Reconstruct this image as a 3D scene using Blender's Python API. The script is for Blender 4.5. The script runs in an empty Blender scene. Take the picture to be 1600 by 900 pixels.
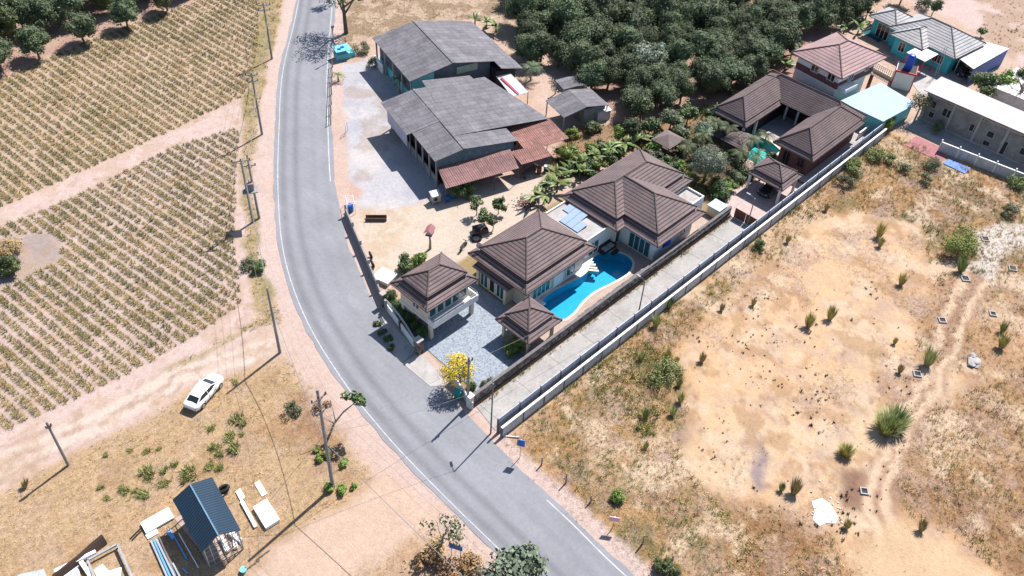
import bpy, math, random
import numpy as np
from math import radians as R_, sin, cos, pi
random.seed(7); rng = np.random.default_rng(7)
scene = bpy.context.scene
COL = scene.collection
# ------------------------------------------------------------------ camera
CAMH = 70.416
FPX = 1378.3                       # focal length for a 1600 px wide frame
def rodr(v):
    t = np.linalg.norm(v); k = v/t
    K = np.array([[0, -k[2], k[1]], [k[2], 0, -k[0]], [-k[1], k[0], 0]])
    return np.eye(3)+sin(t)*K+(1-cos(t))*K@K
RW = rodr(np.array([2.20304589, -0.891895808, 0.441356671]))   # rows: camera right, down, forward
cam_d = bpy.data.cameras.new('camera'); cam = bpy.data.objects.new('camera', cam_d); COL.objects.link(cam)
cam_d.sensor_width = 36; cam_d.lens = FPX/1600*36; cam_d.clip_start = 1; cam_d.clip_end = 5000
from mathutils import Matrix, Vector
r, d_, f_ = RW
cam.matrix_world = Matrix(((r[0], -d_[0], -f_[0], 0), (r[1], -d_[1], -f_[1], 0), (r[2], -d_[2], -f_[2], CAMH), (0, 0, 0, 1)))
scene.camera = cam
# ------------------------------------------------------------------ light
SUN_AZ = 8.5; SUN_EL = 53.0
world = bpy.data.worlds.new('World'); scene.world = world; world.use_nodes = True
wn = world.node_tree; bg = wn.nodes['Background']
sky = wn.nodes.new('ShaderNodeTexSky'); sky.sky_type = 'NISHITA'; sky.sun_disc = False
sky.sun_elevation = R_(SUN_EL); sky.sun_rotation = R_(90-SUN_AZ); sky.air_density = 1.0; sky.dust_density = 0.6
wn.links.new(sky.outputs[0], bg.inputs[0]); bg.inputs[1].default_value = 0.082
sd = bpy.data.lights.new('sun', 'SUN'); sd.energy = 4.5; sd.angle = R_(0.5); sd.color = (1.0, 0.955, 0.90)
sun = bpy.data.objects.new('sun', sd); COL.objects.link(sun)
sv = Vector((cos(R_(SUN_EL))*cos(R_(SUN_AZ)), cos(R_(SUN_EL))*sin(R_(SUN_AZ)), sin(R_(SUN_EL))))
sun.rotation_euler = (-sv).to_track_quat('-Z', 'Y').to_euler(); sun.location = (60, 60, 120)
scene.view_settings.view_transform = 'Standard'; scene.view_settings.look = 'None'
scene.view_settings.gamma = 1; scene.view_settings.exposure = 1.01
scene.view_settings.use_curve_mapping = False
scene.render.engine = 'CYCLES'
try:
    scene.cycles.max_bounces = 5; scene.cycles.diffuse_bounces = 2; scene.cycles.glossy_bounces = 2
    scene.cycles.transparent_max_bounces = 4
except Exception: pass

# ------------------------------------------------------------------ survey helpers
def ray(px, py):
    return RW.T@np.array([(px-800)/FPX, (py-450)/FPX, 1.0])
def G(px, py, h=0.0):              # where the sight line of a photo pixel meets height h
    d = ray(px, py); t = (h-CAMH)/d[2]
    return (float(d[0]*t), float(d[1]*t))
def GP(poly, h=0.0): return [G(x, y, h) for x, y in poly]
# ------------------------------------------------------------------ mesh builder
class MB:
    def __init__(s): s.v = []; s.f = []
    def add(s, vs, fs):
        n = len(s.v); s.v += [tuple(map(float, p)) for p in vs]; s.f += [tuple(i+n for i in f) for f in fs]; return s
    def box(s, x0, y0, z0, x1, y1, z1):
        if x0 > x1: x0, x1 = x1, x0
        if y0 > y1: y0, y1 = y1, y0
        return s.add([(x0, y0, z0), (x1, y0, z0), (x1, y1, z0), (x0, y1, z0), (x0, y0, z1), (x1, y0, z1), (x1, y1, z1), (x0, y1, z1)],
                     [(0, 3, 2, 1), (4, 5, 6, 7), (0, 1, 5, 4), (1, 2, 6, 5), (2, 3, 7, 6), (3, 0, 4, 7)])
    def prism(s, poly, z0, z1):
        n = len(poly); a = sum(poly[i][0]*poly[(i+1) % n][1]-poly[(i+1) % n][0]*poly[i][1] for i in range(n))
        if a < 0: poly = poly[::-1]
        vs = [(x, y, z0) for x, y in poly]+[(x, y, z1) for x, y in poly]
        return s.add(vs, [tuple(range(n-1, -1, -1)), tuple(range(n, 2*n))]+[(i, (i+1) % n, n+(i+1) % n, n+i) for i in range(n)])
    def bar(s, a, b, w, h=None):       # rectangular bar between two points
        h = h or w; a = Vector(a); b = Vector(b); d = (b-a).normalized()
        u = Vector((0, 0, 1)) if abs(d.z) < .95 else Vector((1, 0, 0))
        e = d.cross(u).normalized()*w/2; g = e.cross(d).normalized()*h/2
        vs = [p+q for p in (a, b) for q in (-e-g, e-g, e+g, -e+g)]
        return s.add(vs, [(3, 2, 1, 0), (4, 5, 6, 7), (0, 1, 5, 4), (1, 2, 6, 5), (2, 3, 7, 6), (3, 0, 4, 7)])
    def tube(s, pts, rad, n=8, cap=True):
        pts = [Vector(p) for p in pts]
        if not hasattr(rad, '__len__'): rad = [rad]*len(pts)
        rings = []; base = len(s.v); vs = []
        for i, p in enumerate(pts):
            d = (pts[min(i+1, len(pts)-1)]-pts[max(i-1, 0)]).normalized()
            u = Vector((1, 0, 0)) if abs(d.x) < .8 else Vector((0, 1, 0))
            e = d.cross(u).normalized(); g = d.cross(e).normalized()
            for k in range(n):
                t = 2*pi*k/n; vs.append(p+e*cos(t)*rad[i]+g*sin(t)*rad[i])
        fs = []
        for i in range(len(pts)-1):
            for k in range(n):
                a = i*n+k; b = i*n+(k+1) % n; fs.append((a, a+n, b+n, b))
        if cap: fs += [tuple(range(n)), tuple(range(len(pts)*n-1, (len(pts)-1)*n-1, -1))]
        return s.add(vs, fs)
    def cyl(s, x, y, z0, z1, r0, r1=None, n=16): return s.tube([(x, y, z0), (x, y, z1)], [r0, r1 if r1 is not None else r0], n)
    def quad(s, a, b, c, d, th=0.0):
        if not th: return s.add([a, b, c, d], [(0, 1, 2, 3)])
        a, b, c, d = map(Vector, (a, b, c, d)); nn = (b-a).cross(d-a).normalized()*th
        return s.add([a, b, c, d, a-nn, b-nn, c-nn, d-nn], [(0, 1, 2, 3), (7, 6, 5, 4), (0, 4, 5, 1), (1, 5, 6, 2), (2, 6, 7, 3), (3, 7, 4, 0)])
    def blob(s, c, rad, seg=10, rings=7, jit=0.0, rg=None):
        vs = [(c[0], c[1], c[2]+rad[2])]
        rr = rg or random
        for i in range(1, rings):
            t = pi*i/rings
            for k in range(seg):
                p = 2*pi*k/seg; j = 1+rr.uniform(-jit, jit)
                vs.append((c[0]+rad[0]*sin(t)*cos(p)*j, c[1]+rad[1]*sin(t)*sin(p)*j, c[2]+rad[2]*cos(t)*j))
        vs.append((c[0], c[1], c[2]-rad[2])); fs = []
        for k in range(seg): fs.append((0, 1+k, 1+(k+1) % seg))
        for i in range(rings-2):
            for k in range(seg):
                a = 1+i*seg+k; b = 1+i*seg+(k+1) % seg; fs.append((a, a+seg, b+seg, b))
        e = len(vs)-1; o = 1+(rings-2)*seg
        for k in range(seg): fs.append((e, o+(k+1) % seg, o+k))
        return s.add(vs, fs)
    def mesh(s, name, m=None, smooth=False):
        me = bpy.data.meshes.new(name); me.from_pydata(s.v, [], s.f); me.update()
        if m: me.materials.append(m)
        if smooth: me.polygons.foreach_set('use_smooth', [True]*len(me.polygons))
        return me
def thing(name, label, cat, loc=(0, 0, 0), rz=0.0, group=None):
    o = bpy.data.objects.new(name, None); COL.objects.link(o); o.empty_display_size = .3
    o.location = (loc[0], loc[1], loc[2] if len(loc) > 2 else 0); o.rotation_euler = (0, 0, rz)
    o['label'] = label; o['category'] = cat
    if group: o['group'] = group
    return o
def part(name, mb, m, parent, label=None, smooth=False):
    me = mb.mesh(name, m, smooth) if isinstance(mb, MB) else mb
    o = bpy.data.objects.new(name, me); COL.objects.link(o); o.parent = parent
    if label: o['label'] = label
    return o
def solo(name, mb, m, label, cat, loc=(0, 0, 0), rz=0.0, group=None, kind=None, smooth=False):
    me = mb.mesh(name, m, smooth) if isinstance(mb, MB) else mb
    o = bpy.data.objects.new(name, me); COL.objects.link(o)
    o.location = (loc[0], loc[1], loc[2] if len(loc) > 2 else 0); o.rotation_euler = (0, 0, rz)
    if label: o['label'] = label
    if cat: o['category'] = cat
    if group: o['group'] = group
    if kind: o['kind'] = kind
    return o
def struct(name, mb, m, loc=(0, 0, 0)):
    return solo(name, mb, m, None, None, loc, kind='structure')
def dup(root, loc, rz=0.0, sc=None, label=None, group=None, cat=None):
    c = root.copy(); COL.objects.link(c); c.location = (loc[0], loc[1], loc[2] if len(loc) > 2 else 0); c.rotation_euler = (0, 0, rz)
    if sc: c.scale = sc if hasattr(sc, '__len__') else (sc, sc, sc)
    if label: c['label'] = label
    if group: c['group'] = group
    if cat: c['category'] = cat
    for ch in list(root.children):
        k = ch.copy(); COL.objects.link(k); k.parent = c
        for g2 in list(ch.children):
            q = g2.copy(); COL.objects.link(q); q.parent = k
    return c

# ------------------------------------------------------------------ materials
class NT:
    def __init__(s, name):
        s.m = bpy.data.materials.new(name); s.m.use_nodes = True; s.t = s.m.node_tree
        s.b = s.t.nodes['Principled BSDF']
    def n(s, typ, **kw):
        x = s.t.nodes.new(typ)
        for k, v in kw.items():
            if k.startswith('i_'): x.inputs[k[2:].replace('_', ' ')].default_value = v
            else: setattr(x, k, v)
        return x
    def l(s, a, b): s.t.links.new(a, b)
    def coord(s, kind='Object'): return s.n('ShaderNodeTexCoord').outputs[kind]
    def noise(s, vec, scale, detail=4, rough=.6):
        x = s.n('ShaderNodeTexNoise'); x.inputs['Scale'].default_value = scale; x.inputs['Detail'].default_value = detail
        x.inputs['Roughness'].default_value = rough; s.l(vec, x.inputs['Vector']); return x.outputs[0]
    def ramp(s, fac, stops):
        x = s.n('ShaderNodeValToRGB'); e = x.color_ramp.elements
        while len(e) < len(stops): e.new(.5)
        for i, (p, c) in enumerate(stops):
            e[i].position = p; e[i].color = (*c, 1) if hasattr(c, '__len__') else (c, c, c, 1)
        s.l(fac, x.inputs[0]); return x.outputs[0]
    def mix(s, fac, a, b, mode='MIX'):
        x = s.n('ShaderNodeMix', data_type='RGBA', blend_type=mode)
        for v, i in ((fac, 0), (a, 6), (b, 7)):
            if isinstance(v, (int, float)): x.inputs[i].default_value = v if i == 0 else (v, v, v, 1)
            elif isinstance(v, tuple): x.inputs[i].default_value = (*v, 1)[:4]
            else: s.l(v, x.inputs[i])
        return x.outputs[2]
    def math(s, op, a, b=None):
        x = s.n('ShaderNodeMath', operation=op)
        for v, i in ((a, 0), (b, 1)):
            if v is None: continue
            if isinstance(v, (int, float)): x.inputs[i].default_value = v
            else: s.l(v, x.inputs[i])
        return x.outputs[0]
    def bump(s, h, st=.4, dist=.05):
        x = s.n('ShaderNodeBump'); x.inputs['Strength'].default_value = st; x.inputs['Distance'].default_value = dist
        s.l(h, x.inputs['Height']); s.l(x.outputs[0], s.b.inputs['Normal'])
    def out(s, col, rough=.8, metal=0, spec=.3):
        if isinstance(col, tuple): s.b.inputs['Base Color'].default_value = (*col, 1)[:4]
        else: s.l(col, s.b.inputs['Base Color'])
        s.b.inputs['Roughness'].default_value = rough; s.b.inputs['Metallic'].default_value = metal
        s.b.inputs['Specular IOR Level'].default_value = spec
        return s.m
def simple(name, col, rough=.7, metal=0, var=.18, scale=1.2, fine=12, spec=.3, dirt=None):
    t = NT(name); c = t.coord()
    a = t.noise(c, scale, 5, .65); b = t.noise(c, fine, 3, .6)
    x = t.mix(1.0, t.ramp(a, [(.3, 1-var), (.7, 1+var*.5)]), t.ramp(b, [(.25, 1-var*.6), (.75, 1+var*.3)]), 'MULTIPLY')
    cc = t.mix(1.0, col, x, 'MULTIPLY')
    if dirt: cc = t.mix(t.math('MULTIPLY', t.ramp(t.noise(c, scale*2.3, 6, .7), [(.5, 0.0), (.68, 1.0)]), .7), cc, dirt)
    return t.out(cc, rough, metal, spec)
def tile_mat(name, col, period=.185, line=.45, var=.2, dirt=(.2, .17, .15)):
    t = NT(name); c = t.coord(); sp = t.n('ShaderNodeSeparateXYZ'); t.l(c, sp.inputs[0])
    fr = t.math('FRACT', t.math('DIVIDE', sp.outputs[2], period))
    ln = t.ramp(fr, [(0.0, line), (.26, line), (.38, 1.02), (1.0, 1.10)])  # dark course line: tile edge and its step shadow, put into the colour
    a = t.noise(c, .5, 5, .7); b = t.noise(c, 3.5, 3, .7); fi = t.noise(c, 16, 2, .5)
    x = t.mix(1.0, t.ramp(a, [(.3, 1-var), (.7, 1+var)]), t.ramp(b, [(.3, 1-var*.6), (.7, 1+var*.5)]), 'MULTIPLY')
    x = t.mix(1.0, x, t.ramp(fi, [(.3, .86), (.7, 1.12)]), 'MULTIPLY')
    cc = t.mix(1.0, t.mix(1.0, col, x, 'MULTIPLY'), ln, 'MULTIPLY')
    cc = t.mix(t.math('MULTIPLY', t.ramp(t.noise(c, 1.1, 6, .75), [(.52, 0.0), (.75, 1.0)]), .35), cc, dirt)
    t.bump(fr, .8, .05)
    return t.out(t.mix(1.0, cc, t.ramp(t.noise(c, .22, 3, .5), [(.3, (.88, .9, .93)), (.7, (1.1, 1.06, 1.03))]), 'MULTIPLY'), .75, 0, .25)
def stripe_mat(name, col, axis=0, period=.25, depth=.25, var=.15, rust=None, rough=.6, metal=0.0, courses=None, rustlim=(.5, .62)):
    t = NT(name); c = t.coord(); sp = t.n('ShaderNodeSeparateXYZ'); t.l(c, sp.inputs[0])
    w = t.math('SINE', t.math('MULTIPLY', sp.outputs[axis], 2*pi/period))
    a = t.noise(c, .45, 5, .7); b = t.noise(c, 4, 4, .7)
    x = t.mix(1.0, t.ramp(a, [(.3, 1-var), (.7, 1+var)]), t.ramp(b, [(.3, 1-var), (.7, 1+var*.6)]), 'MULTIPLY')
    cc = t.mix(1.0, col, x, 'MULTIPLY')
    cc = t.mix(1.0, cc, t.ramp(t.math('ADD', t.math('MULTIPLY', w, .5), .5), [(0.0, 1-depth), (.6, 1.0)]), 'MULTIPLY')
    if courses:
        ax2, per2 = courses
        fr = t.math('FRACT', t.math('DIVIDE', sp.outputs[ax2], per2))
        cc = t.mix(1.0, cc, t.ramp(fr, [(0.0, .72), (.05, .8), (.09, 1.0), (1.0, 1.03)]), 'MULTIPLY')
        mp = t.n('ShaderNodeMapping'); t.l(c, mp.inputs[0]); nz2 = t.n('ShaderNodeVectorMath', operation='ADD'); t.l(mp.outputs[0], nz2.inputs[0]); nz3 = t.n('ShaderNodeTexNoise'); nz3.inputs['Scale'].default_value = .8; t.l(c, nz3.inputs['Vector']); sc3 = t.n('ShaderNodeVectorMath', operation='SCALE'); sc3.inputs['Scale'].default_value = .12; t.l(nz3.outputs['Color'], sc3.inputs[0]); t.l(sc3.outputs[0], nz2.inputs[1])
        bk = t.n('ShaderNodeTexBrick'); bk.offset = .0; bk.inputs['Scale'].default_value = 1.0; bk.inputs['Brick Width'].default_value = 1.25; bk.inputs['Row Height'].default_value = .95; bk.inputs['Mortar Size'].default_value = .028; bk.inputs['Color1'].default_value = (.86, .86, .87, 1); bk.inputs['Color2'].default_value = (1.12, 1.10, 1.10, 1); bk.inputs['Mortar'].default_value = (.55, .54, .56, 1)
        t.l(nz2.outputs[0], bk.inputs['Vector']); cc = t.mix(1.0, cc, bk.outputs['Color'], 'MULTIPLY')
        cell = t.n('ShaderNodeTexVoronoi'); cell.inputs['Scale'].default_value = .7; t.l(c, cell.inputs['Vector'])
        bw = t.n('ShaderNodeRGBToBW'); t.l(cell.outputs['Color'], bw.inputs[0])
        cc = t.mix(1.0, cc, t.ramp(bw.outputs[0], [(.2, .93), (.8, 1.05)]), 'MULTIPLY')
    if rust:
        m = t.n('ShaderNodeMapping'); m.inputs['Scale'].default_value = (2.6, .7, 1) if axis == 0 else (.7, 2.6, 1); t.l(c, m.inputs[0])
        cc = t.mix(t.ramp(t.noise(m.outputs[0], .9, 6, .75), [(rustlim[0], 0.0), (rustlim[1], 1.0)]), cc, rust)
    t.bump(w, .5, .04)
    return t.out(cc, rough, metal)
def leaf_mat(name, c1, c2, rough=.55, accent=None, alim=.6, trans=.0):
    t = NT(name); c = t.coord(); oi = t.n('ShaderNodeObjectInfo')
    a = t.noise(c, .9, 3, .6); b = t.noise(c, 5.0, 2, .6)
    f = t.math('ADD', t.math('MULTIPLY', a, .9), t.math('MULTIPLY', b, .35))
    cc = t.mix(t.ramp(f, [(.42, 0.0), (.85, 1.0)]), c1, c2)
    if accent: cc = t.mix(t.ramp(t.noise(c, 1.6, 2, .5), [(alim, 0.0), (alim+.06, 1.0)]), cc, accent)
    hv = t.n('ShaderNodeHueSaturation'); t.l(cc, hv.inputs['Color'])
    t.l(t.math('ADD', t.math('MULTIPLY', oi.outputs['Random'], .5), .75), hv.inputs['Value'])
    t.l(t.math('ADD', t.math('MULTIPLY', oi.outputs['Random'], .04), .48), hv.inputs['Hue'])
    m = t.out(hv.outputs[0], rough, 0, .3)
    return m
def streak(name, col, rough=.8):
    t = NT(name); c = t.coord(); m = t.n('ShaderNodeMapping'); m.inputs['Scale'].default_value = (2.2, 2.2, .25); t.l(c, m.inputs[0])
    x = t.mix(1.0, t.ramp(t.noise(m.outputs[0], 1.6, 6, .8), [(.32, .62), (.5, .98), (.7, 1.08)]), t.ramp(t.noise(c, .5, 4, .7), [(.3, .84), (.7, 1.08)]), 'MULTIPLY')
    sp = t.n('ShaderNodeSeparateXYZ'); t.l(c, sp.inputs[0]); fr = t.math('FRACT', t.math('DIVIDE', sp.outputs[2], .5))
    x = t.mix(1.0, x, t.ramp(fr, [(0, .8), (.06, 1.0)]), 'MULTIPLY')
    return t.out(t.mix(1.0, col, x, 'MULTIPLY'), rough)
def attr_mat(name, rough=.9, bumpst=0.0, ground=False):
    t = NT(name); a = t.n('ShaderNodeAttribute', attribute_name='Col'); c = t.coord()
    cc = a.outputs['Color']
    if ground:
        ra = t.n('ShaderNodeAttribute', attribute_name='Weed')
        wn_ = t.mix(1.0, t.ramp(t.noise(c, 1.7, 8, .82), [(.36, .48), (.5, .96), (.64, 1.25)]), t.ramp(t.noise(c, 6.5, 4, .8), [(.36, .58), (.5, 1.0), (.62, 1.2)]), 'MULTIPLY')
        cc = t.mix(1.0, cc, t.mix(ra.outputs['Fac'], 1.0, wn_), 'MULTIPLY')
        x = t.mix(1.0, t.ramp(t.noise(c, .35, 6, .7), [(.3, .92), (.7, 1.08)]), t.ramp(t.noise(c, 2.2, 6, .75), [(.3, .88), (.7, 1.10)]), 'MULTIPLY')
        x = t.mix(1.0, x, t.ramp(t.noise(c, 7, 5, .8), [(.32, .80), (.45, 1.0), (.7, 1.06)]), 'MULTIPLY')
        cc = t.mix(1.0, cc, x, 'MULTIPLY')
        t.bump(t.math('ADD', t.noise(c, 1.5, 6, .75), t.math('MULTIPLY', t.noise(c, 6, 4, .7), .25)), .55, .16)
    return t.out(cc, rough, 0, .15)

M = {}
M['ground'] = attr_mat('earth', .95, .5, True)
M['veg'] = attr_mat('dry_plants', .9)
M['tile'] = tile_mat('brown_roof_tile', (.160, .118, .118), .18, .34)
M['ridge'] = simple('roof_ridge_tile', (.105, .077, .073), .7)
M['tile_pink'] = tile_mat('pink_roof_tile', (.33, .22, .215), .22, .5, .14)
M['ridge_pink'] = simple('pink_ridge', (.12, .07, .065), .7)
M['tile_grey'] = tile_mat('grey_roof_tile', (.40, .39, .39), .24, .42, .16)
M['ridge_grey'] = simple('grey_ridge', (.14, .135, .135), .7)
M['fascia'] = simple('shade_dark_fascia', (.045, .038, .042), .6)  # dark colour holds the shade under the raised roof tier
M['white'] = simple('white_paint', (.72, .71, .69), .6, var=.1)
M['cream'] = simple('cream_render', (.62, .55, .44), .75, var=.14, dirt=(.4, .35, .28))
M['white_dirty'] = simple('weathered_white', (.62, .62, .60), .7, var=.2, dirt=(.35, .33, .3))
M['soffit'] = simple('soffit_white', (.6, .58, .55), .8, var=.08)
M['asbestos'] = stripe_mat('weathered_fibre_cement', (.165, .158, .175), 1, .18, .3, .26, None, .8, 0, (1, .95))
M['rust'] = stripe_mat('rusty_sheet_iron', (.19, .098, .092), 0, .3, .2, .25, (.33, .24, .22), .7, 0, (0, 1.6), (.6, .7))
M['rust2'] = stripe_mat('rusty_brown_iron', (.22, .10, .08), 0, .3, .2, .3, (.36, .2, .15), .7, 0, (1, 1.9), (.58, .7))
M['navy'] = stripe_mat('navy_metal_roof', (.012, .036, .068), 1, .26, .5, .08, None, .5, .1)
M['zinc'] = stripe_mat('zinc_sheet', (.5, .51, .53), 0, .25, .12, .1, None, .4, .3)
M['whiteroof'] = stripe_mat('white_metal_roof', (.5, .47, .47), 1, .4, .08, .07, None, .5, .1)
M['blueroof'] = stripe_mat('pale_blue_roof', (.27, .38, .50), 0, .8, .06, .1, None, .6)
M['concrete'] = simple('concrete', (.36, .34, .33), .9, var=.2, scale=.4, dirt=(.22, .2, .19))
M['pole'] = simple('grey_concrete_pole', (.24, .235, .24), .85, var=.2)
M['lamp_steel'] = simple('lamp_steel', (.16, .17, .2), .5, .4)
M['steel'] = simple('galvanised_steel', (.42, .44, .47), .45, .5)
M['black'] = simple('black_rubber', (.018, .018, .02), .6)
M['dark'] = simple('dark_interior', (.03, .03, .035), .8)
M['glass'] = simple('teal_glass', (.02, .10, .13), .08, 0, .2, spec=.8)
M['glass_dark'] = simple('dark_glass', (.015, .02, .025), .08, 0, .1, spec=.8)
M['teal'] = simple('teal_wall', (.06, .45, .50), .7, var=.1)
M['aqua'] = simple('aqua_paint', (.18, .55, .58), .6, var=.12)
M['shaded_wall'] = simple('shade_dark_wall', (.09, .12, .15), .7, var=.3, scale=2)  # shed wall colour with the shade on it painted in
M['brownwall'] = simple('brown_boards', (.16, .075, .05), .7)
M['brick'] = simple('dark_brick', (.16, .075, .07), .85)
M['blockwork'] = simple('grey_blockwork', (.26, .25, .245), .9, var=.35, scale=.8, dirt=(.14, .13, .13))
M['bluepaint'] = simple('blue_plastic', (.015, .09, .50), .4)
M['blue_drum'] = simple('blue_drum', (.02, .14, .38), .45)
M['redpaint'] = simple('red_paint', (.42, .02, .04), .5)
M['pinkred'] = simple('maroon_floor', (.30, .12, .13), .8)
M['wood'] = simple('weathered_wood', (.12, .08, .06), .85)
M['bark'] = simple('bark', (.14, .105, .08), .95, var=.35, scale=3)
M['palebark'] = simple('pale_bark', (.30, .26, .22), .95, var=.3, scale=3)
M['net'] = simple('brown_shade_net', (.045, .028, .022), .9)
M['panelwhite'] = simple('sandwich_panel', (.8, .8, .8), .45, var=.05)
M['bluefilm'] = simple('blue_film', (.12, .33, .62), .4)
M['linewhite'] = simple('road_paint', (.44, .44, .45), .7, var=.3, scale=1.5, fine=8, dirt=(.25, .25, .26))
M['carwhite'] = simple('car_white', (.78, .78, .8), .25, 0, .03, spec=.6)
M['cardark'] = simple('car_dark', (.02, .022, .03), .2, 0, .05, spec=.7)
M['lampred'] = simple('red_lens', (.35, .02, .03), .3)
M['solar'] = simple('solar_cells', (.36, .45, .57), .12, .3, .06, spec=.8)
M['signblue'] = simple('blue_sign', (.03, .13, .42), .5)
M['signpink'] = simple('pink_sign', (.65, .42, .5), .5)
M['thatch'] = simple('thatch', (.17, .13, .125), .95, var=.3, scale=3)
M['sofa'] = simple('dark_rattan', (.035, .025, .02), .8)
M['cushion'] = simple('grey_cushion', (.30, .31, .33), .9)
M['tank'] = simple('tank_plastic', (.6, .6, .62), .5)
M['rattile'] = simple('pool_deck', (.36, .27, .23), .8, var=.2, scale=2)
M['step'] = simple('pool_step', (.62, .53, .46), .7)
M['wire'] = simple('cable', (.22, .22, .23), .7)
M['whitewall'] = streak('precast_panel', (.46, .47, .49))
M['bluewall'] = streak('coated_panel', (.35, .38, .45), .6)
M['capwhite'] = simple('wall_cap', (.70, .69, .68), .7, var=.08)
M['postdark'] = simple('dark_fence_post', (.12, .12, .16), .8)
# asphalt
def mk_asphalt():
    t = NT('old_asphalt'); c = t.coord()
    x = t.mix(1.0, t.ramp(t.noise(c, .16, 5, .65), [(.3, .88), (.7, 1.08)]), t.ramp(t.noise(c, 2.5, 6, .7), [(.3, .9), (.7, 1.06)]), 'MULTIPLY')
    x = t.mix(1.0, x, t.ramp(t.noise(c, 22, 3, .7), [(.3, .86), (.7, 1.1)]), 'MULTIPLY')
    a = t.n('ShaderNodeAttribute', attribute_name='Lane')      # polished wheel tracks run along the lane
    x = t.mix(1.0, x, t.ramp(a.outputs['Fac'], [(0, .70), (1, 1.05)]), 'MULTIPLY')
    m = t.n('ShaderNodeMapping'); m.inputs['Scale'].default_value = (.9, .12, 1); m.inputs['Rotation'].default_value = (0, 0, R_(-25)); t.l(c, m.inputs[0])
    x = t.mix(1.0, x, t.ramp(t.noise(m.outputs[0], 1.1, 6, .75), [(.3, .90), (.55, 1.0), (.75, 1.06)]), 'MULTIPLY')
    x = t.mix(1.0, x, t.ramp(t.noise(c, 1.3, 8, .8), [(.30, .72), (.36, 1.0)]), 'MULTIPLY')
    t.bump(t.noise(c, 30, 3, .7), .3, .01)
    return t.out(t.mix(1.0, (.205, .206, .226), x, 'MULTIPLY'), .85, 0, .2)
M['asphalt'] = mk_asphalt()
def mk_paving():
    t = NT('crazy_paving'); c = t.coord()
    v = t.n('ShaderNodeTexVoronoi', feature='DISTANCE_TO_EDGE'); v.inputs['Scale'].default_value = 4.6; t.l(c, v.inputs['Vector'])
    w = t.n('ShaderNodeTexVoronoi'); w.inputs['Scale'].default_value = 4.6; t.l(c, w.inputs['Vector'])
    bw = t.n('ShaderNodeRGBToBW'); t.l(w.outputs['Color'], bw.inputs[0])
    st = t.ramp(bw.outputs[0], [(.2, (.12, .15, .19)), (.5, (.17, .205, .25)), (.8, (.23, .265, .31))])
    cc = t.mix(t.ramp(v.outputs['Distance'], [(.04, 0.0), (.09, 1.0)]), (.27, .29, .32), st)
    return t.out(cc, .7, 0, .3)
M['paving'] = mk_paving()
def mk_stone():
    t = NT('rubble_stone'); c = t.coord()
    v = t.n('ShaderNodeTexVoronoi', feature='DISTANCE_TO_EDGE'); v.inputs['Scale'].default_value = 2.6; t.l(c, v.inputs['Vector'])
    w = t.n('ShaderNodeTexVoronoi'); w.inputs['Scale'].default_value = 2.6; t.l(c, w.inputs['Vector'])
    bw = t.n('ShaderNodeRGBToBW'); t.l(w.outputs['Color'], bw.inputs[0])
    st = t.ramp(bw.outputs[0], [(.2, (.075, .065, .06)), (.5, (.17, .145, .13)), (.8, (.28, .24, .21))])
    cc = t.mix(t.ramp(v.outputs['Distance'], [(.03, 0.0), (.09, 1.0)]), (.05, .045, .045), st)
    t.bump(v.outputs['Distance'], .7, .08)
    return t.out(cc, .85)
M['stone'] = mk_stone()
def mk_water(name, tint):
    t = NT(name); c = t.coord(); tr = t.n('ShaderNodeBsdfTransparent'); tr.inputs[0].default_value = (*tint, 1)
    gl = t.n('ShaderNodeBsdfGlossy'); gl.inputs['Roughness'].default_value = .05; fz = t.n('ShaderNodeFresnel'); fz.inputs[0].default_value = 1.33
    bp = t.n('ShaderNodeBump'); bp.inputs['Strength'].default_value = .25; bp.inputs['Distance'].default_value = .05; t.l(t.noise(c, 3, 3, .5), bp.inputs['Height'])
    t.l(bp.outputs[0], gl.inputs['Normal']); t.l(bp.outputs[0], fz.inputs['Normal'])
    mx = t.n('ShaderNodeMixShader'); t.l(fz.outputs[0], mx.inputs[0]); t.l(tr.outputs[0], mx.inputs[1]); t.l(gl.outputs[0], mx.inputs[2])
    o = [n for n in t.t.nodes if n.type == 'OUTPUT_MATERIAL'][0]; t.l(mx.outputs[0], o.inputs[0]); return t.m
M['water'] = mk_water('pool_water', (.55, .86, .95)); M['water2'] = mk_water('green_pool_water', (.6, .9, .88))
def mk_pooltile(name, col):
    t = NT(name); c = t.coord(); v = t.n('ShaderNodeTexVoronoi', feature='DISTANCE_TO_EDGE'); v.inputs['Scale'].default_value = 1.1
    m = t.n('ShaderNodeVectorMath', operation='ADD'); t.l(c, m.inputs[0]); nz = t.n('ShaderNodeTexNoise'); nz.inputs['Scale'].default_value = 1.3; t.l(c, nz.inputs['Vector']); t.l(nz.outputs['Color'], m.inputs[1]); t.l(m.outputs[0], v.inputs['Vector'])
    return t.out(t.mix(1.0, col, t.ramp(v.outputs['Distance'], [(0, 1.08), (.1, 1.0), (.4, .94)]), 'MULTIPLY'), .5)  # bright warped net puts rippling sunlight into the tile colour
M['pooltile'] = mk_pooltile('blue_pool_tile', (.010, .35, .51)); M['pooltile2'] = mk_pooltile('turquoise_pool_tile', (.01, .42, .44))
M['leaf_orchard'] = leaf_mat('orchard_leaves', (.030, .048, .024), (.125, .155, .072), .7)
M['leaf_mid'] = leaf_mat('garden_leaves', (.035, .06, .02), (.12, .15, .05), .5)
M['leaf_olive'] = leaf_mat('olive_leaves', (.05, .065, .035), (.17, .19, .10), .6)
M['leaf_bright'] = leaf_mat('bright_leaves', (.07, .11, .018), (.20, .27, .05), .5)
M['leaf_banana'] = leaf_mat('banana_leaves', (.05, .085, .022), (.18, .225, .065), .45, (.30, .24, .10), .68)
M['leaf_grey'] = leaf_mat('grey_green_leaves', (.07, .095, .065), (.20, .24, .16), .6)
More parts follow.
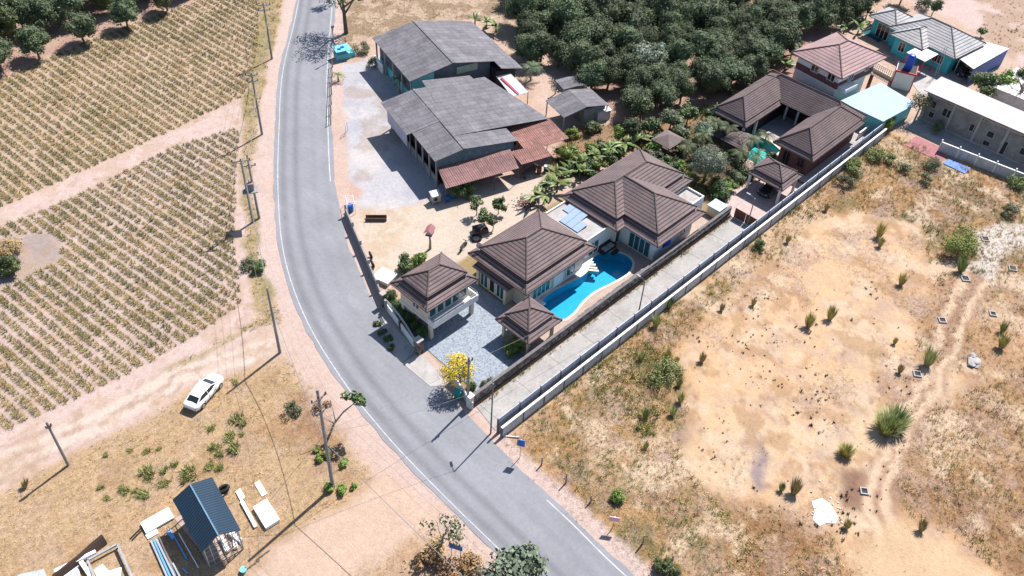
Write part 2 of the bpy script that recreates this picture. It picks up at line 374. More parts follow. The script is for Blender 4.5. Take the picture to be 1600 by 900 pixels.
M['leaf_dry'] = leaf_mat('dry_leaves', (.20, .12, .06), (.42, .27, .14), .8)
M['leaf_yellow'] = leaf_mat('yellow_blossom', (.40, .27, .01), (.68, .48, .02), .7, (.12, .15, .03), .60)
M['leaf_palm'] = leaf_mat('palm_fronds', (.045, .07, .03), (.16, .19, .09), .5)
M['leaf_hedge'] = leaf_mat('hedge_leaves', (.02, .045, .012), (.06, .10, .025), .55)
M['leaf_feather'] = leaf_mat('feathery_leaves', (.09, .13, .025), (.30, .34, .08), .6)
M['leaf_weed'] = leaf_mat('weed_leaves', (.10, .13, .04), (.26, .29, .10), .7, (.30, .24, .11), .6)

# ------------------------------------------------------------------ noise helpers (numpy)
def vnoise(x, y, sc, seed=0):
    x = np.asarray(x)/sc+seed*17.3; y = np.asarray(y)/sc-seed*9.1
    xi = np.floor(x).astype(np.int64); yi = np.floor(y).astype(np.int64); fx = x-xi; fy = y-yi
    fx = fx*fx*(3-2*fx); fy = fy*fy*(3-2*fy)
    def h(a, b):
        n = (a*374761393+b*668265263+seed*144665) & 0x7fffffff
        n = ((n ^ (n >> 13))*1274126177) & 0x7fffffff
        return ((n ^ (n >> 16)) & 0xffff)/65535.0
    return (h(xi, yi)*(1-fx)+h(xi+1, yi)*fx)*(1-fy)+(h(xi, yi+1)*(1-fx)+h(xi+1, yi+1)*fx)*fy
def fbm(x, y, sc, seed=0, o=4):
    r_ = 0; a = .5; t = 0
    for i in range(o): r_ = r_+a*vnoise(x, y, sc/2**i, seed+i); t += a; a *= .55
    return r_/t
def sdist(x, y, poly):             # >0 inside, metres
    p = np.array(poly); n = len(p); ins = np.zeros(x.shape, bool); dm = np.full(x.shape, 1e9)
    for i in range(n):
        ax, ay = p[i]; bx, by = p[(i+1) % n]
        c = ((ay > y) != (by > y)) & (x < (bx-ax)*(y-ay)/((by-ay) if by != ay else 1e-9)+ax); ins ^= c
        dx, dy = bx-ax, by-ay; t = np.clip(((x-ax)*dx+(y-ay)*dy)/(dx*dx+dy*dy+1e-9), 0, 1)
        dm = np.minimum(dm, np.hypot(x-ax-t*dx, y-ay-t*dy))
    return np.where(ins, dm, -dm)
def ldist(x, y, line):
    p = np.array(line); dm = np.full(x.shape, 1e9)
    for i in range(len(p)-1):
        ax, ay = p[i]; bx, by = p[i+1]; dx, dy = bx-ax, by-ay
        t = np.clip(((x-ax)*dx+(y-ay)*dy)/(dx*dx+dy*dy+1e-9), 0, 1)
        dm = np.minimum(dm, np.hypot(x-ax-t*dx, y-ay-t*dy))
    return dm
def sstep(a, b, v):
    t = np.clip((v-a)/(b-a), 0, 1); return t*t*(3-2*t)

# ------------------------------------------------------------------ road outline
def smooth_line(pts, n=8):
    P = [np.array(p, float) for p in pts]; P = [2*P[0]-P[1]]+P+[2*P[-1]-P[-2]]; out = []
    for i in range(1, len(P)-2):
        for k in range(n):
            t = k/n; a, b, c, d = P[i-1], P[i], P[i+1], P[i+2]
            out.append(.5*((2*b)+(-a+c)*t+(2*a-5*b+4*c-d)*t*t+(-a+3*b-3*c+d)*t**3))
    out.append(P[-2]); return np.array(out)
roadL = [(200, 285), (140, 205), (104, 158), (77.8, 124.8), (62.4, 107.1), (53.1, 94.6), (44.7, 82.6), (38.2, 71.9), (33.9, 61.6), (31.4, 51.5), (30.3, 43.6), (29.9, 37.2), (29.7, 29.4), (29.6, 20), (29.6, 0), (29.6, -40), (29.6, -120)]
roadR = [(206, 280), (146, 200), (109.5, 154), (83.0, 120.4), (68.3, 102.1), (58.9, 89.3), (50.6, 77.4), (45.4, 68.1), (41.9, 59.8), (39.6, 50.3), (38.4, 41.2), (37.6, 32.9), (37.2, 24.2), (36.8, 17.0), (36.7, 0), (36.7, -40), (36.7, -120)]
RL = smooth_line(roadL, 12); RR = smooth_line(roadR, 12)
me_v = []; me_f = []; lane = []
K = 29
for i in range(len(RL)):
    for k in range(K):
        t = k/(K-1); p = RL[i]*(1-t)+RR[i]*t; wob = 0.0
        if k in (0, K-1): wob = (fbm(np.array([p[0]]), np.array([p[1]]), 1.9, 5)[0]-.5)*.55
        n_ = (RR[i]-RL[i])/np.linalg.norm(RR[i]-RL[i]); p = p+n_*wob
        me_v.append((p[0], p[1], .03))
        w_ = t*7.0
        g_ = sum(math.exp(-((w_-c0)/.38)**2) for c0 in (1.05, 2.5, 4.6, 6.0))
        lane.append(1-.75*min(1, g_)*(1.0 if t < .5 else .25))
for i in range(len(RL)-1):
    for k in range(K-1):
        a = i*K+k; me_f.append((a, a+1, a+K+1, a+K))
me = bpy.data.meshes.new('road'); me.from_pydata(me_v, [], [f[::-1] for f in me_f]); me.update()
at_ = me.attributes.new('Lane', 'FLOAT', 'POINT'); at_.data.foreach_set('value', lane)
me.materials.append(M['asphalt'])
road = solo('road', me, None, None, None, kind='structure')
def strip(side, i0, i1, off, w, z):
    mb = MB(); A = []
    for i in range(i0, i1):
        L_, R2 = RL[i], RR[i]; n_ = (R2-L_)/np.linalg.norm(R2-L_)
        p = L_+n_*off if side == 'L' else R2-n_*off
        A.append((p-n_*w/2, p+n_*w/2))
    for (a, b), (c, d) in zip(A[:-1], A[1:]):
        mb.quad((a[0], a[1], z), (b[0], b[1], z), (d[0], d[1], z), (c[0], c[1], z))
    return mb
nR = len(RL)
def idx_near(x, y): return int(np.argmin(np.hypot(RL[:, 0]-x, RL[:, 1]-y)))
part('edge_line', strip('L', 0, nR, .5, .10, .036), M['linewhite'], road)
part('edge_line', strip('R', 0, idx_near(45.5, 84), .62, .13, .036), M['linewhite'], road)
part('edge_line', strip('R', idx_near(29.9, 32), nR, .62, .13, .036), M['linewhite'], road)

# ------------------------------------------------------------------ ground
def S(r_, g_, b_, E=2.3):          # photo colour of a sunlit flat surface -> base colour
    f = lambda v: ((v/255+.055)/1.055)**2.4
    return np.array([f(r_), f(g_)*.98, f(b_)*1.02])/E
xs = np.concatenate([np.linspace(-900, -60, 12), np.linspace(-40, -8, 8), np.arange(-5, 130, .33), np.linspace(130.5, 215, 130), np.linspace(240, 1200, 14)])
ys = np.concatenate([np.linspace(-1000, -60, 12), np.linspace(-40, -22, 6), np.arange(-20, 120, .33), np.linspace(120.5, 190, 110), np.linspace(220, 1400, 14)])
X, Y = np.meshgrid(xs, ys)
wx = X+(fbm(X, Y, 3.0, 11)-.5)*2.2; wy = Y+(fbm(X, Y, 3.0, 31)-.5)*2.2
C = np.zeros(X.shape+(3,)); C[:] = S(238, 208, 185)
def paint(poly, col, soft=.6, amt=1.0, warp=True, mod=None):
    a, b = (wx, wy) if warp else (X, Y)
    w = sstep(-soft, soft, sdist(a, b, poly))*amt
    if mod is not None: w = w*mod
    C[:] = C*(1-w[..., None])+np.array(col)*w[..., None]; return w
def paintline(line, wd, col, soft=.4, amt=1.0, mod=None):
    w = (1-sstep(wd-soft, wd+soft, ldist(wx, wy, line)))*amt
    if mod is not None: w = w*mod
    C[:] = C*(1-w[..., None])+np.array(col)*w[..., None]
straw = S(222, 190, 146); dirtpink = S(243, 218, 202); sand = S(253, 213, 168); brown = S(172, 130, 92); greenish = S(135, 128, 82); paleg = S(206, 203, 208); palepink = S(244, 218, 204)
n1 = fbm(X, Y, 5, 3); n2 = fbm(X, Y, 1.6, 8); n3 = fbm(X, Y, .9, 21)
# left side
Zfield1 = GP([(-60, 152), (0, 125), (90, 85), (170, 50), (320, -2), (405, -12), (404, 60), (396, 120), (380, 150), (230, 222), (0, 325), (-60, 350)])
Zfield2 = GP([(-60, 385), (0, 355), (100, 315), (270, 230), (374, 198), (370, 260), (366, 380), (378, 475), (310, 522), (210, 580), (90, 637), (0, 676), (-60, 705)])
Zhole = GP([(-60, 365), (0, 372), (60, 362), (98, 380), (92, 408), (45, 432), (0, 455), (-60, 480)])
paint(GP([(0, 330), (430, 130), (430, 560), (0, 760), (-200, 700)]), palepink, 1)
paint(Zfield1, S(232, 204, 176), .4, 1, False); paint(Zfield2, S(236, 210, 194), .4, 1, False)
paint(Zhole, S(196, 180, 170), .8, .9)
paint(GP([(-100, 0), (0, 120), (170, 45), (320, -5), (300, -60), (-100, -80)]), S(215, 180, 160), 1)
Zroadl = GP([(470, 512), (350, 540), (240, 600), (100, 650), (-100, 755), (-100, 850), (0, 758), (150, 668), (300, 595), (440, 552), (480, 560)])
paint(Zroadl, S(240, 215, 196), .7)
for off in (2, 20): paintline(GP([(440, 526+off), (300, 570+off*1.1), (150, 645+off*1.2), (-60, 738+off*1.4)]), .4, S(252, 234, 214), .25, .9)
for off in (-8, 11, 30): paintline(GP([(440, 526+off), (300, 570+off*1.1), (150, 645+off*1.2), (-60, 738+off*1.4)]), .22, S(206, 178, 155), .25, .75, mod=sstep(.42, .6, n2))
paint(GP([(258, 578), (330, 540), (400, 502), (450, 470), (452, 495), (380, 522), (320, 552), (270, 582)]), S(190, 175, 115), .5, .85)
ZgrassL = GP([(445, 555), (490, 600), (545, 690), (590, 742), (520, 800), (430, 850), (380, 905), (300, 1100), (-200, 1100), (-200, 880), (0, 772), (150, 690), (330, 598)])
gl = paint(ZgrassL, straw, .9); paint(ZgrassL, S(228, 190, 148), .9, .6, mod=sstep(.48, .62, n2)); paint(GP([(470, 610), (520, 620), (560, 690), (560, 740), (500, 760), (450, 700), (455, 650)]), S(178, 138, 112), 1.2, .75, mod=sstep(.4, .6, n2)); paint(ZgrassL, S(190, 150, 110), .9, .5, mod=sstep(.56, .7, n1))
ZgrassB = GP([(520, 905), (640, 825), (700, 800), (765, 872), (810, 930), (900, 1050), (500, 1100)])
paint(ZgrassB, S(222, 186, 148), .6, .9)
Zverge = GP([(380, 150), (398, 60), (405, -20), (448, -20), (428, 70), (405, 165), (395, 300), (408, 420), (430, 470), (450, 500), (430, 510), (400, 480), (385, 400), (380, 300)])
paint(Zverge, S(200, 178, 128), .5, .9); paint(Zverge, S(160, 155, 95), .5, .6, mod=sstep(.5, .62, n2))
# right field
Zright = GP([(760, 690), (790, 665), (1380, 200), (1480, 235), (1600, 285), (1900, 380), (2100, 900), (1900, 1200), (1000, 1100), (985, 900)])
paint(Zright, sand, .3, 1, False)
Zg1 = GP([(775, 690), (850, 640), (1000, 520), (1080, 470), (1180, 385), (1210, 400), (1120, 470), (1050, 560), (1075, 640), (1060, 720), (1140, 800), (1220, 900), (1200, 1100), (1050, 1100), (985, 900), (880, 790)])
Zg2 = GP([(1180, 385), (1380, 205), (1600, 288), (1700, 330), (1640, 430), (1530, 430), (1450, 410), (1440, 350), (1330, 330), (1260, 350), (1220, 420)])
Zg3 = GP([(1370, 690), (1430, 640), (1540, 600), (1640, 560), (1900, 700), (1700, 1000), (1560, 890), (1480, 835), (1410, 800), (1385, 740)])
Zg4 = GP([(1120, 800), (1200, 790), (1300, 830), (1340, 905), (1350, 1000), (1160, 1000)])
Zg5 = GP([(1420, 560), (1450, 430), (1520, 420), (1640, 430), (1640, 560), (1540, 600)])
for z_, c_, a_ in ((Zg1, S(204, 162, 108), .95), (Zg2, S(204, 160, 108), .9), (Zg3, S(202, 158, 116), .85), (Zg4, S(196, 148, 102), .9), (Zg5, S(216, 174, 134), .7)):
    paint(z_, c_*.95, 2.2, a_)
    paint(z_, brown, 1.3, .75, mod=sstep(.48, .66, n1)); paint(z_, S(222, 184, 142), 1.3, .5, mod=sstep(.52, .66, n2))
paint(Zg1, greenish, 1.0, .8, mod=sstep(.5, .62, fbm(X, Y, 4, 77))); paint(Zg2, greenish, 1.0, .6, mod=sstep(.52, .64, fbm(X, Y, 4, 78)))
paint(Zright, S(208, 176, 152), .3, .45, False, mod=sstep(.56, .72, fbm(X, Y, 4.5, 55)))
paint(Zright, S(252, 224, 186), .3, .6, False, mod=sstep(.55, .7, fbm(X, Y, 7, 56)))
BL = ((.35, S(214, 188, 172), 1.9, 201, .52), (.4, S(196, 172, 160), 3.0, 211, .60), (.6, S(206, 165, 120), 2.2, 221, .58), (.6, S(170, 138, 112), 1.1, 231, .69), (.7, S(255, 228, 192), 2.6, 241, .58))
for a_, c_, sc_, sd_, th_ in BL: paint(Zright, c_, .3, a_, False, mod=sstep(th_, th_+.09, fbm(X, Y, sc_, sd_, 5)))
for a_, c_, sc_, sd_, th_ in ((.5, S(226, 196, 165), 2.2, 301, .52), (.5, S(205, 172, 140), 1.0, 311, .62)): C[:] = C*(1-(w:=(sstep(th_, th_+.1, fbm(X, Y, sc_, sd_, 5))*a_*(sdist(X, Y, Zright) < 0)))[..., None])+np.array(c_)*w[..., None]
paint(GP([(1305, 740), (1350, 735), (1385, 770), (1370, 800), (1320, 795)]), S(150, 112, 92), .8, .8); paint(GP([(1415, 590), (1440, 580), (1452, 600), (1430, 612)]), S(150, 112, 90), .5, .8); paint(GP([(1185, 700), (1200, 715), (1205, 765), (1190, 770), (1180, 730)]), S(165, 150, 155), .5, .8)
paintline(GP([(1530, 418), (1488, 520), (1455, 590), (1408, 680), (1378, 760), (1385, 900)]), 1.9, S(196, 158, 130), .6, .75, mod=sstep(.3, .5, n2))
paintline(GP([(1545, 420), (1500, 530), (1470, 590), (1420, 680), (1390, 760), (1400, 900)]), .42, S(253, 222, 186), .3, .95)
paintline(GP([(1515, 415), (1475, 510), (1440, 590), (1395, 680), (1365, 760), (1370, 900)]), .42, S(253, 222, 186), .3, .95)
paint(GP([(1520, 360), (1600, 350), (1610, 385), (1565, 400), (1545, 440), (1505, 420), (1530, 390)]), S(252, 240, 225), .7, .95)
paint(GP([(1340, 850), (1400, 815), (1480, 850), (1540, 900), (1520, 1000), (1330, 1000)]), S(246, 212, 168), .8, .9)
# yard of the works
paint(GP([(528, 95), (610, 88), (720, 300), (640, 320), (560, 335), (548, 300), (535, 200)]), S(228, 226, 228), .7); YD = GP([(528, 95), (610, 88), (720, 300), (640, 320), (560, 335), (548, 300), (535, 200)]); paint(YD, S(243, 236, 230), .7, .9, mod=sstep(.48, .6, fbm(X, Y, 5, 41))); paint(YD, S(205, 207, 215), .7, .5, mod=sstep(.5, .64, fbm(X, Y, 3.2, 43))); paint(YD, S(205, 188, 172), .7, .6, mod=sstep(.56, .66, fbm(X, Y, 4, 47)))
paint(GP([(528, 250), (560, 300), (545, 340), (575, 400), (560, 440), (530, 350), (520, 280)]), S(240, 200, 172), .6, .8)
paint(GP([(545, 345), (640, 320), (720, 300), (880, 262), (900, 280), (830, 330), (745, 400), (700, 420), (640, 440), (600, 440)]), S(246, 228, 205), .7)
paint(GP([(560, 330), (640, 315), (620, 380), (600, 440), (575, 400)]), S(236, 210, 175), .7, .7, mod=sstep(.48, .6, n2))
paint(GP([(530, -20), (870, -20), (860, 30), (800, 80), (740, 30), (640, 40), (580, 60), (570, 95), (520, 100)]), S(228, 200, 172), .7)
paint(GP([(530, -20), (870, -20), (860, 30), (740, 30), (640, 40), (580, 60), (520, 100)]), S(176, 152, 118), .7, .8, mod=sstep(.44, .58, n2))
paint(GP([(820, 110), (900, 100), (960, 150), (1000, 200), (950, 230), (860, 200)]), S(240, 212, 190), .7)
paint(GP([(880, 0), (1360, -40), (1240, 140), (1110, 185), (960, 200), (900, 110)]), S(205, 170, 150), 1)
paint(GP([(890, 195), (1010, 190), (1100, 160), (1180, 225), (1180, 290), (1110, 310), (990, 240), (900, 270), (840, 310)]), S(176, 142, 105), .7, .9)
paint(GP([(1400, -60), (1800, -60), (1800, 180), (1600, 110), (1500, 30), (1430, 10)]), S(244, 218, 205), 1); paint(GP([(1400, -60), (1800, -60), (1800, 180), (1600, 110), (1500, 30), (1430, 10)]), S(206, 176, 145), 1, .8, mod=sstep(.5, .6, fbm(X, Y, 9, 61)))
# villa gardens and shoulders of the road
paint([(38.5, 40), (84.5, 40), (84.5, 57), (53, 57), (40, 57)], S(190, 165, 120), .4, 1, False)
paint([(84.5, 36.5), (117.5, 36.5), (117.5, 55), (84.5, 57)], S(150, 128, 105), .4, 1, False)
sh = np.minimum(ldist(X, Y, RL), ldist(X, Y, RR)); w = (1-sstep(1.3, 2.1, sh+(n2-.5)*1.2))*.9
w = w*np.where((X > 43) & (Y < 92) & (Y > 76), .6, 1)
C[:] = C*(1-w[..., None])+np.array(S(243, 218, 204))*w[..., None]
w = (1-sstep(2.2, 4.2, ldist(X, Y, RL[RL[:, 1] < 60])+(n1-.5)*2))*.7
C[:] = C*(1-w[..., None])+np.array(S(242, 214, 196))*w[..., None]
Zpath = GP([(660, 790), (600, 735), (545, 785), (480, 830), (400, 905), (330, 1000), (480, 1000), (560, 900), (640, 835), (705, 800)])
paint(Zpath, S(243, 213, 186), .7, .95)
paint(GP([(735, 635), (780, 668), (770, 690), (700, 655)]), S(243, 214, 194), .4, 1)
ground_h = np.zeros(X.shape)
gv = np.stack([X.ravel(), Y.ravel(), ground_h.ravel()], 1); ny, nx = X.shape
ii = np.arange(ny*nx).reshape(ny, nx)
gf = np.stack([ii[:-1, :-1].ravel(), ii[:-1, 1:].ravel(), ii[1:, 1:].ravel(), ii[1:, :-1].ravel()], 1)
WEED = np.full(X.shape, .18)
Ztop = GP([(530, -20), (870, -20), (860, 30), (740, 30), (640, 40), (580, 60), (520, 100)])
for z_, a_ in ((Ztop, .9), (ZgrassL, .75), (ZgrassB, .7), (Zverge, .8), (Zg1, 1), (Zg2, 1), (Zg3, 1), (Zg4, 1), (Zg5, .8)): WEED = np.maximum(WEED, sstep(-1, 1.5, sdist(wx, wy, z_))*a_)
WEED = np.maximum(WEED, sstep(.52, .66, fbm(X, Y, 4.5, 55))*.8*(sdist(X, Y, Zright) > 0))
def np_mesh(name, v, f, m, col=None):
    """v (n,3), f (k,3|4); col per vertex"""
    me = bpy.data.meshes.new(name); n = len(v); k, c = f.shape
    me.vertices.add(n); me.vertices.foreach_set('co', np.ascontiguousarray(v, np.float32).ravel())
    me.loops.add(k*c); me.loops.foreach_set('vertex_index', np.ascontiguousarray(f, np.int32).ravel())
    me.polygons.add(k); me.polygons.foreach_set('loop_start', np.arange(0, k*c, c, dtype=np.int32))
    me.update(calc_edges=True)
    if col is not None:
        a = me.attributes.new('Col', 'FLOAT_COLOR', 'POINT')
        cc = np.ones((n, 4), np.float32); cc[:, :3] = col; a.data.foreach_set('color', cc.ravel())
    me.materials.append(m); return me
# cut the swimming pools out of the sheet
pool_px = [(883.3, 499), (897.5, 487.5), (910, 471.5), (929.5, 455.5), (954.4, 443), (972, 433.3), (982.8, 425.3), (988, 414.6), (985.5, 405.7), (975.7, 398.6), (961.5, 394.7), (943.7, 394.2), (931.3, 399.5), (924, 409), (920.6, 419), (917, 426), (906.4, 434.2), (890.4, 442.2), (874.4, 450.2), (863.8, 455.7), (846, 471.5), (848, 487), (868, 498)]
POOL = [tuple(p) for p in smooth_line(GP(pool_px)+[GP(pool_px)[0]], 4)[:-1]]
POOL2 = [(97.2, 43.6), (102.6, 43.6), (103.4, 45.8), (103.3, 47.9), (101.2, 48.3), (98.5, 46.6), (97.2, 45.4)]
cx = (X[:-1, :-1]+X[1:, 1:])/2; cy = (Y[:-1, :-1]+Y[1:, 1:])/2
keep = ((sdist(cx, cy, POOL) < -.4) & (sdist(cx, cy, POOL2) < -.4)).ravel()
gm_ = np_mesh('ground', gv, gf[keep], M['ground'], C.reshape(-1, 3)); wa_ = gm_.attributes.new('Weed', 'FLOAT', 'POINT'); wa_.data.foreach_set('value', WEED.astype(np.float32).ravel())
ground = solo('ground', gm_, None, None, None, kind='structure')

# flat made surfaces
def slab(name, poly, z0, z1, m): return struct(name, MB().prism([tuple(p) for p in poly], z0, z1), m)
def mk_lane():
    t = NT('lane_concrete'); c = t.coord(); sp = t.n('ShaderNodeSeparateXYZ'); t.l(c, sp.inputs[0])
    fr = t.math('FRACT', t.math('DIVIDE', t.math('ADD', sp.outputs[0], t.math('MULTIPLY', t.noise(c, 1.5, 2, .5), .08)), 5.0))
    x = t.mix(1.0, t.ramp(t.noise(c, .35, 6, .75), [(.3, .72), (.5, .98), (.7, 1.12)]), t.ramp(t.noise(c, 3, 5, .75), [(.3, .82), (.7, 1.1)]), 'MULTIPLY')
    x = t.mix(1.0, x, t.ramp(fr, [(0, .55), (.014, .7), (.022, 1.0)]), 'MULTIPLY')
    x = t.mix(t.ramp(t.noise(c, 1.0, 5, .8), [(.60, 0.0), (.66, .6)]), x, (1.35, 1.33, 1.3))
    return t.out(t.mix(1.0, (.31, .295, .285), x, 'MULTIPLY'), .9)
slab('lane', [(38.9, 36.3), (85.4, 36.3), (85.8, 39.6), (39.6, 39.7)], -.1, .045, mk_lane())
def frame_poly(outer, inner, z):      # flat ring between two outlines via bmesh
    import bmesh
    bm = bmesh.new(); E_ = []
    for loop in (outer, inner):
        vs = [bm.verts.new((x, y, z)) for x, y in loop]
        for i in range(len(vs)): E_.append(bm.edges.new((vs[i], vs[(i+1) % len(vs)])))
    bmesh.ops.triangle_fill(bm, use_beauty=True, use_dissolve=False, edges=E_)
    for f in bm.faces:
        if f.normal.z < 0: f.normal_flip()
    me = bpy.data.meshes.new('surface'); bm.to_mesh(me); bm.free(); return me
me = frame_poly([(52.0, 40.4), (82.4, 40.4), (82.4, 48.5), (52.0, 48.5)], [p for p in POOL], .055)
me.materials.append(M['rattile']); struct('pool_terrace', me, None)
slab('courtyard_paving', [(40.9, 40.4), (51.98, 40.4), (51.98, 55.6), (41.2, 55.6)], -.05, .05, M['paving'])
slab('driveway', GP([(629, 568), (655, 551), (690, 588), (694, 603), (672, 604)])+[], -.05, .058, M['concrete'])
slab('driveway_apron', GP([(596, 508), (604, 500), (652, 547), (629, 567), (618, 560)]), -.05, .052, M['concrete'])
slab('yard_paving', [(84.9, 36.9), (98, 36.9), (98, 41.5), (90, 43.2), (84.9, 41.5)], -.05, .05, simple('pink_paving', (.40, .30, .28), .8))
slab('terrace', [(98.5, 37.2), (117, 37.2), (117, 54), (98.5, 54), (98.5, 48.3), (103.5, 48.3), (103.5, 43.4), (98.5, 43.4)], -.05, .05, M['concrete'])

# ------------------------------------------------------------------ roofs and walls
def hip(x0, x1, y0, y1, z, s, th=.10):
    """closed hip roof over a rectangle, ridge along the long side"""
    mb = MB(); w = x1-x0; d = y1-y0; h = min(w, d)/2
    if w >= d: A = (x0+h, (y0+y1)/2, z+h*s); B = (x1-h+.001, (y0+y1)/2, z+h*s)
    else: A = ((x0+x1)/2, y0+h, z+h*s); B = ((x0+x1)/2, y1-h+.001, z+h*s)
    c = [(x0, y0, z), (x1, y0, z), (x1, y1, z), (x0, y1, z)]
    b = [(x, y, z-th) for x, y, _ in c]
    if w >= d: fs = [(0, 1, 5, 4), (1, 2, 5), (2, 3, 4, 5), (3, 0, 4)]
    else: fs = [(1, 2, 5, 4), (0, 1, 4), (3, 0, 4, 5), (2, 3, 5)]
    mb.add(c+[A, B], fs); mb.add(c+b, [(7, 6, 5, 4), (0, 4, 5, 1), (1, 5, 6, 2), (2, 6, 7, 3), (3, 7, 4, 0)])
    return mb, c, A, B
def ridges(c, A, B, w, d, r_=.09):
    mb = MB(); e = (lambda p: (p[0], p[1], p[2]+.03))
    if w >= d: hs = [(c[0], A), (c[3], A), (c[1], B), (c[2], B), (A, B)]
    else: hs = [(c[0], A), (c[1], A), (c[2], B), (c[3], B), (A, B)]
    for p, q in hs:
        if (Vector(p)-Vector(q)).length > .05: mb.tube([e(p), e(q)], r_, 6)
    return mb
def two_tier(root, x0, x1, y0, y1, z, s, inset=.8, step=.3, tm='tile', rm='ridge', lap=.3, fascia=True):
    """broad roof with a lower skirt and a raised upper tier; coordinates local to root"""
    # lower skirt: frustum
    i2 = inset+lap; zt = z+i2*s
    o = [(x0, y0), (x1, y0), (x1, y1), (x0, y1)]; n = [(x0+i2, y0+i2), (x1-i2, y0+i2), (x1-i2, y1-i2), (x0+i2, y1-i2)]
    mb = MB(); mb.add([(*p, z) for p in o]+[(*p, zt) for p in n], [(0, 1, 5, 4), (1, 2, 6, 5), (2, 3, 7, 6), (3, 0, 4, 7), (4, 5, 6, 7)])
    mb.add([(*p, z) for p in o]+[(*p, z-.16) for p in o], [(7, 6, 5, 4), (0, 4, 5, 1), (1, 5, 6, 2), (2, 6, 7, 3), (3, 7, 4, 0)])
    rf = part('roof', mb, M[tm], root)
    rd = MB()
    for p, q in zip(o, [(x0+inset, y0+inset), (x1-inset, y0+inset), (x1-inset, y1-inset), (x0+inset, y1-inset)]):
        rd.tube([(*p, z+.03), (*q, z+inset*s+.03)], .09, 6)
    a0, a1, b0, b1 = x0+inset, x1-inset, y0+inset, y1-inset; zu = z+inset*s+step
    mb, c, A, B = hip(a0, a1, b0, b1, zu, s, .12)
    part('upper_roof', mb, M[tm], root)
    f = MB(); k = .12                    # fascia under the raised tier, its shade put into the dark colour
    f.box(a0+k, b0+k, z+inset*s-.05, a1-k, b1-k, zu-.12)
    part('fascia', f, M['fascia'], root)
    rr = ridges(c, A, B, a1-a0, b1-b0); rr.v_off = 0
    rd.add(rr.v, rr.f)
    part('ridge_tiles', rd, M[rm], root)
    return rf
def window(root, face, u, v, w, z0, z1, n=2, fm='white', gm='glass', nm='window', t=.07):
    """face 'x-','x+','y-','y+': plane coordinate u, centre v along the wall"""
    out = -1 if face[1] == '-' else 1; F = MB(); P = MB()
    def bx(mb, a0, a1, c0, c1, d0, d1):
        if face[0] == 'x': mb.box(u+out*d0, a0, c0, u+out*d1, a1, c1)
        else: mb.box(a0, u+out*d0, c0, a1, u+out*d1, c1)
    a, b = v-w/2, v+w/2
    bx(F, a, b, z0, z0+t, .0, .09); bx(F, a, b, z1-t, z1, .0, .09)
    for i in range(n+1):
        c = a+(b-a-t)*i/n; bx(F, c, c+t, z0+t, z1-t, .0, .085)
    bx(P, a+.01, b-.01, z0+.01, z1-.01, .005, .035)
    f = part(nm, F, M[fm], root); part('pane', P, M[gm], f); return f
def walls(x0, x1, y0, y1, z0, z1): return MB().box(x0, y0, z0, x1, y1, z1)
def gable_roof(pts, th=.08):      # list of (x,y,z) quads, each thickened
    mb = MB()
    for q in pts: mb.quad(*q, th=th)
    return mb
def local(root_xy, rz):
    c, s = cos(rz), sin(rz)
    return lambda x, y: ((x-root_xy[0])*c+(y-root_xy[1])*s, -(x-root_xy[0])*s+(y-root_xy[1])*c)

# --- gatehouse
g = thing('gatehouse', 'two-storey gatehouse with brown two-tier roof and white balcony by the road', 'house', (41.6, 49.45))
two_tier(g, 0, 7.4, 0, 5.95, 5.0, .50, .85, .5)
mb = MB(); mb.box(.75, .75, 2.45, 6.6, 5.2, 4.86); part('upper_wall', mb, M['cream'], g)
mb = MB(); mb.box(.95, 3.6, 0, 6.4, 5.1, 2.25); part('ground_floor_wall', mb, M['cream'], g)
mb = MB(); mb.box(.7, -.3, 2.2, 7.2, 5.3, 2.449); part('floor_slab', mb, M['white'], g)
for x, y in ((.9, .5), (6.7, .3), (.9, 4.9), (6.7, 4.9)): part('column', MB().box(x-.2, y-.2, 0, x+.2, y+.2, 2.2), M['cream'], g)
for k in range(5): window(g, 'y-', .75, 1.4+k*1.1, 1.02, 2.9, 4.3, 1)
window(g, 'x-', .75, 2.6, 1.1, 3.2, 4.4, 2); window(g, 'x+', 6.6, 3.2, 1.2, 3.2, 4.4, 2)
b = part('balcony', MB().box(.7, -.3, 2.45, 7.2, -.16, 3.0).box(.7, -.159, 2.45, .84, .74, 3.0).box(7.06, -.159, 2.45, 7.2, 2.9, 3.0), M['white'], g)
rl = MB(); rl.tube([(.78, -.23, 3.4), (7.12, -.23, 3.4)], .03, 6); rl.tube([(7.12, -.23, 3.4), (7.12, 2.9, 3.4)], .03, 6)
for k in range(7): rl.tube([(.78+k*1.056, -.23, 3.0), (.78+k*1.056, -.23, 3.4)], .022, 6)
part('railing', rl, M['steel'], b)

# --- front villa
v = thing('front_villa', 'single-storey villa with large brown two-tier hip roof beside the curved swimming pool', 'house', (52.3, 45.3))
two_tier(v, 0, 11.8, 0, 9.35, 3.4, .46, .9, .48)
part('wall', walls(1.0, 10.8, 1.0, 8.4, 0, 3.28), M['cream'], v)
part('plinth', MB().box(.9, .9, 0, 10.9, 8.5, .25), M['white'], v)
for a, w_, n in ((3.6, 2.9, 4), (8.6, 1.5, 2)): window(v, 'y-', 1.0, a, w_, .4, 2.5, n)
part('wall_panel', MB().box(5.6, .85, .25, 7.2, .999, 3.2), M['white'], v)
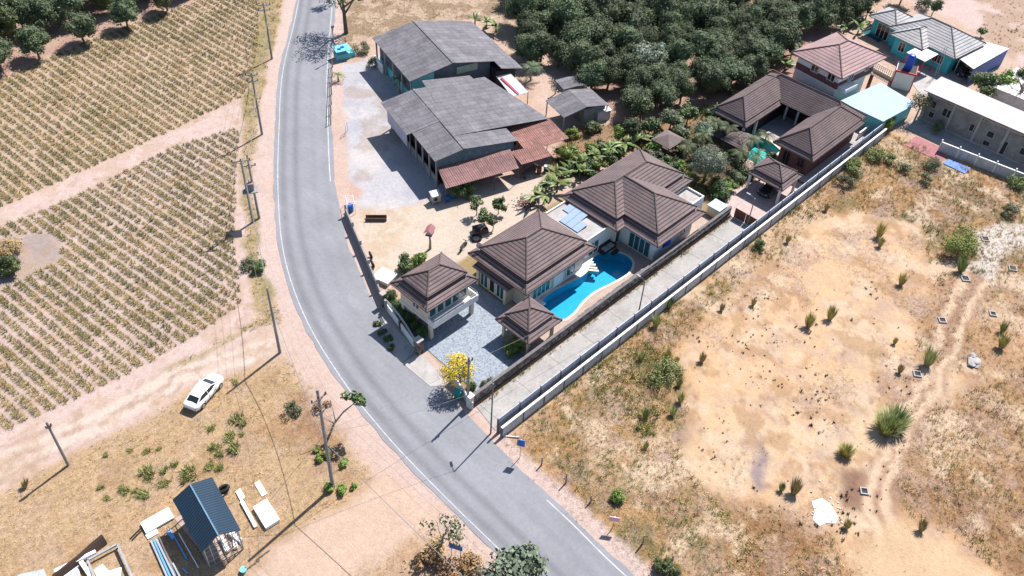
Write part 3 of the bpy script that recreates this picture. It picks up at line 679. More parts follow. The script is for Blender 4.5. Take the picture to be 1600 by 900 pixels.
# side porch with its own small roof
pr = MB(); pr.quad((-.55, 2.4, 2.62), (1.0, 2.4, 3.05), (1.0, 8.0, 3.05), (-.55, 8.0, 2.62), th=.1); pr.add([(-.55, 2.38, 2.5), (1.0, 2.38, 2.5), (1.0, 2.38, 3.0)], [(0, 1, 2)])
part('porch_roof', pr, M['tile'], v)
part('porch_wall', MB().box(0, 2.8, 0, .998, 7.6, 2.5), M['cream'], v)
for y in (2.8, 7.2): part('column', MB().box(-.3, y, 0, .05, y+.35, 2.5), M['cream'], v)
for y, n, w_ in ((3.9, 2, 1.2), (5.2, 1, .9), (6.5, 2, 1.2)): window(v, 'x-', 0.0, y, w_, .15, 2.25, n, gm='glass_dark' if n == 1 else 'glass')
part('garden_step', MB().box(1.4, -.2, 0, 3.3, .9, .12), M['white'], v)
solo('satellite_dish', MB().cyl(0, 0, 0, .5, .03, n=8).tube([(0, 0, .5), (-.12, -.1, .56)], [.32, .36], 14), M['signpink'], 'small pale satellite dish on the left corner of the front villa roof', 'satellite dish', (53.4, 53.9, 3.95))

# --- rear villa: broad block plus a wing towards the lane
v = thing('rear_villa', 'L-shaped villa with brown two-tier hip roofs at the upper end of the curved pool', 'house', (68.0, 40.4))
two_tier(v, 0, 15.25, 5.1, 14.2, 3.5, .46, .9, .46)
w2 = 9.65
mbr = MB()
# wing roof: lower skirt and upper tier open towards the block (runs into it)
def wing(root, x0, x1, y0, y1, z, s, inset, step):
    i2 = inset+.3; zt = z+i2*s; mb = MB()
    mb.add([(x0, y0, z), (x1, y0, z), (x1, y1, z), (x0, y1, z), (x0+i2, y0+i2, zt), (x1-i2, y0+i2, zt), (x1-i2, y1, zt), (x0+i2, y1, zt)], [(0, 1, 5, 4), (1, 2, 6, 5), (3, 0, 4, 7), (4, 5, 6, 7)])
    mb.add([(x0, y0, z), (x1, y0, z), (x1, y1, z), (x0, y1, z), (x0, y0, z-.16), (x1, y0, z-.16), (x1, y1, z-.16), (x0, y1, z-.16)], [(7, 6, 5, 4), (0, 4, 5, 1), (1, 5, 6, 2), (3, 7, 4, 0)])
    part('roof', mb, M['tile'], root)
    a0, a1, b0 = x0+inset, x1-inset, y0+inset; zu = z+inset*s+step; h = (a1-a0)/2; xm = (a0+a1)/2; zr = zu+h*s
    mb = MB(); mb.add([(a0, b0, zu), (a1, b0, zu), (a1, y1, zu), (a0, y1, zu), (xm, b0+h, zr), (xm, y1, zr)], [(0, 1, 4), (1, 2, 5, 4), (3, 0, 4, 5)])
    mb.add([(a0, b0, zu), (a1, b0, zu), (a1, y1, zu), (a0, y1, zu), (a0, b0, zu-.12), (a1, b0, zu-.12), (a1, y1, zu-.12), (a0, y1, zu-.12)], [(7, 6, 5, 4), (0, 4, 5, 1), (1, 5, 6, 2), (3, 7, 4, 0)])
    part('upper_roof', mb, M['tile'], root)
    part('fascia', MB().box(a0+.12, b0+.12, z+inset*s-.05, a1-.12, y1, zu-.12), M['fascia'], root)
    rd = MB()
    for p, q in (((x0, y0, z+.03), (a0, b0, z+inset*s+.03)), ((x1, y0, z+.03), (a1, b0, z+inset*s+.03)), ((a0, b0, zu+.03), (xm, b0+h, zr+.03)), ((a1, b0, zu+.03), (xm, b0+h, zr+.03)), ((xm, b0+h, zr+.03), (xm, y1, zr+.03))):
        rd.tube([p, q], .09, 6)
    part('ridge_tiles', rd, M['ridge'], root)
wing(v, 1.4, 11.0, 0, 9.6, 3.498, .458, .9, .46)
part('wall', walls(1.0, 14.2, 6.1, 13.2, 0, 3.38), M['cream'], v)
part('wing_wall', walls(2.4, 10.0, 1.0, 6.099, 0, 3.37), M['white'], v)
window(v, 'x-', 2.4, 3.2, 3.2, .12, 2.45, 4); window(v, 'y-', 1.0, 4.6, 1.5, 1.0, 2.3, 2); window(v, 'y-', 1.0, 7.8, 1.5, 1.0, 2.3, 2)
window(v, 'y-', 6.1, 1.7, .9, .12, 2.3, 1, gm='glass_dark')
part('ac_unit', MB().box(4.2, .55, 1.6, 5.0, .999, 2.2), M['bluepaint'], v)
# flat-roofed link between the villas
lk = part('link_block', walls(-3.6, .999, 6.6, 13.4, 0, 3.0), M['white'], v)
part('parapet', MB().box(-3.6, 6.6, 3.0, 1.2, 6.75, 3.15), M['white'], lk); part('parapet', MB().box(-3.6, 13.25, 3.0, .6, 13.4, 3.3), M['white'], lk)
part('roof_deck', MB().box(-3.55, 6.76, 3.001, .4, 13.24, 3.03), M['concrete'], lk)
part('gutter', MB().box(.1, 6.7, 3.035, .35, 13.2, 3.2), M['brownwall'], lk)
window(v, 'y-', 6.6, -2.2, 1.8, .3, 2.3, 2)
# bathroom annexe with flat roof inside a white parapet
an = part('annexe', walls(11.6, 14.3, 2.5, 5.4, 0, 2.6), M['white'], v)
part('parapet', MB().box(11.6, 2.5, 2.6, 14.3, 2.65, 2.9).box(14.15, 2.65, 2.6, 14.3, 5.4, 2.9).box(11.6, 2.65, 2.6, 11.75, 5.4, 2.9).box(11.75, 5.25, 2.6, 14.15, 5.4, 2.9), M['white'], an)
part('roof_deck', MB().box(11.751, 2.651, 2.601, 14.149, 5.249, 2.63), M['concrete'], an)
def solar(x, y, lab):
    t = thing('solar_array', lab, 'solar panels', (x, y, 3.03), group='solar arrays on the link roof')
    for k in range(3): part('panel', MB().quad((0, k*1.0, .12), (1.75, k*1.0, .34), (1.75, k*1.0+.96, .34), (0, k*1.0+.96, .12), th=.05), M['solar'], t)
    part('rack', MB().box(.1, 0, 0, .15, 2.96, .06).box(1.6, 0, 0, 1.65, 2.96, .26), M['steel'], t)
solar(64.7, 48.8, 'pale solar array on the flat link roof, the one nearer the front villa')
solar(66.6, 50.0, 'pale solar array on the flat link roof, the one nearer the rear villa')

# --- pavilion beside the pool
p = thing('garden_pavilion', 'small square pavilion with brown two-tier pyramid roof at the near end of the pool', 'pavilion', (47.7, 40.45))
two_tier(p, 0, 5.25, 0, 5.0, 2.75, .52, .7, .42)
for x in (.75, 4.5):
    for y in (.7, 4.3): part('column', MB().box(x-.15, y-.15, 0, x+.15, y+.15, 2.6), M['cream'], p)
part('floor', MB().box(.4, .4, .05, 4.85, 4.6, .18), M['rattile'], p)

# --- swimming pools
def offset_poly(P, d):
    P = np.array(P); n = len(P); out = []
    for i in range(n):
        a, b, c = P[i-1], P[i], P[(i+1) % n]; t = c-a; t = t/np.linalg.norm(t); out.append(b+np.array([t[1], -t[0]])*d)
    return np.array(out)
def ccw(P): return P if sum(P[i][0]*P[(i+1) % len(P)][1]-P[(i+1) % len(P)][0]*P[i][1] for i in range(len(P))) > 0 else P[::-1]
def pool(name, lab, outline, wm, tm, cop, depth=1.25):
    outline = ccw(outline); o = np.array(outline[0]); t = thing(name, lab, 'swimming pool', (*o, 0)); c = np.array(outline)-o; n = len(c)
    bs = MB(); bs.add([(*q, -depth) for q in c]+[(*q, .05) for q in c], [tuple(range(n))]+[((i+1) % n, i, n+i, n+(i+1) % n) for i in range(n)]); part('basin', bs, M[tm], t)
    part('water', MB().add([(*q, -.1) for q in c], [tuple(range(n))]), wm, t)
    ou = offset_poly(c, cop); mb = MB()
    for i in range(n):
        k = (i+1) % n; mb.add([(*c[i], .085), (*c[k], .085), (*ou[k], .085), (*ou[i], .085), (*c[i], .0), (*c[k], .0), (*ou[k], .04), (*ou[i], .04)], [(3, 2, 1, 0), (0, 1, 5, 4), (2, 3, 7, 6)])
    part('coping', mb, M['step'], t); return t, o
pl, (ox, oy) = pool('swimming_pool', 'curved bright blue swimming pool between the villas and the stone lane wall', POOL, M['water'], 'pooltile', .28)
for k, q in enumerate((((921.7, 407.5), (928, 408.4), (926.5, 411.2), (920.5, 410.2)), ((920.8, 411.6), (931, 412), (930.3, 414.9), (919.6, 414.4)), ((919.6, 416), (933, 417.3), (933.5, 420), (918.6, 418.8)), ((918.8, 420.3), (935, 421.5), (936, 424.3), (918, 422.5)))):
    w_q = [(x-ox, y-oy) for x, y in GP(q, -.05)]; part('step', MB().prism(w_q, -.5, -.05-.001*k), M['step'], pl)
pool('green_pool', 'turquoise pool in front of the brown courtyard villa', POOL2, M['water2'], 'pooltile2', .3)
me = frame_poly([(94.5, 43.2), (104.5, 43.2), (104.5, 49.2), (94.5, 49.2)], ccw(POOL2), .057); me.materials.append(M['rattile']); struct('garden_terrace', me, None)
slab('sunlit_terrace_patch', GP([(888, 412), (892, 427), (904, 434.5), (915, 427), (919, 420), (922.5, 409), (929, 399.5), (915, 398)]), .05, .072, M['panelwhite'])  # white patch paints the sunlit part of the terrace

# --- stone wall of the compound
w_ = thing('stone_wall', 'long dark rubble stone wall with coping between the pool garden and the lane', 'wall', (39.1, 40.0))
part('masonry', MB().box(0, 0, 0, 45.6, .35, 1.55), M['stone'], w_)
part('coping', MB().box(-.03, -.04, 1.55, 45.6, .3, 1.62), simple('grey_coping', (.15, .135, .135), .85, var=.3), w_)
part('plinth', MB().box(0, -.16, 0, 45.6, -.002, .42), M['wood'], w_)
solo('inner_wall', MB().box(0, 0, 0, 15, .14, 1.0), M['stone'], 'low stone inner wall running beside the stone lane wall below the pool', 'wall', (56, 40.62, 0.06))

# --- white fence pair along the lane
def fence_line(nm, lab, x0, x1, y, h, m, postm, sp, cap=None, w=.1):
    t = thing(nm, lab, 'fence', (x0, y)); L = x1-x0
    part('panel', MB().box(0, 0, .0, L, w, h), m, t)
    n = int(L/sp)
    for i in range(n+1):
        part('post', MB().box(i*sp-.06, -.05, 0, i*sp+.06, w+.03, h+.04), postm, t)
    if cap: part('cap', MB().box(-.02, -.05, h, L, w+.06, h+.08), cap, t)
fence_line('panel_fence', 'taller blue-grey panel fence along the lane, behind the white-capped wall', 38.9, 117.4, 35.95, 2.15, M['bluewall'], M['postdark'], 3.0)
fence_line('boundary_wall', 'low white-capped panel wall along the edge of the grassy field', 38.8, 117.2, 35.3, 1.4, M['whitewall'], M['postdark'], 3.0, M['capwhite'], .14)
solo('fence_prop', MB().bar((0, 0, .05), (1.1, -1.3, .1), .12), M['whitewall'], 'pale concrete post lying at the roadside end of the white wall', 'post', (38.9, 35.4))

# --- front boundary: gate, pillars, planter
gt = thing('sliding_gate', 'white driveway gate with a curved top rail in front of the gatehouse', 'gate', (40.2, 49.9)); L = 6.9
ang = math.atan2(57.0-49.9, 41.8-40.2); gt.rotation_euler = (0, 0, ang)
part('panel', MB().box(0, -.05, .1, L*.46, .05, 1.15).box(L*.54, -.05, .1, L, .05, 1.15), M['white'], gt)
for off in (.0, .3):
    rr = MB(); rr.tube([(x, 0, 1.35+off+.55*math.sin(pi*(x/L))) for x in np.linspace(0, L, 14)], .05, 6); part('rail', rr, M['steel'], gt)
for x in (0, L*.5, L): part('gate_post', MB().box(x-.12, -.1, 0, x+.12, .1, 1.5), M['stone'], gt)
def pillar(x, y, h, w, lab, m='stone', cap='white'):
    t = thing('gate_pillar', lab, 'pillar', (x, y), group='pillars of the villa entrance'); part('shaft', MB().box(-w/2, -w/2, 0, w/2, w/2, h), M[m], t); part('cap', MB().box(-w/2-.06, -w/2-.06, h, w/2+.06, w/2+.06, h+.12), M[cap], t)
pillar(40.2, 49.3, 1.9, .75, 'rubble stone pillar at the driveway end of the curved gate', 'stone', 'concrete')
pillar(39.15, 40.2, 1.7, .55, 'white pillar at the road end of the stone lane wall', 'white_dirty')
pillar(41.95, 57.3, 1.8, .5, 'stone pillar at the far end of the curved gate by the hedge', 'stone', 'concrete')
mb = MB(); pts = [(40.1+1.5*cos(t), 43.6-0.2+1.6*sin(t)-.8) for t in np.linspace(R_(170), R_(262), 8)]
pts = GP([(703, 596), (713, 604), (722, 616), (731, 630), (738, 640)])
for a, b in zip(pts[:-1], pts[1:]): mb.bar((*a, .55), (*b, .55), .18, 1.1)
solo('planter_wall', mb, M['white_dirty'], 'low curved white wall under the yellow flowering tree', 'wall')
def gp(px, py): return G(px, py)

# --- low wall with posts along the works yard
a = G(541, 337); b = G(604, 487); L = math.hypot(b[0]-a[0], b[1]-a[1]); ang = math.atan2(b[1]-a[1], b[0]-a[0])
t = thing('roadside_wall', 'low grey block wall with short posts between the road and the sandy yard', 'wall', a, ang)
part('masonry', MB().box(0, -.08, 0, L, .08, 1.2), M['blockwork'], t)
for i in range(6): part('post', MB().box(i*L/5-.09, -.12, 0, i*L/5+.09, .12, 1.75), M['concrete'], t)
t = thing('wire_fence', 'row of thin posts with dark climbing stems beside the road above the yard', 'fence', G(517, 195))
a = np.array(G(517, 195)); b = np.array(G(520, 105)); d = b-a
for i in range(7): part('post', MB().tube([(*(d*i/6), 0), (*(d*i/6), 1.5)], .06, 6), M['wood'], t)
part('rail', MB().bar((0, 0, 1.3), (*d, 1.3), .07).bar((0, 0, .7), (*d, .7), .05), M['wood'], t)

# --- courtyard villa
v = thing('courtyard_villa', 'U-shaped brown-roofed villa around a shaded courtyard beside the turquoise pool', 'house', (98.9, 37.2))
def hips(root, x0, x1, y0, y1, z, s, inset=.55, step=.2): return two_tier(root, x0, x1, y0, y1, z, s, inset, step, lap=.25)
hips(v, 0, 14.4, 0, 6.3, 3.25, .72); hips(v, 0, 14.4, 10.7, 16.8, 3.25, .72)
# rear connecting wing
mb, c, A, B = hip(9.2, 15.6, .6, 16.6, 3.55, .70, .12); part('rear_roof', mb, M['tile'], v); part('ridge_tiles', ridges(c, A, B, 6.4, 16), M['ridge'], v)
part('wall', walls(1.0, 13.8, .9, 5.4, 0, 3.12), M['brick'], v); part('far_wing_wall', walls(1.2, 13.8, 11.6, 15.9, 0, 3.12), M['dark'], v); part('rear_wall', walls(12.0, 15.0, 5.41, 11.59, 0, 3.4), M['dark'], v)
for y in (6.4, 8.5, 10.4): part('column', MB().box(11.0, y, 0, 11.3, y+.3, 3.4), M['white'], v)
for x in (.4, 3.8): part('column', MB().box(x, 11.1, 0, x+.3, 11.4, 3.1), M['white'], v)
window(v, 'x-', 1.0, 2.0, 1.1, 1.0, 2.4, 2, 'brownwall', 'glass_dark'); window(v, 'x-', 1.0, 4.2, 1.1, .2, 2.4, 2, 'brownwall', 'glass_dark')
part('terrace_wall', MB().box(14.9, .4, 0, 17.6, .6, 1.1), M['white'], v)
t = thing('brown_boundary_wall', 'dark brown wall behind the courtyard villa', 'wall', G(1180, 122, 2)); 
ps = [np.array(q) for q in GP([(1180, 122), (1206.7, 110), (1378, 187)], 2.0)]; ps = [q-ps[0] for q in ps]
for a, b in zip(ps[:-1], ps[1:]): part('panel', MB().bar((*a, 1.1), (*b, 1.1), .15, 2.2), M['brick'], t)
# --- carport of the courtyard villa
v = thing('carport', 'square carport with brown two-tier pyramid roof over a dark car behind the brown gate', 'carport', (91.0, 36.8))
two_tier(v, 0, 4.9, 0, 5.6, 2.75, .56, .6, .3)
for x in (.5, 4.4):
    for y in (.5, 5.1): part('column', MB().box(x-.14, y-.14, 0, x+.14, y+.14, 2.65), M['white'], v)
g = thing('brown_gate', 'low dark brown boarded gate across the upper end of the lane', 'gate', (85.0, 36.4))
part('leaf', MB().box(0, 0, .1, .08, 1.55, 1.5), M['brownwall'], g); part('leaf', MB().box(0, 1.62, .1, .08, 3.2, 1.5), M['brownwall'], g)
part('track', MB().box(-.12, 0, 0.046, .2, 3.3, .1), M['white'], g)
t = thing('pump_house', 'small cream box with pale aqua lid between the rear villa and the brown gate', 'pump house', (82.9, 40.6))
part('wall', MB().box(.05, .05, 0, 1.85, 1.9, 1.3), M['cream'], t); part('lid', MB().box(0, 0, 1.3, 1.9, 1.95, 1.4), simple('aqua_lid', (.33, .52, .56), .5, var=.1), t)

# --- thatched huts in the garden
def hut(x, y, w, d, h, lab, m='thatch'):
    t = thing('garden_hut', lab, 'hut', (x, y)); mb, c, A, B = hip(-w/2, w/2, -d/2, d/2, h, .5, .1); part('roof', mb, M[m], t)
    for sx in (-1, 1):
        for sy in (-1, 1): part('post', MB().box(sx*w*.38-.06, sy*d*.38-.06, 0, sx*w*.38+.06, sy*d*.38+.06, h), M['wood'], t)
    part('floor', MB().box(-w*.42, -d*.42, .05, w*.42, d*.42, .2), M['wood'], t)
hut(*G(1040, 238), 3.6, 3.2, 2.2, 'small grey-brown roofed hut under palms behind the rear villa')
hut(*G(1150, 236), 4.2, 3.4, 2.1, 'small tiled shelter half hidden by palms beside the turquoise pool', 'tile')

# --- pink-roofed two-storey house
a = G(1316, 123, 5.6); ex = np.array(G(1387.5, 88.7, 5.6))-np.array(a); ang = math.atan2(ex[1], ex[0])
L1 = float(np.hypot(*ex)); b = np.array(G(1232.5, 83, 5.6))-np.array(a); L2 = float(np.hypot(*b))
v = thing('pink_roof_house', 'two-storey house with pink tiled hip roof and white and brown walls', 'house', a, ang)
mb, c, A, B = hip(0, L1, 0, L2, 5.6, .42, .2); part('roof', mb, M['tile_pink'], v); part('ridge_tiles', ridges(c, A, B, L1, L2, .1), M['ridge_pink'], v)
part('upper_wall', walls(.9, L1-1.5, .9, L2-.9, 4.1, 5.42), M['white'], v); part('brown_band', walls(.88, L1-1.48, .88, L2-.88, 3.0, 4.099), M['brick'], v); part('lower_wall', walls(.9, L1-3, .9, L2-.9, 0, 2.999), M['white'], v)
part('string_course', walls(.8, L1-1.4, .8, L2-.8, 2.85, 3.05), M['white'], v)
for y in (2.2, 5.2): window(v, 'x-', .88, y, 1.3, 3.9, 5.0, 2, 'white', 'glass_dark')
window(v, 'y-', .88, L1*.35, 1.3, 3.6, 5.0, 2, 'white', 'glass_dark'); window(v, 'y-', .88, L1*.7, 1.0, 3.9, 5.0, 2, 'white', 'glass_dark')
part('balcony', MB().box(1.2, -.5, 2.9, 4.2, .87, 3.5), M['white'], v)
part('column', MB().box(L1-2.0, .3, 0, L1-1.6, .7, 2.85), M['brick'], v); part('column', MB().box(L1-2.0, L2*.6, 0, L1-1.6, L2*.6+.4, 2.85), M['brick'], v)
# pale blue flat roof
q = GP([(1312, 158), (1380, 190), (1432, 162), (1376, 129)], 2.5)
t = thing('flat_roof_shelter', 'pale blue flat-roofed shelter behind the courtyard villa', 'shelter', (*q[0], 0)); lq = [(x-q[0][0], y-q[0][1]) for x, y in q]
part('roof', MB().prism(lq, 2.4, 2.52), M['blueroof'], t)
part('wall', MB().prism([(x*.95+.2, y*.95) for x, y in lq], 0, 2.399), M['aqua'], t)
# tank tower
t = thing('tank_tower', 'white and red framed box tower carrying a blue water tank', 'tower', G(1421, 143), R_(20)); 
part('body', MB().box(0, 0, 0, 3.0, 3.0, 2.8), M['white'], t)
fr = MB()
for x in (-.05, 2.9):
    for y in (-.05, 2.9): fr.box(x, y, 0, x+.16, y+.16, 2.95)
fr.box(-.05, -.06, 2.7, 3.05, .1, 2.96).box(-.06, .101, 2.7, .1, 2.9, 2.96).box(-.06, .101, 0, .05, 2.9, .2)
[part('frame_post', MB().box(x, y, 0, x+.16, y+.16, 2.95), M['redpaint'], t) for x in (-.05, 2.9) for y in (-.05, 2.9)]; part('frame_beam', MB().box(.111, -.06, 2.7, 2.899, .1, 2.96), M['redpaint'], t); part('frame_beam', MB().box(-.06, .111, 2.7, .1, 2.899, 2.96), M['redpaint'], t); part('top_deck', MB().box(.1, .1, 2.8, 2.9, 2.9, 2.88), M['dark'], t)
tt = thing('water_tank', 'tall blue water tank on the red-framed tower', 'water tank', (G(1421, 143)[0]+1.0, G(1421, 143)[1]+1.9, 2.88))
part('shell', MB().tube([(0, 0, 0), (0, 0, 2.1), (0, 0, 2.35), (0, 0, 2.42)], [.62, .62, .45, .15], 18), M['bluepaint'], tt, smooth=False); part('band', MB().cyl(0, 0, 1.0, 1.1, .65, n=18), M['bluepaint'], tt)
solo('steel_ladder', MB().tube([(0, 0, 0), (.5, .4, 5)], .05, 6).tube([(.4, -.2, 0), (.9, .2, 5)], .05, 6), M['steel'], 'leaning pole ladder beside the tank tower', 'ladder', G(1460, 120))

# --- teal house
a = G(1493, 92, 3.3)
e = np.array(G(1541, 68, 3.3))-np.array(a); ang = math.atan2(e[1], e[0])
v = thing('teal_house', 'turquoise-walled bungalow with pale grey tiled hip roofs', 'house', a, ang)
lo = local(a, ang)
X1 = lo(*G(1541, 68, 3.3))[0]; Y1 = lo(*G(1387, 47, 3.3))[1]
Yb = abs(lo(*G(1403, 62, 3.3))[1])
def hp(x0, x1, y0, y1, z, s):
    mb, c, A, B = hip(x0, x1, y0, y1, z, s, .15); part('roof', mb, M['tile_grey'], v); part('ridge_tiles', ridges(c, A, B, x1-x0, y1-y0, .1), M['ridge_grey'], v)
hp(0, X1, 0, 12.6, 3.3, .5); hp(-1.8, 5.5, 4.8, 11.0, 3.28, .48); hp(.8, 6.8, 11.4, 17.0, 3.26, .5)
part('wall', walls(.8, X1-.8, .8, 12.0, 0, 3.15), M['teal'], v); part('wing_wall', walls(-1.0, .799, 5.6, 10.2, 0, 3.1), M['teal'], v); part('far_wall', walls(1.6, 6.2, 12.01, 16.2, 0, 3.1), M['teal'], v)
window(v, 'x-', .8, 3.0, 1.9, 1.0, 2.5, 2, 'white', 'glass_dark'); window(v, 'x-', -1.0, 8.6, 1.2, .9, 2.5, 2, 'white', 'glass_dark'); window(v, 'x-', 1.6, 14.0, 2.4, .1, 2.6, 3, 'white', 'glass_dark')
cp = MB(); cp.quad((-4.2, 2.6, 2.9), (-.6, 2.6, 3.1), (-.6, 6.0, 3.1), (-4.2, 6.0, 2.9), th=.08)
cn = thing('entrance_canopy', 'flat white canopy on red posts in front of the turquoise bungalow', 'canopy', a, ang); part('roof', cp, M['whiteroof'], cn)
for x in (-4.0, -.9):
    for y in (2.8, 5.8): part('post', MB().box(x-.06, y-.06, 0, x+.06, y+.06, 2.85), M['redpaint'], cn)
# white lean-to carport at its end
q = GP([(1498, 91), (1541, 66), (1577, 76), (1521, 108)], 2.8); t = thing('white_carport', 'white metal-roofed carport beside the turquoise bungalow', 'carport', (*q[0], 0)); lq = [(x-q[0][0], y-q[0][1]) for x, y in q]
part('roof', MB().prism(lq, 2.75, 2.83), M['whiteroof'], t)
c0 = np.array(lq).mean(0)
for x, y in lq: 
    p_ = np.array((x, y))*.92+c0*.08; part('post', MB().box(p_[0]-.06, p_[1]-.06, 0, p_[0]+.06, p_[1]+.06, 2.75), M['steel'], t)
part('side_wall', MB().bar((*(np.array(lq[3])*.96+c0*.04), 1.3), (*(np.array(lq[2])*.96+c0*.04), 1.3), .1, 2.6), M['signblue'], t)
slab('forecourt', GP([(1385, 55), (1400, 100), (1440, 150), (1500, 130), (1520, 112), (1480, 90), (1410, 70)]), -.05, .05, M['concrete'])
solo('small_blue_pool', MB().prism([(0, 0), (2.5, -.6), (3.8, 3.0), (1.2, 3.8)], 0, .35), M['water'], 'small dark blue pool behind the pink-roofed house', 'pool', G(1372, 66))
# lattice fence
t = thing('lattice_fence', 'pale lattice fence between the pink-roofed house and the tank tower', 'fence', G(1362, 110)); a = np.array(G(1362, 110)); b = np.array(G(1403, 132))-a
mb = MB(); n = 14
for i in range(n+1): p_ = b*i/n; mb.box(p_[0]-.04, p_[1]-.04, 0, p_[0]+.04, p_[1]+.04, 1.6)
mb.bar((0, 0, 1.55), (*b, 1.55), .08).bar((0, 0, .9), (*b, .9), .06); part('lattice', mb, M['white_dirty'], t); part('base_wall', MB().bar((0, 0, .3), (*b, .3), .15, .6), M['cream'], t)

# --- unfinished blockwork row at the right edge
a = G(1446.4, 140.8, 5.0); b = G(1600, 208, 5.0); e = np.array(b)-np.array(a); ang = math.atan2(e[1], e[0]); Lg = float(np.hypot(*e))+10
v = thing('unfinished_block_house', 'long unfinished grey blockwork building with a pale pink metal roof', 'building', a, ang)
d_y = -local(a, ang)(*G(1488, 128.5, 5.0))[1] if False else abs(local(a, ang)(*G(1488, 128.5, 5.0))[1])
part('roof', MB().quad((-.2, 0, 4.95), (Lg, 0, 4.95), (Lg, d_y, 5.15), (-.2, d_y, 5.15), th=.12), stripe_mat('pale_pink_roof', (.40, .345, .345), 0, .35, .06, .06, None, .55), v)
part('wall', walls(.3, Lg-.3, .9, d_y-.5, 0, 4.8), M['blockwork'], v)
part('beam', MB().box(.2, .75, 4.1, Lg-.3, .899, 4.35).box(.2, .75, .0, Lg, .899, .3), M['concrete'], v)
for i in range(7): part('pilaster', MB().box(.4+i*4.0, .7, 0, .75+i*4.0, .898, 4.75), M['concrete'], v)
def hole(x, z0, w, h): return window(v, 'y-', .9, x, w, z0, z0+h, 1 if w < 1.2 else 2, 'concrete', 'dark', t=.1)
for x, z0, w, h in ((1.6, 2.4, 1.0, 1.2), (1.9, .9, .9, 1.0), (3.9, 1.9, 1.5, 1.4), (8.2, 1.5, 1.4, 1.3), (10.6, 1.8, 1.1, 1.1), (10.6, .4, 1.1, .9), (12.8, .05, 1.1, 2.4), (15.8, 1.4, 1.6, 1.2), (20, 1.5, 1.6, 1.2), (3.2, 3.85, 1.7, .5), (9.0, 3.85, 1.7, .5), (15, 3.85, 1.7, .5)): hole(x, z0, w, h)
ap = struct('apron_slab', MB().box(0, -3.2, -.05, Lg, .7, .06), M['concrete'], (*a, 0)); ap.rotation_euler = (0, 0, ang)
fl = struct('maroon_floor', MB().box(2.5, -7.5, -.05, 8, -4.0, .055), M['pinkred'], (*a, 0)); fl.rotation_euler = (0, 0, ang)
solo('blue_tarpaulin', MB().box(8.4, -7.6, .05, 11.6, -5.6, .12), M['signblue'], 'blue tarpaulin on the ground behind the fence of the blockwork building', 'tarpaulin', (*a, 0), ang)
a = np.array(G(1465, 236)); b = np.array(G(1640, 305))-a; L = float(np.hypot(*b))
t = thing('mesh_fence', 'grey wall with white top and posts in front of the unfinished blockwork building', 'fence', a, math.atan2(b[1], b[0]))
part('panel', MB().box(0, 0, 0, L, .12, 1.5), M['whitewall'], t); part('cap', MB().box(0, -.04, 1.5, L, .16, 1.57), M['capwhite'], t)
for i in range(7): part('post', MB().box(i*L/6-.07, -.06, 0, i*L/6+.07, .18, 1.9), M['capwhite'], t)
t = thing('white_roof_house', 'white flat-roofed building at the far right edge behind the dead tree', 'building', G(1600, 185)); part('wall', MB().box(0.3, 0.3, 0, 8.7, 5.7, 2.6), M['white_dirty'], t); part('roof', MB().box(0, 0, 2.6, 9, 6, 2.72), M['whiteroof'], t)

# --- the two works sheds and their lean-tos
WA = R_(-16.3)
def shed(name, lab, org, rz, cat='shed', group=None): return thing(name, lab, cat, org, rz, group)
w1 = shed('upper_works_shed', 'broad grey corrugated-roofed works shed, the upper one with aqua walls', (70.5, 86.1), WA, 'warehouse')

Lu = 13.9
part('roof', gable_roof([[(0, 0, 4.4), (6.9, 0, 5.75), (6.9, Lu, 5.75), (0, Lu, 4.4)]]), M['asbestos'], w1)
part('right_roof', gable_roof([[(6.95, 0, 5.75), (13.6, 0, 4.5), (13.6, Lu, 4.5), (6.95, Lu, 5.75)], [(13.62, -2.2, 4.45), (17.3, -2.2, 3.6), (17.0, Lu, 3.6), (13.62, Lu, 4.45)]]), M['asbestos'], w1)
part('ridge_cap', MB().bar((6.92, -.02, 5.8), (6.92, Lu, 5.8), .3, .06), M['asbestos'], w1)
part('wall', MB().box(.9, .6, 0, 13.2, Lu-.6, 4.3), M['shaded_wall'], w1); part('wall_base', MB().box(.8, .7, 0, .899, Lu-.6, 1.3), M['aqua'], w1)  # main wall painted dark for shade, aqua only at its foot
part('gable_wall', MB().add([(.9, .5, 0), (13.2, .5, 0), (13.2, .5, 4.4), (6.9, .5, 5.6), (.9, .5, 4.45)], [(0, 1, 2, 3, 4)]), M['shaded_wall'], w1); part('aqua_panel', MB().add([(.5, .4, 2.0), (4.0, .4, 2.0), (4.0, .4, 4.75), (.5, .4, 4.2)], [(0, 1, 2, 3)]), M['aqua'], w1)
part('gable_panel', MB().box(7.6, .3, 3.6, 11.0, .48, 4.7), simple('mossy_panel', (.26, .33, .26), .8), w1)
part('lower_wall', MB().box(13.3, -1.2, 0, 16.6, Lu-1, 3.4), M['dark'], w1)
for i in range(5): part('column', MB().box(.3, .4+i*3.2, 0, .5, .6+i*3.2, 4.4), M['concrete'], w1)
part('sandwich_board', MB().box(.05, Lu-3.4, 0, .25, Lu-.3, 1.6), M['white'], w1)
w2_ = shed('lower_works_shed', 'broad grey corrugated-roofed works shed, the lower one ringed by rusty lean-tos', (60.5, 69.5), WA, 'warehouse')
part('roof', gable_roof([[(0, 0, 4.25), (4.2, 0, 4.95), (4.2, 7.0, 4.97), (0, 7.0, 4.27)], [(-.8, 7.0, 4.2), (4.2, 7.0, 5.03), (4.1, 15.7, 5.03), (-.8, 15.7, 4.2)]]), M['asbestos'], w2_)
lw = local((60.5, 69.5), WA); fa = lw(*G(757, 120, 4.0)); na = lw(*G(857, 185, 3.5)); mid_ = lw(*G(792, 197, 4.0))
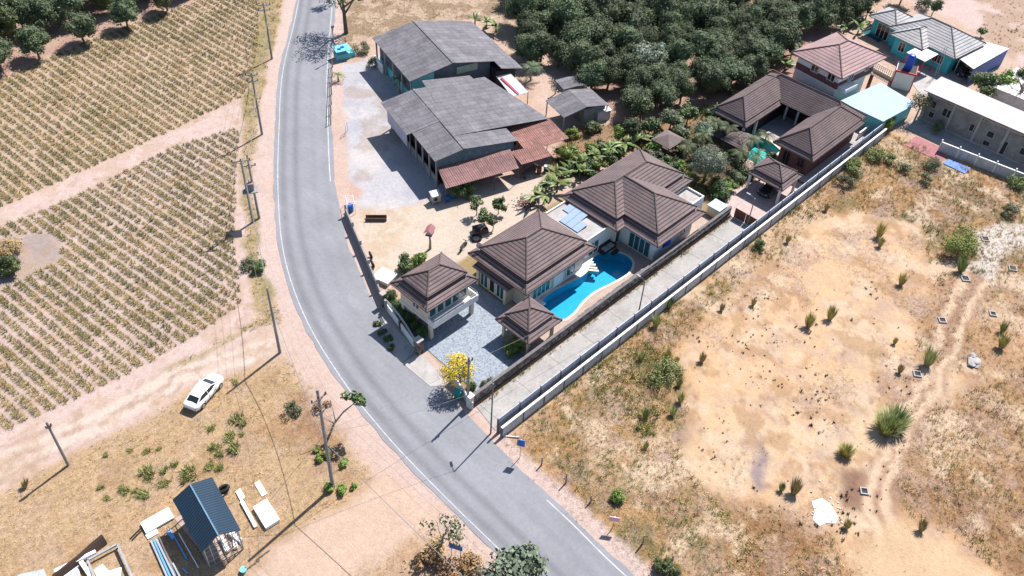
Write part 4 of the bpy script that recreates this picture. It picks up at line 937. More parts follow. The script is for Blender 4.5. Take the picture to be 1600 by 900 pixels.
part('right_roof', gable_roof([[(4.25, 0, 4.95), (12.1, 0, 3.95), (12.1, 3.2, 3.97), (4.25, 3.2, 4.97)], [(4.25, 3.2, 5.0), (*na, 3.5), (*fa, 4.0), (4.25, 15.7, 5.03)]]), M['asbestos'], w2_)
part('raised_roof', gable_roof([[(5.6, 11.5, 4.93), (14.2, 11.0, 3.94), (13.8, 17.4, 3.98), (6.3, 17.6, 4.86)]]), M['asbestos'], w2_)
part('ridge_cap', MB().bar((4.22, -.02, 5.0), (4.18, 15.7, 5.08), .3, .06), M['asbestos'], w2_)
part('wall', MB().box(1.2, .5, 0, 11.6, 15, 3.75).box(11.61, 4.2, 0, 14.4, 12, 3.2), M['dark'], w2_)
part('gable_cladding', MB().add([(.4, .2, 2.6), (11.6, .2, 2.6), (11.6, .2, 3.85), (4.2, .2, 4.8), (.4, .2, 4.2)], [(0, 1, 2, 3, 4)]), simple('blue_grey_cladding', (.13, .19, .22), .6, var=.4, scale=2), w2_)
for i in range(8): part('column', MB().box(.3, .3+i*2.1, 0, .48, .48+i*2.1, 4.2), M['concrete'], w2_)
part('low_wall', MB().box(.5, .6, 0, .7, 15, 1.1), M['blockwork'], w2_)
part('grey_drape', MB().box(-.35, 8.0, 1.6, -.3, 14.6, 4.1), simple('grey_drape', (.42, .42, .50), .8), w2_)
def lean(name, lab, q, z, zlow, m, npost=3):
    # q: four ground-plan corners; first two along the high edge
    o = q[0]; t = thing(name, lab, 'lean-to', (o[0], o[1]), WA); f = local(o, WA); a, b, c, d = [f(*p) for p in q]
    part('roof', MB().quad((*a, z), (*b, z), (*c, zlow), (*d, zlow), th=-.06), m, t)
    for i in range(npost):
        k = i/(npost-1) if npost > 1 else .5; x = d[0]*(1-k)+c[0]*k; y = d[1]*(1-k)+c[1]*k; part('post', MB().tube([(x, y+.15, 0), (x, y+.15, zlow)], .05, 6), M['wood'], t)
    return t
lean('front_lean_to', 'long rusty red sheet-iron lean-to along the front of the lower works shed', [G(684, 262, 3.2), G(797, 233, 3.2), G(811, 262, 2.6), G(697, 294, 2.6)], 3.2, 2.55, M['rust'], 4)
lean('side_lean_to', 'rusty orange-brown sheet roof at the right side of the lower works shed', [G(791, 197, 3.35), G(858, 184, 3.35), G(889, 216, 2.7), G(822, 237, 2.7)], 3.3, 2.7, M['rust2'], 3)
lean('corner_lean_to', 'small rusty patched roof between the two larger lean-tos', [G(797, 236, 3.0), G(847, 226, 3.0), G(863, 243, 2.4), G(815, 257, 2.4)], 2.95, 2.4, M['rust2'], 3)
q = GP([(775, 122), (797, 117), (826, 143), (800, 150)], 3.0); lean('striped_lean_to', 'small white roof with a red stripe between the two works sheds', [q[0], q[1], q[2], q[3]], 3.3, 2.9, M['zinc'], 2)
solo('red_roof_stripe', MB().bar((*G(783, 121, 3.4), 3.42), (*G(810, 147, 2.98), 3.0), .35, .03), M['redpaint'], 'red stripe sheet lying along the small white roof', 'sheet')
# small open shed and its neighbour
def gable_shed(nm, lab, org, rz, Wd, Ln, z, rise, m, wall=True):
    t = thing(nm, lab, 'shed', org, rz); h = Wd/2
    part('roof', gable_roof([[(0, 0, z), (h, 0, z+rise), (h, Ln, z+rise), (0, Ln, z)], [(h+.01, 0, z+rise), (Wd, 0, z), (Wd, Ln, z), (h+.01, Ln, z+rise)]]), m, t)
    for x in (.2, Wd-.2):
        for y in (.2, Ln-.2): part('post', MB().box(x-.07, y-.07, 0, x+.07, y+.07, z), M['steel'], t)
    if wall: part('wall', MB().box(h, .6, 0, Wd-.2, Ln-.3, z-.1), M['blockwork'], t)
    return t
o = G(881, 184, 2.5); e = np.array(G(952, 164, 2.5))-np.array(o)
gable_shed('open_shed', 'small grey-roofed open shed beside the orchard', o, math.atan2(e[1], e[0]), float(np.hypot(*e)), 5.0, 2.5, .75, M['asbestos'])
solo('white_cabinet', MB().box(0, 0, 0, 2.1, 1.5, 1.5).box(-.1, -.1, 1.5, 2.2, 1.6, 1.6), M['whiteroof'], 'low white-topped box store against the small open shed', 'store', G(933, 191), R_(-20))
o = G(881, 140, 2.3); e = np.array(G(919, 132, 2.3))-np.array(o); gable_shed('tiny_shed', 'tiny grey flat-roofed store above the small open shed', o, math.atan2(e[1], e[0]), float(np.hypot(*e)), 2.9, 2.3, .12, M['asbestos'])

# ------------------------------------------------------------------ vehicles
def loft(sections, close=True):
    mb = MB(); n = len(sections[0]); vs = [p for s_ in sections for p in s_]; fs = []
    for i in range(len(sections)-1):
        for k in range(n):
            a = i*n+k; b = i*n+(k+1) % n; fs.append((a, b, b+n, a+n))
    fs += [tuple(range(n-1, -1, -1)), tuple(range((len(sections)-1)*n, len(sections)*n))]
    return mb.add(vs, fs)
def sedan(lab, x, y, rz, body, z=0):
    t = thing('sedan_car', lab, 'car', (x, y, z), rz)
    st = [(-2.38, .62, .50, .72), (-2.3, .78, .34, .90), (-1.9, .87, .24, .97), (-1.2, .90, .22, .97), (0, .91, .22, .95), (1.0, .90, .22, .92), (1.7, .87, .24, .84), (2.15, .78, .28, .74), (2.38, .58, .40, .60)]
    sec = []
    for X0, hw, zb, zt in st:
        half = [(hw*.9, zb), (hw, zb+.18), (hw, zb+(zt-zb)*.62), (hw*.93, zt-.05), (hw*.72, zt+.01)]
        sec.append([(X0, p, q) for p, q in half]+[(X0, 0, zt+.04)]+[(X0, -p, q) for p, q in half[::-1]])
    part('body', loft(sec), M[body], t, smooth=True)
    gl = []
    for X0, hb, ht, zt in ((-1.85, .66, .62, .99), (-1.1, .76, .58, 1.36), (-.2, .78, .60, 1.42), (.35, .77, .58, 1.38), (1.25, .66, .62, .97)):
        gl.append([(X0, hb, .93), (X0, ht, zt), (X0, -ht, zt), (X0, -hb, .93)])
    part('windows', loft(gl), M['glass_dark'], t)
    rf = [[(X0, h, z0), (X0, h-.1, z0+.045), (X0, -h+.1, z0+.045), (X0, -h, z0)] for X0, h, z0 in ((-1.3, .60, 1.27), (-1.0, .63, 1.365), (-.2, .66, 1.42), (.35, .63, 1.385), (.6, .60, 1.28))]
    part('roof', loft(rf), M[body], t)
    pl_ = MB()
    for s_ in (1, -1):
        pl_.bar((-1.85, s_*.66, .97), (-1.1, s_*.60, 1.37), .12, .05); pl_.bar((.35, s_*.60, 1.38), (1.25, s_*.66, .96), .07, .05); pl_.bar((-.3, s_*.80, .95), (-.3, s_*.63, 1.42), .05, .08)
    part('pillars', pl_, M[body], t)
    part('plate', MB().box(-2.42, -.26, .52, -2.36, .26, .64), M['steel'], t)
    part('bumper', MB().box(-2.40, -.7, .40, -2.30, .7, .47), M['black'], t)
    ln = MB()
    for s_ in (1, -1):
        for X0 in (-1.0, -.28, .72): ln.box(X0-.012, s_*.905-.012, .38, X0+.012, s_*.905+.012, .9)
    part('door_seam', ln, M['dark'], t)
    for X0 in (-1.38, 1.42):
        for s_ in (1, -1):
            w_ = part('wheel', MB().tube([(X0, s_*.70, .33), (X0, s_*.93, .33)], .33, 18), M['black'], t)
            part('rim', MB().tube([(X0, s_*.925, .33), (X0, s_*.945, .33)], .22, 12), M['steel'], w_)
    for s_ in (1, -1):
        part('headlight', MB().blob((2.12, s_*.6, .66), (.22, .14, .09), 8, 5), M['steel'], t)
        part('tail_light', MB().box(-2.33, s_*.5, .66, -2.2, s_*.76, .82), M['lampred'], t)
        part('mirror', MB().blob((.75, s_*1.0, .98), (.1, .12, .08), 8, 5), M[body], t)
    return t
a = np.array(G(318.9, 637.8)); b = np.array(G(345.5, 606.7)); hd = math.atan2(b[1]-a[1], b[0]-a[0]); mid = (a+b)/2
nrm_ = np.array([-sin(hd), cos(hd)])*.9
sedan('white sedan car parked on the dry grass beside the dirt road', *(mid+nrm_), hd, 'carwhite')
sedan('dark car parked under the carport of the courtyard villa', 93.4, 39.3, R_(175), 'cardark', .05)
sedan('black car under the white carport of the turquoise bungalow', *G(1495, 112), R_(60), 'cardark', .05)
# motorbike by the bush
t = thing('motorbike', 'dark motorbike standing on the sandy yard behind the gatehouse', 'motorbike', G(724, 389), R_(20))
for X0 in (-.65, .65): part('wheel', MB().tube([(X0, -.06, .3), (X0, .06, .3)], .3, 14), M['black'], t)
part('frame', MB().bar((-.6, 0, .35), (.1, 0, .5), .14).bar((.1, 0, .5), (.6, 0, .9), .08).bar((.65, 0, .3), (.5, 0, 1.0), .06), M['steel'], t)
part('seat', MB().box(-.7, -.13, .68, .1, .13, .8), M['black'], t); part('tank', MB().blob((.2, 0, .72), (.28, .15, .14), 8, 6), M['dark'], t); part('handlebar', MB().bar((.5, -.35, 1.02), (.5, .35, 1.02), .05), M['black'], t)
def tyre(x, y, lab, rz=0, r_=.42, z=0.0, flat=True, group=None):
    mb = MB(); n = 16; m = 8
    vs = []; fs = []
    for i in range(n):
        A = 2*pi*i/n
        for j in range(m):
            B = 2*pi*j/m; q = r_-.13+.13*cos(B); vs.append((q*cos(A), q*sin(A), .13+.13*sin(B)))
    for i in range(n):
        for j in range(m): fs.append((i*m+j, ((i+1) % n)*m+j, ((i+1) % n)*m+(j+1) % m, i*m+(j+1) % m))
    mb.add(vs, fs); o = solo('tyre', mb, M['black'], lab, 'tyre', (x, y, z), group=group)
    if not flat: o.rotation_euler = (R_(80), 0, rz); o.location.z = r_
    return o
tyre(*G(744, 373), 'large black tyre lying near the dark crate behind the front villa', r_=.75)
tyre(*G(578, 404), 'black tyre leaning on the roadside wall, the upper one', R_(70), .5, flat=False); tyre(*G(581, 418), 'grey-black tyre leaning on the roadside wall beside the blue drum', R_(70), .5, flat=False)
# aqua food stall
a = G(527, 96); t = thing('food_stall', 'bright aqua roadside food stall with counter and roof near the big tree', 'stall', a, R_(-15)); t.scale = (.82, .82, .82); bx_ = simple('bright_aqua', (.14, .46, .52), .5)
part('body', MB().box(0, 0, 0, 2.9, 1.7, 1.1), bx_, t); part('roof', MB().quad((-.1, -.3, 2.0), (3.0, -.3, 2.0), (3.0, 1.9, 2.2), (-.1, 1.9, 2.2), th=.07), bx_, t)
part('counter', MB().box(2.9, .3, 0, 3.8, 1.4, .9), bx_, t)
for x in (.05, 2.85):
    for y in (.05, 1.65): part('post', MB().box(x-.04, y-.04, 1.1, x+.04, y+.04, 2.0), bx_, t)
part('hatch', MB().box(.5, .3, 2.13, 1.1, .8, 2.2).box(1.3, .7, 2.17, 1.9, 1.2, 2.24), M['bluepaint'], t)

# ------------------------------------------------------------------ poles, lamps and wires
def pole(lab, px, py, h, rz=0, arms=(), m='pole', r0=.17, r1=.10, lean=(0, 0), group='utility poles'):
    x, y = G(px, py); t = thing('utility_pole', lab, 'utility pole', (x, y), rz, group)
    part('shaft', MB().tube([(0, 0, 0), (lean[0], lean[1], h)], [r0, r1], 8), M[m], t)
    for z, L in arms:
        a = part('crossarm', MB().box(-L/2, -.16, z-.06, L/2, -.04, z+.06).bar((0, -.1, z-.5), (L*.3, -.1, z), .05).bar((0, -.1, z-.5), (-L*.3, -.1, z), .05), M['pole'], t)
        for k in range(3): part('insulator', MB().tube([(L*(-.45+k*.45), -.1, z+.06), (L*(-.45+k*.45), -.1, z+.2), (L*(-.45+k*.45), -.1, z+.3)], [.05, .09, .03], 8), M['wood'], a)
    return (x, y, h)
RD = R_(-30)
P1 = pole('tall concrete pole with crossarms at the edge of the upper pineapple field', 425, 92, 9.2, RD, ((8.9, 2.0), (8.1, 1.8)))
P2 = pole('concrete pole with a square bracket where the pink track meets the road', 409.6, 210, 9.5, RD, ((9.3, 1.6), (8.4, 1.4)))
P3 = pole('left pole of the transformer pair beside the lower pineapple field', 395.6, 347, 9.5, RD, ((9.2, 2.2),))
P3b = pole('right pole of the transformer pair beside the lower pineapple field', 405, 341, 9.5, RD, ((8.0, 1.6),))
P4 = pole('smooth grey concrete pole where the dirt road meets the asphalt', 437.5, 551, 9.5, RD, ())
P5 = pole('tall weathered concrete pole with wire brackets by the small green shrubs below the bend', 520.4, 762, 13.4, R_(0), ((11.4, 1.3), (13.1, 1.5)), r0=.19, r1=.12, lean=(.3, .5))
P0 = (P1[0]+12, P1[1]+24, 9.2); P6 = (P5[0]+1.0, P5[1]-42, 12.5)
PB = pole('lone short concrete pole on the dry grass by the dirt road', 107, 727, 6.5, 0, ((5.9, .5),), r0=.14)
PY = pole('concrete pole rising through the yellow flowering tree', 731, 634, 7.4, 0, ((6.8, .9),), r0=.13)
PT = pole('thin dark pole beside the aqua food stall', 524, 92, 5.6, 0, ((5.3, .5),), 'lamp_steel', .09, .06)
# transformer on a platform between the pair
cx_, cy_ = (P3[0]+P3b[0])/2, (P3[1]+P3b[1])/2
t = thing('transformer', 'grey transformer on a platform between two concrete poles', 'transformer', (cx_, cy_, 4.6), RD)
part('platform', MB().box(-.9, -.7, 0, .9, .7, .12), M['pole'], t); part('tank', MB().box(-.45, -.35, .12, .45, .35, 1.1), M['pole'], t)
for k in range(3): part('bushing', MB().cyl(-.3+k*.3, 0, 1.1, 1.5, .06, .03, 8), M['wood'], t)
for k in range(4): part('fin', MB().box(-.3+k*.2, .352, .3, -.26+k*.2, .5, .95), M['pole'], t)
def wire(a, b, lab, sag=.7, r_=.018, grp=None):
    a = Vector(a); b = Vector(b); pts = []
    for i in range(17):
        k = i/16; p = a.lerp(b, k); p.z -= sag*4*k*(1-k); pts.append(p-a)
    return solo('overhead_wire', MB().tube(pts, r_, 5), M['wire'], lab, 'wire', a, group=grp or 'overhead wires')
chain = [P0, P1, P2, P3, P4, P5, P6]
names = ['leaving the top pole beyond the frame', 'between the top pole and the pole at the pink track', 'between the pink track pole and the transformer pair', 'between the transformer pair and the pole at the dirt road', 'between the dirt road pole and the tall pole by the shrubs', 'from the tall pole past the bottom edge']
for i in range(6):
    a, b = chain[i], chain[i+1]
    for k, o in enumerate((-.8, 0, .8)):
        za = a[2] if i != 5 and i != 4 else (a[2]-.0); zb = b[2]
        wire((a[0]+o*.85, a[1]-o*.5, za-.05), (b[0]+o*.85, b[1]-o*.5, zb-.1), 'thin wire of three '+names[i], .8, .010, 'wires '+names[i])
    wire((a[0]+.1, a[1], 6.6 if a[2] > 9.3 else 6.2), (b[0]+.1, b[1], 6.5), 'thick low cable bundle '+names[i], .9, .028)
wire((P5[0], P5[1], 8.6), (PY[0], PY[1], 6.8), 'wire crossing the road towards the yellow flowering tree', .7, .014)
wire((P5[0], P5[1], 8.3), (*G(766.7, 677.5), 7.4), 'wire crossing the road towards the tall lamp at the lane mouth', .7, .014)
wire((P5[0]-.1, P5[1], 8.0), (P5[0]-9, P5[1]+1.5, 0), 'guy wire sloping down to the dry grass left of the tall pole', 0, .02)
wire((PY[0], PY[1], 6.6), (61.5, 37.6, 5.5), 'wire above the stone lane wall, lower span', .5, .014); wire((61.5, 37.6, 5.5), (83, 37.6, 5.5), 'wire above the stone lane wall, upper span', .5, .014)
def lamp(lab, x, y, h, rz):
    t = thing('street_lamp', lab, 'street lamp', (x, y), rz, 'lamps along the lane')
    part('shaft', MB().tube([(0, 0, 0), (0, 0, h)], [.09, .06], 8), M['lamp_steel'], t); part('arm', MB().tube([(0, 0, h-.1), (.35, 0, h+.1), (.8, 0, h+.15)], .035, 6), M['lamp_steel'], t)
    part('lamp_head', MB().box(.7, -.1, h+.08, 1.25, .1, h+.2), M['lamp_steel'], t)
lamp('tall street lamp at the mouth of the lane beside the white wall end', *G(766.7, 677.5), 7.6, R_(60))
lamp('street lamp halfway up the concrete lane by the pool', 61.5, 36.5, 5.8, R_(90)); lamp('street lamp at the upper end of the lane by the brown gate', 83, 36.6, 5.8, R_(90))

# ------------------------------------------------------------------ building site at lower left
sh_ = thing('steel_frame_shed', 'small gabled shed with navy blue metal roof and open white steel frame', 'shed', (11.1, 42.6), R_(0))
q = {k: G(px, py, h) for k, (px, py, h) in dict(fl=(316, 863, 3.0), rf=(341, 836, 4.1), ff=(376, 829, 3.0), bl=(270, 781, 3.0), rb=(297, 757, 4.1), fb=(331, 746, 3.0)).items()}
hz_ = dict(fl=3.0, rf=4.1, ff=3.0, bl=3.0, rb=4.1, fb=3.0)
Q_ = {k: (q[k][0]-11.1, q[k][1]-42.6, hz_[k]) for k in q}
part('roof', MB().quad(Q_['rf'], Q_['rb'], Q_['bl'], Q_['fl'], th=-.05).quad(Q_['ff'], Q_['fb'], tuple(np.array(Q_['rb'])+np.array((.01, 0, 0))), tuple(np.array(Q_['rf'])+np.array((.01, 0, 0))), th=-.05), M['navy'], sh_)
part('ridge_cap', MB().bar(tuple(np.array(Q_['rf'])+np.array((0, 0, .04))), tuple(np.array(Q_['rb'])+np.array((0, 0, .04))), .12, .03), simple('navy_light', (.12, .22, .32), .4), sh_)
def dn(p, z=0, inx=0, iny=0): return (p[0]+inx, p[1]+iny, z)
A_ = dn(Q_['fl'], 0, .2, .15); B_ = dn(Q_['ff'], 0, -.2, .15); C_ = dn(Q_['bl'], 0, .2, -.2); D_ = dn(Q_['fb'], 0, -.2, -.2)
for k, c in enumerate((A_, B_, C_, D_)): part('post', MB().box(c[0]-.05, c[1]-.05, 0, c[0]+.05, c[1]+.05, 2.95), M['steel'], sh_)
fr = MB()
for i in range(1, 6):
    k = i/6; x = A_[0]*(1-k)+B_[0]*k; y = A_[1]*(1-k)+B_[1]*k; fr.box(x-.03, y-.03, 0, x+.03, y+.03, 3.0+.95*(1-abs(2*k-1)))
for z in (.1, .9, 1.7, 2.4, 2.95): fr.bar((*A_[:2], z), (*B_[:2], z), .05)
part('gable_frame', fr, M['steel'], sh_)
fr = MB()
for i in range(1, 8):
    k = i/8
    for U, V in ((A_, C_), (B_, D_)): x = U[0]*(1-k)+V[0]*k; y = U[1]*(1-k)+V[1]*k; fr.box(x-.03, y-.03, 0, x+.03, y+.03, 2.95)
for z in (.1, 1.2, 2.2, 2.9): fr.bar((*A_[:2], z), (*C_[:2], z), .05).bar((*B_[:2], z), (*D_[:2], z), .05)
part('side_frame', fr, M['steel'], sh_)
sf = struct('shed_floor', MB().box(11.3, 42.9, 0, 14.3, 48.9, .04), M['rattile']); 
for k, (px, py) in enumerate(((372, 858), (360, 862), (380, 846))): solo('board_stack', MB().box(0, 0, 0, 1.6, .35, .25+.1*k), M['panelwhite'], ['white board stack just inside the open gable of the navy shed', 'narrow white board leaning inside the navy shed', 'white board near the right wall of the navy shed'][k], 'board', (*G(px, py), .045), R_(60+20*k))
def quadflat(nm, lab, cat, pxs, z0, z1, m, **kw):
    p = GP(pxs, z1); o = p[0]; return solo(nm, MB().prism([(x-o[0], y-o[1]) for x, y in p], z0, z1), m, lab, cat, o, **kw)
quadflat('sandwich_board', 'large white sandwich panel lying on the grass left of the navy shed', 'panel', [(219, 817), (263, 792), (272, 808), (228, 833)], .1, .28, M['panelwhite'])
quadflat('sandwich_board', 'narrow white offcut panel below the large white panel', 'panel', [(227, 836), (245, 826), (247, 833), (231, 842)], .02, .12, M['panelwhite'])
quadflat('sandwich_board', 'thick white panel stack right of the navy shed', 'panel', [(395, 792), (417, 779), (437, 811), (415, 825)], .02, .4, M['panelwhite'])
quadflat('sandwich_board', 'small white board at the head of the long white channel', 'panel', [(368, 768), (375, 763), (383, 776), (376, 783)], .02, .15, M['panelwhite'])
quadflat('cream_board', 'cream board lying on the grass above the thick white panel stack', 'board', [(397, 755), (405, 750), (418, 771), (409, 776)], .02, .08, M['cream'])
def rod(nm, lab, cat, a, b, w, m, z=.1, h=None): 
    p = G(*a, z); q2 = G(*b, z); return solo(nm, MB().bar((0, 0, 0), (q2[0]-p[0], q2[1]-p[1], 0), w, h or w), m, lab, cat, (*p, z))
rod('white_channel', 'long white channel lying right of the navy shed', 'channel', (378, 784), (400, 824), .3, M['panelwhite'])
for k, (a, b, c) in enumerate((((236, 845), (262, 903), 'leftmost of the long blue and white tubes below the white panel'), ((240, 843), (267, 903), 'middle of the long blue and white tubes below the white panel'), ((244, 842), (274, 903), 'rightmost of the long blue and white tubes below the white panel'))):
    rod('long_tube', c, 'tube', a, b, .16, M['bluefilm'] if k == 1 else M['steel'], .15)
rod('steel_tube', 'thin dark tube between the blue tubes and the navy shed', 'tube', (248, 838), (275, 900), .1, M['lamp_steel']); rod('steel_tube', 'short white tube near the bottom edge', 'tube', (270, 880), (282, 903), .14, M['steel'])
rod('blue_strip', 'upper blue strip lying in the shade of the navy shed', 'strip', (265, 826), (292, 874), .12, M['bluefilm']); rod('blue_strip', 'short blue strip beside the upper blue strip', 'strip', (263, 832), (272, 842), .3, M['bluefilm'])
rod('blue_strip', 'small blue strip near the bottom edge left of the navy shed', 'strip', (285, 888), (293, 896), .12, M['bluefilm'])
rod('pale_rod', 'thin pale rod lying in the shade of the navy shed', 'rod', (279, 833), (310, 887), .08, M['panelwhite'])
rod('dark_rod', 'left dark rod poking out from under the white panel', 'rod', (203, 842), (221, 824), .09, M['black']); rod('dark_rod', 'right dark rod poking out from under the white panel', 'rod', (206, 844), (222, 828), .09, M['black'])
solo('black_pipe_coil', MB().tube([(.5*cos(t), .35*sin(t), .1+.02*i) for i, t in enumerate(np.linspace(0, 12, 30))], .1, 6), M['black'], 'coil of black pipe behind the navy shed', 'pipe coil', G(351, 768))
solo('wire_mesh_roll', MB().quad((0, 0, .03), (1.4, 1.1, .6), (2.6, 4.6, .6), (.5, 5.4, .05), th=.02), M['net'], 'dark shade net sagging along the right side of the navy shed', 'net', (14.7, 42.8)) if False else None
solo('aqua_bucket', MB().cyl(0, 0, 0, .4, .22, .3, 14), M['aqua'], 'small aqua and white bucket on the grass below the navy shed', 'bucket', G(381, 893))
# steel floor frame and long net
fr = MB(); o = np.array(G(186, 855)); pts = [np.array(G(*p))-o for p in ((186, 855), (140, 880), (168, 960), (222, 935))]
for a, b in zip(pts, pts[1:]+pts[:1]): fr.bar((*a, .5), (*b, .5), .16, .2)
for p_ in pts: fr.box(p_[0]-.08, p_[1]-.08, 0, p_[0]+.08, p_[1]+.08, .5)
solo('floor_frame', fr, M['steel'], 'rectangular white steel floor frame at the bottom left', 'frame', o)
q = GP([(157, 832), (166, 845), (84, 905), (70, 905)], .5); o = q[0]
mb = MB(); nn_ = 16
for i in range(nn_):
    k0, k1 = i/nn_, (i+1)/nn_
    def P_(k, s_): 
        a = np.array(q[0])*(1-k)+np.array(q[3])*k; b = np.array(q[1])*(1-k)+np.array(q[2])*k; p = a*(1-s_)+b*s_; return (p[0]-o[0], p[1]-o[1], .12+.5*sin(pi*s_)*(1-.3*k)+.06*sin(9*k+4*s_))
    for j in range(5): mb.quad(P_(k0, j/5), P_(k0, (j+1)/5), P_(k1, (j+1)/5), P_(k1, j/5), th=.03)
solo('shade_net', mb, M['net'], 'long dark brown shade net gathered beside the steel floor frame', 'net', o)
quadflat('metal_sheet', 'pale grey metal sheet at the bottom left corner', 'sheet', [(28, 898), (68, 889), (78, 912), (20, 925)], .1, .35, M['bluewall'])
quadflat('white_sheet', 'white foil sheet inside the steel floor frame', 'sheet', [(146, 891), (160, 881), (170, 892), (190, 886), (188, 900), (160, 915)], .02, .06, M['panelwhite'])
quadflat('white_sheet', 'white foil sheet with aqua patch beside the long net', 'sheet', [(100, 888), (122, 882), (126, 905), (98, 910)], .02, .06, M['panelwhite'])
rod('white_beam', 'white steel beam crossing beside the long net', 'beam', (86, 893), (150, 862), .3, M['panelwhite'], .3); rod('white_beam', 'white steel beam running to the bottom edge beside the floor frame', 'beam', (127, 878), (145, 905), .35, M['panelwhite'], .3)

# ------------------------------------------------------------------ yard things
t = thing('blue_barrel', 'blue plastic barrel at the upper end of the roadside wall', 'barrel', G(548, 330)); part('shell', MB().tube([(0, 0, 0), (0, 0, .05), (0, 0, .5), (0, 0, .95), (0, 0, 1.0)], [.32, .36, .4, .36, .32], 16), M['blue_drum'], t); part('rim', MB().cyl(0, 0, .98, 1.04, .37, n=16), M['bluepaint'], t)
t = thing('drying_rack', 'white metal clothes rack beside the blue barrel', 'rack', G(556, 334), R_(60)); part('frame', MB().box(0, 0, 0, .05, .05, 1.5).box(2.0, 0, 0, 2.05, .05, 1.5).box(0, .9, 0, .05, .95, 1.5).box(2.0, .9, 0, 2.05, .95, 1.5).box(0, 0, 1.45, 2.05, .05, 1.5).box(0, .9, 1.45, 2.05, .95, 1.5), M['white'], t)
for k in range(5): part('bar', MB().bar((.2+k*.4, 0, 1.48), (.2+k*.4, .95, 1.48), .04), M['white'], t)
t = thing('wooden_trough', 'dark open wooden trough lying on the sandy yard', 'trough', G(571, 346), R_(-42)); part('floor', MB().box(0, 0, 0, 2.6, .7, .08), M['wood'], t); part('side', MB().box(0, 0, .081, 2.6, .06, .5), M['wood'], t); part('side', MB().box(0, .64, .081, 2.6, .7, .5), M['wood'], t)
x, y = G(672, 389); t = thing('bare_tree', 'bare dead tree trunk standing behind the gatehouse', 'tree trunk', (x, y)); part('trunk', MB().tube([(0, 0, 0), (.05, 0, 1.2), (-.05, .05, 2.4)], [.18, .13, .1], 8), M['palebark'], t); part('branch', MB().tube([(0, 0, 1.6), (.3, .5, 2.2)], [.06, .03], 6), M['palebark'], t)
t = thing('spirit_house', 'faded pink spirit house on top of the bare trunk', 'spirit house', (x, y, 2.4), R_(30)); part('platform', MB().box(-.55, -.4, 0, .55, .4, .08), M['pinkred'], t); part('roof', MB().quad((-.7, -.5, .5), (.7, -.5, .5), (.7, 0, .95), (-.7, 0, .95), th=-.05).quad((.7, .5, .5), (-.7, .5, .5), (-.7, .01, .95), (.7, .01, .95), th=-.05), M['pinkred'], t); part('wall', MB().box(-.35, -.25, .08, .35, .25, .6), M['white_dirty'], t)
t = thing('mixing_drum', 'pale grey boxy machine at the corner of the works shed shade', 'machine', G(680, 316), R_(-20)); part('body', MB().box(-.5, -.45, .3, .6, .5, 1.3), M['concrete'], t); part('lid', MB().quad((-.6, -.55, 1.35), (.7, -.55, 1.35), (.7, .6, 1.5), (-.6, .6, 1.5), th=.06), M['zinc'], t); part('opening', MB().tube([(-.1, -.46, .8), (-.1, -.5, .8)], .25, 12), M['black'], t)
for sx in (-.45, .5): part('leg', MB().box(sx-.05, -.4, 0, sx+.05, -.3, .3).box(sx-.05, .3, 0, sx+.05, .4, .3), M['steel'], t)
t = thing('blue_tub', 'pair of deep blue tubs in the shade of the rusty lean-to', 'tub', G(699, 313)); 
for k in range(2): part('tub', MB().tube([(k*.85, 0, 0), (k*.85, 0, .75), (k*.85, 0, .72), (k*.85, 0, .2)], [.36, .42, .36, .3], 14), M['blue_drum'], t)
solo('white_tank_lid', MB().box(-.9, -1.0, 0, .9, 1.0, .5).box(-1.0, -1.1, .5, 1.0, 1.1, .62), M['white'], 'square white tank cover between the roadside wall and the bush', 'tank cover', G(602, 436), R_(15))
t = thing('barrel_row', 'dark oil barrel under the corner of the rusty roof', 'barrel', G(853, 268)); part('shell', MB().cyl(0, 0, 0, .9, .32, n=14), M['dark'], t); part('lid', MB().cyl(0, 0, .9, .94, .33, n=14), M['steel'], t)
solo('brown_barrel', MB().cyl(0, 0, 0, .9, .33, n=14).cyl(0, 0, .9, .93, .34, n=14), M['rust2'], 'rust-brown barrel under the corner of the rusty roof', 'barrel', G(842, 271))
t = thing('work_bench', 'low dark work bench under the small patched lean-to', 'bench', G(828, 272), R_(10)); part('top', MB().box(-1.5, -.3, .65, 1.5, .4, .75), M['wood'], t)
for x in (-1.3, 1.2): part('leg', MB().box(x, -.2, 0, x+.1, .3, .65), M['wood'], t)
t = thing('clutter_crate', 'dark crate on the sandy yard beside the small trees', 'crate', G(750, 362), R_(-20)); part('body', MB().box(-.8, -.6, 0, .8, .6, .6), M['wood'], t); part('lid', MB().box(-.85, -.65, .6, .85, .65, .68), M['dark'], t)
t = thing('sign_frame', 'thin metal frame standing on the pale yard', 'frame', G(541, 212), R_(40)); part('frame', MB().box(0, 0, 0, .05, .05, 1.6).box(1.0, 0, 0, 1.05, .05, 1.6).box(0, 0, 1.55, 1.05, .05, 1.6).box(0, 0, .7, 1.05, .05, .75), M['steel'], t)
t = thing('patio_sofa', 'dark rattan sofa with grey cushions in the shaded corner by the pool', 'sofa', (66.9, 46.0, .06), R_(0)); part('base', MB().box(0, 0, 0, 2.0, .8, .35), M['sofa'], t); part('backrest', MB().box(0, .8, 0, 2.0, 1.0, .8), M['sofa'], t); part('armrest', MB().box(-.18, 0, 0, 0, 1.0, .6), M['sofa'], t); part('armrest', MB().box(2.0, 0, 0, 2.18, 1.0, .6), M['sofa'], t)
for k in range(2): part('cushion', MB().box(.05+k*.98, .03, .351, .97+k*.98, .75, .5), M['cushion'], t)
t = thing('patio_table', 'low dark rattan table in front of the sofa by the pool', 'table', (67.5, 45.1, .06)); part('top', MB().box(0, 0, .3, 1.1, .5, .36), M['sofa'], t); part('base', MB().box(.1, .05, 0, 1.0, .45, .3), M['sofa'], t)
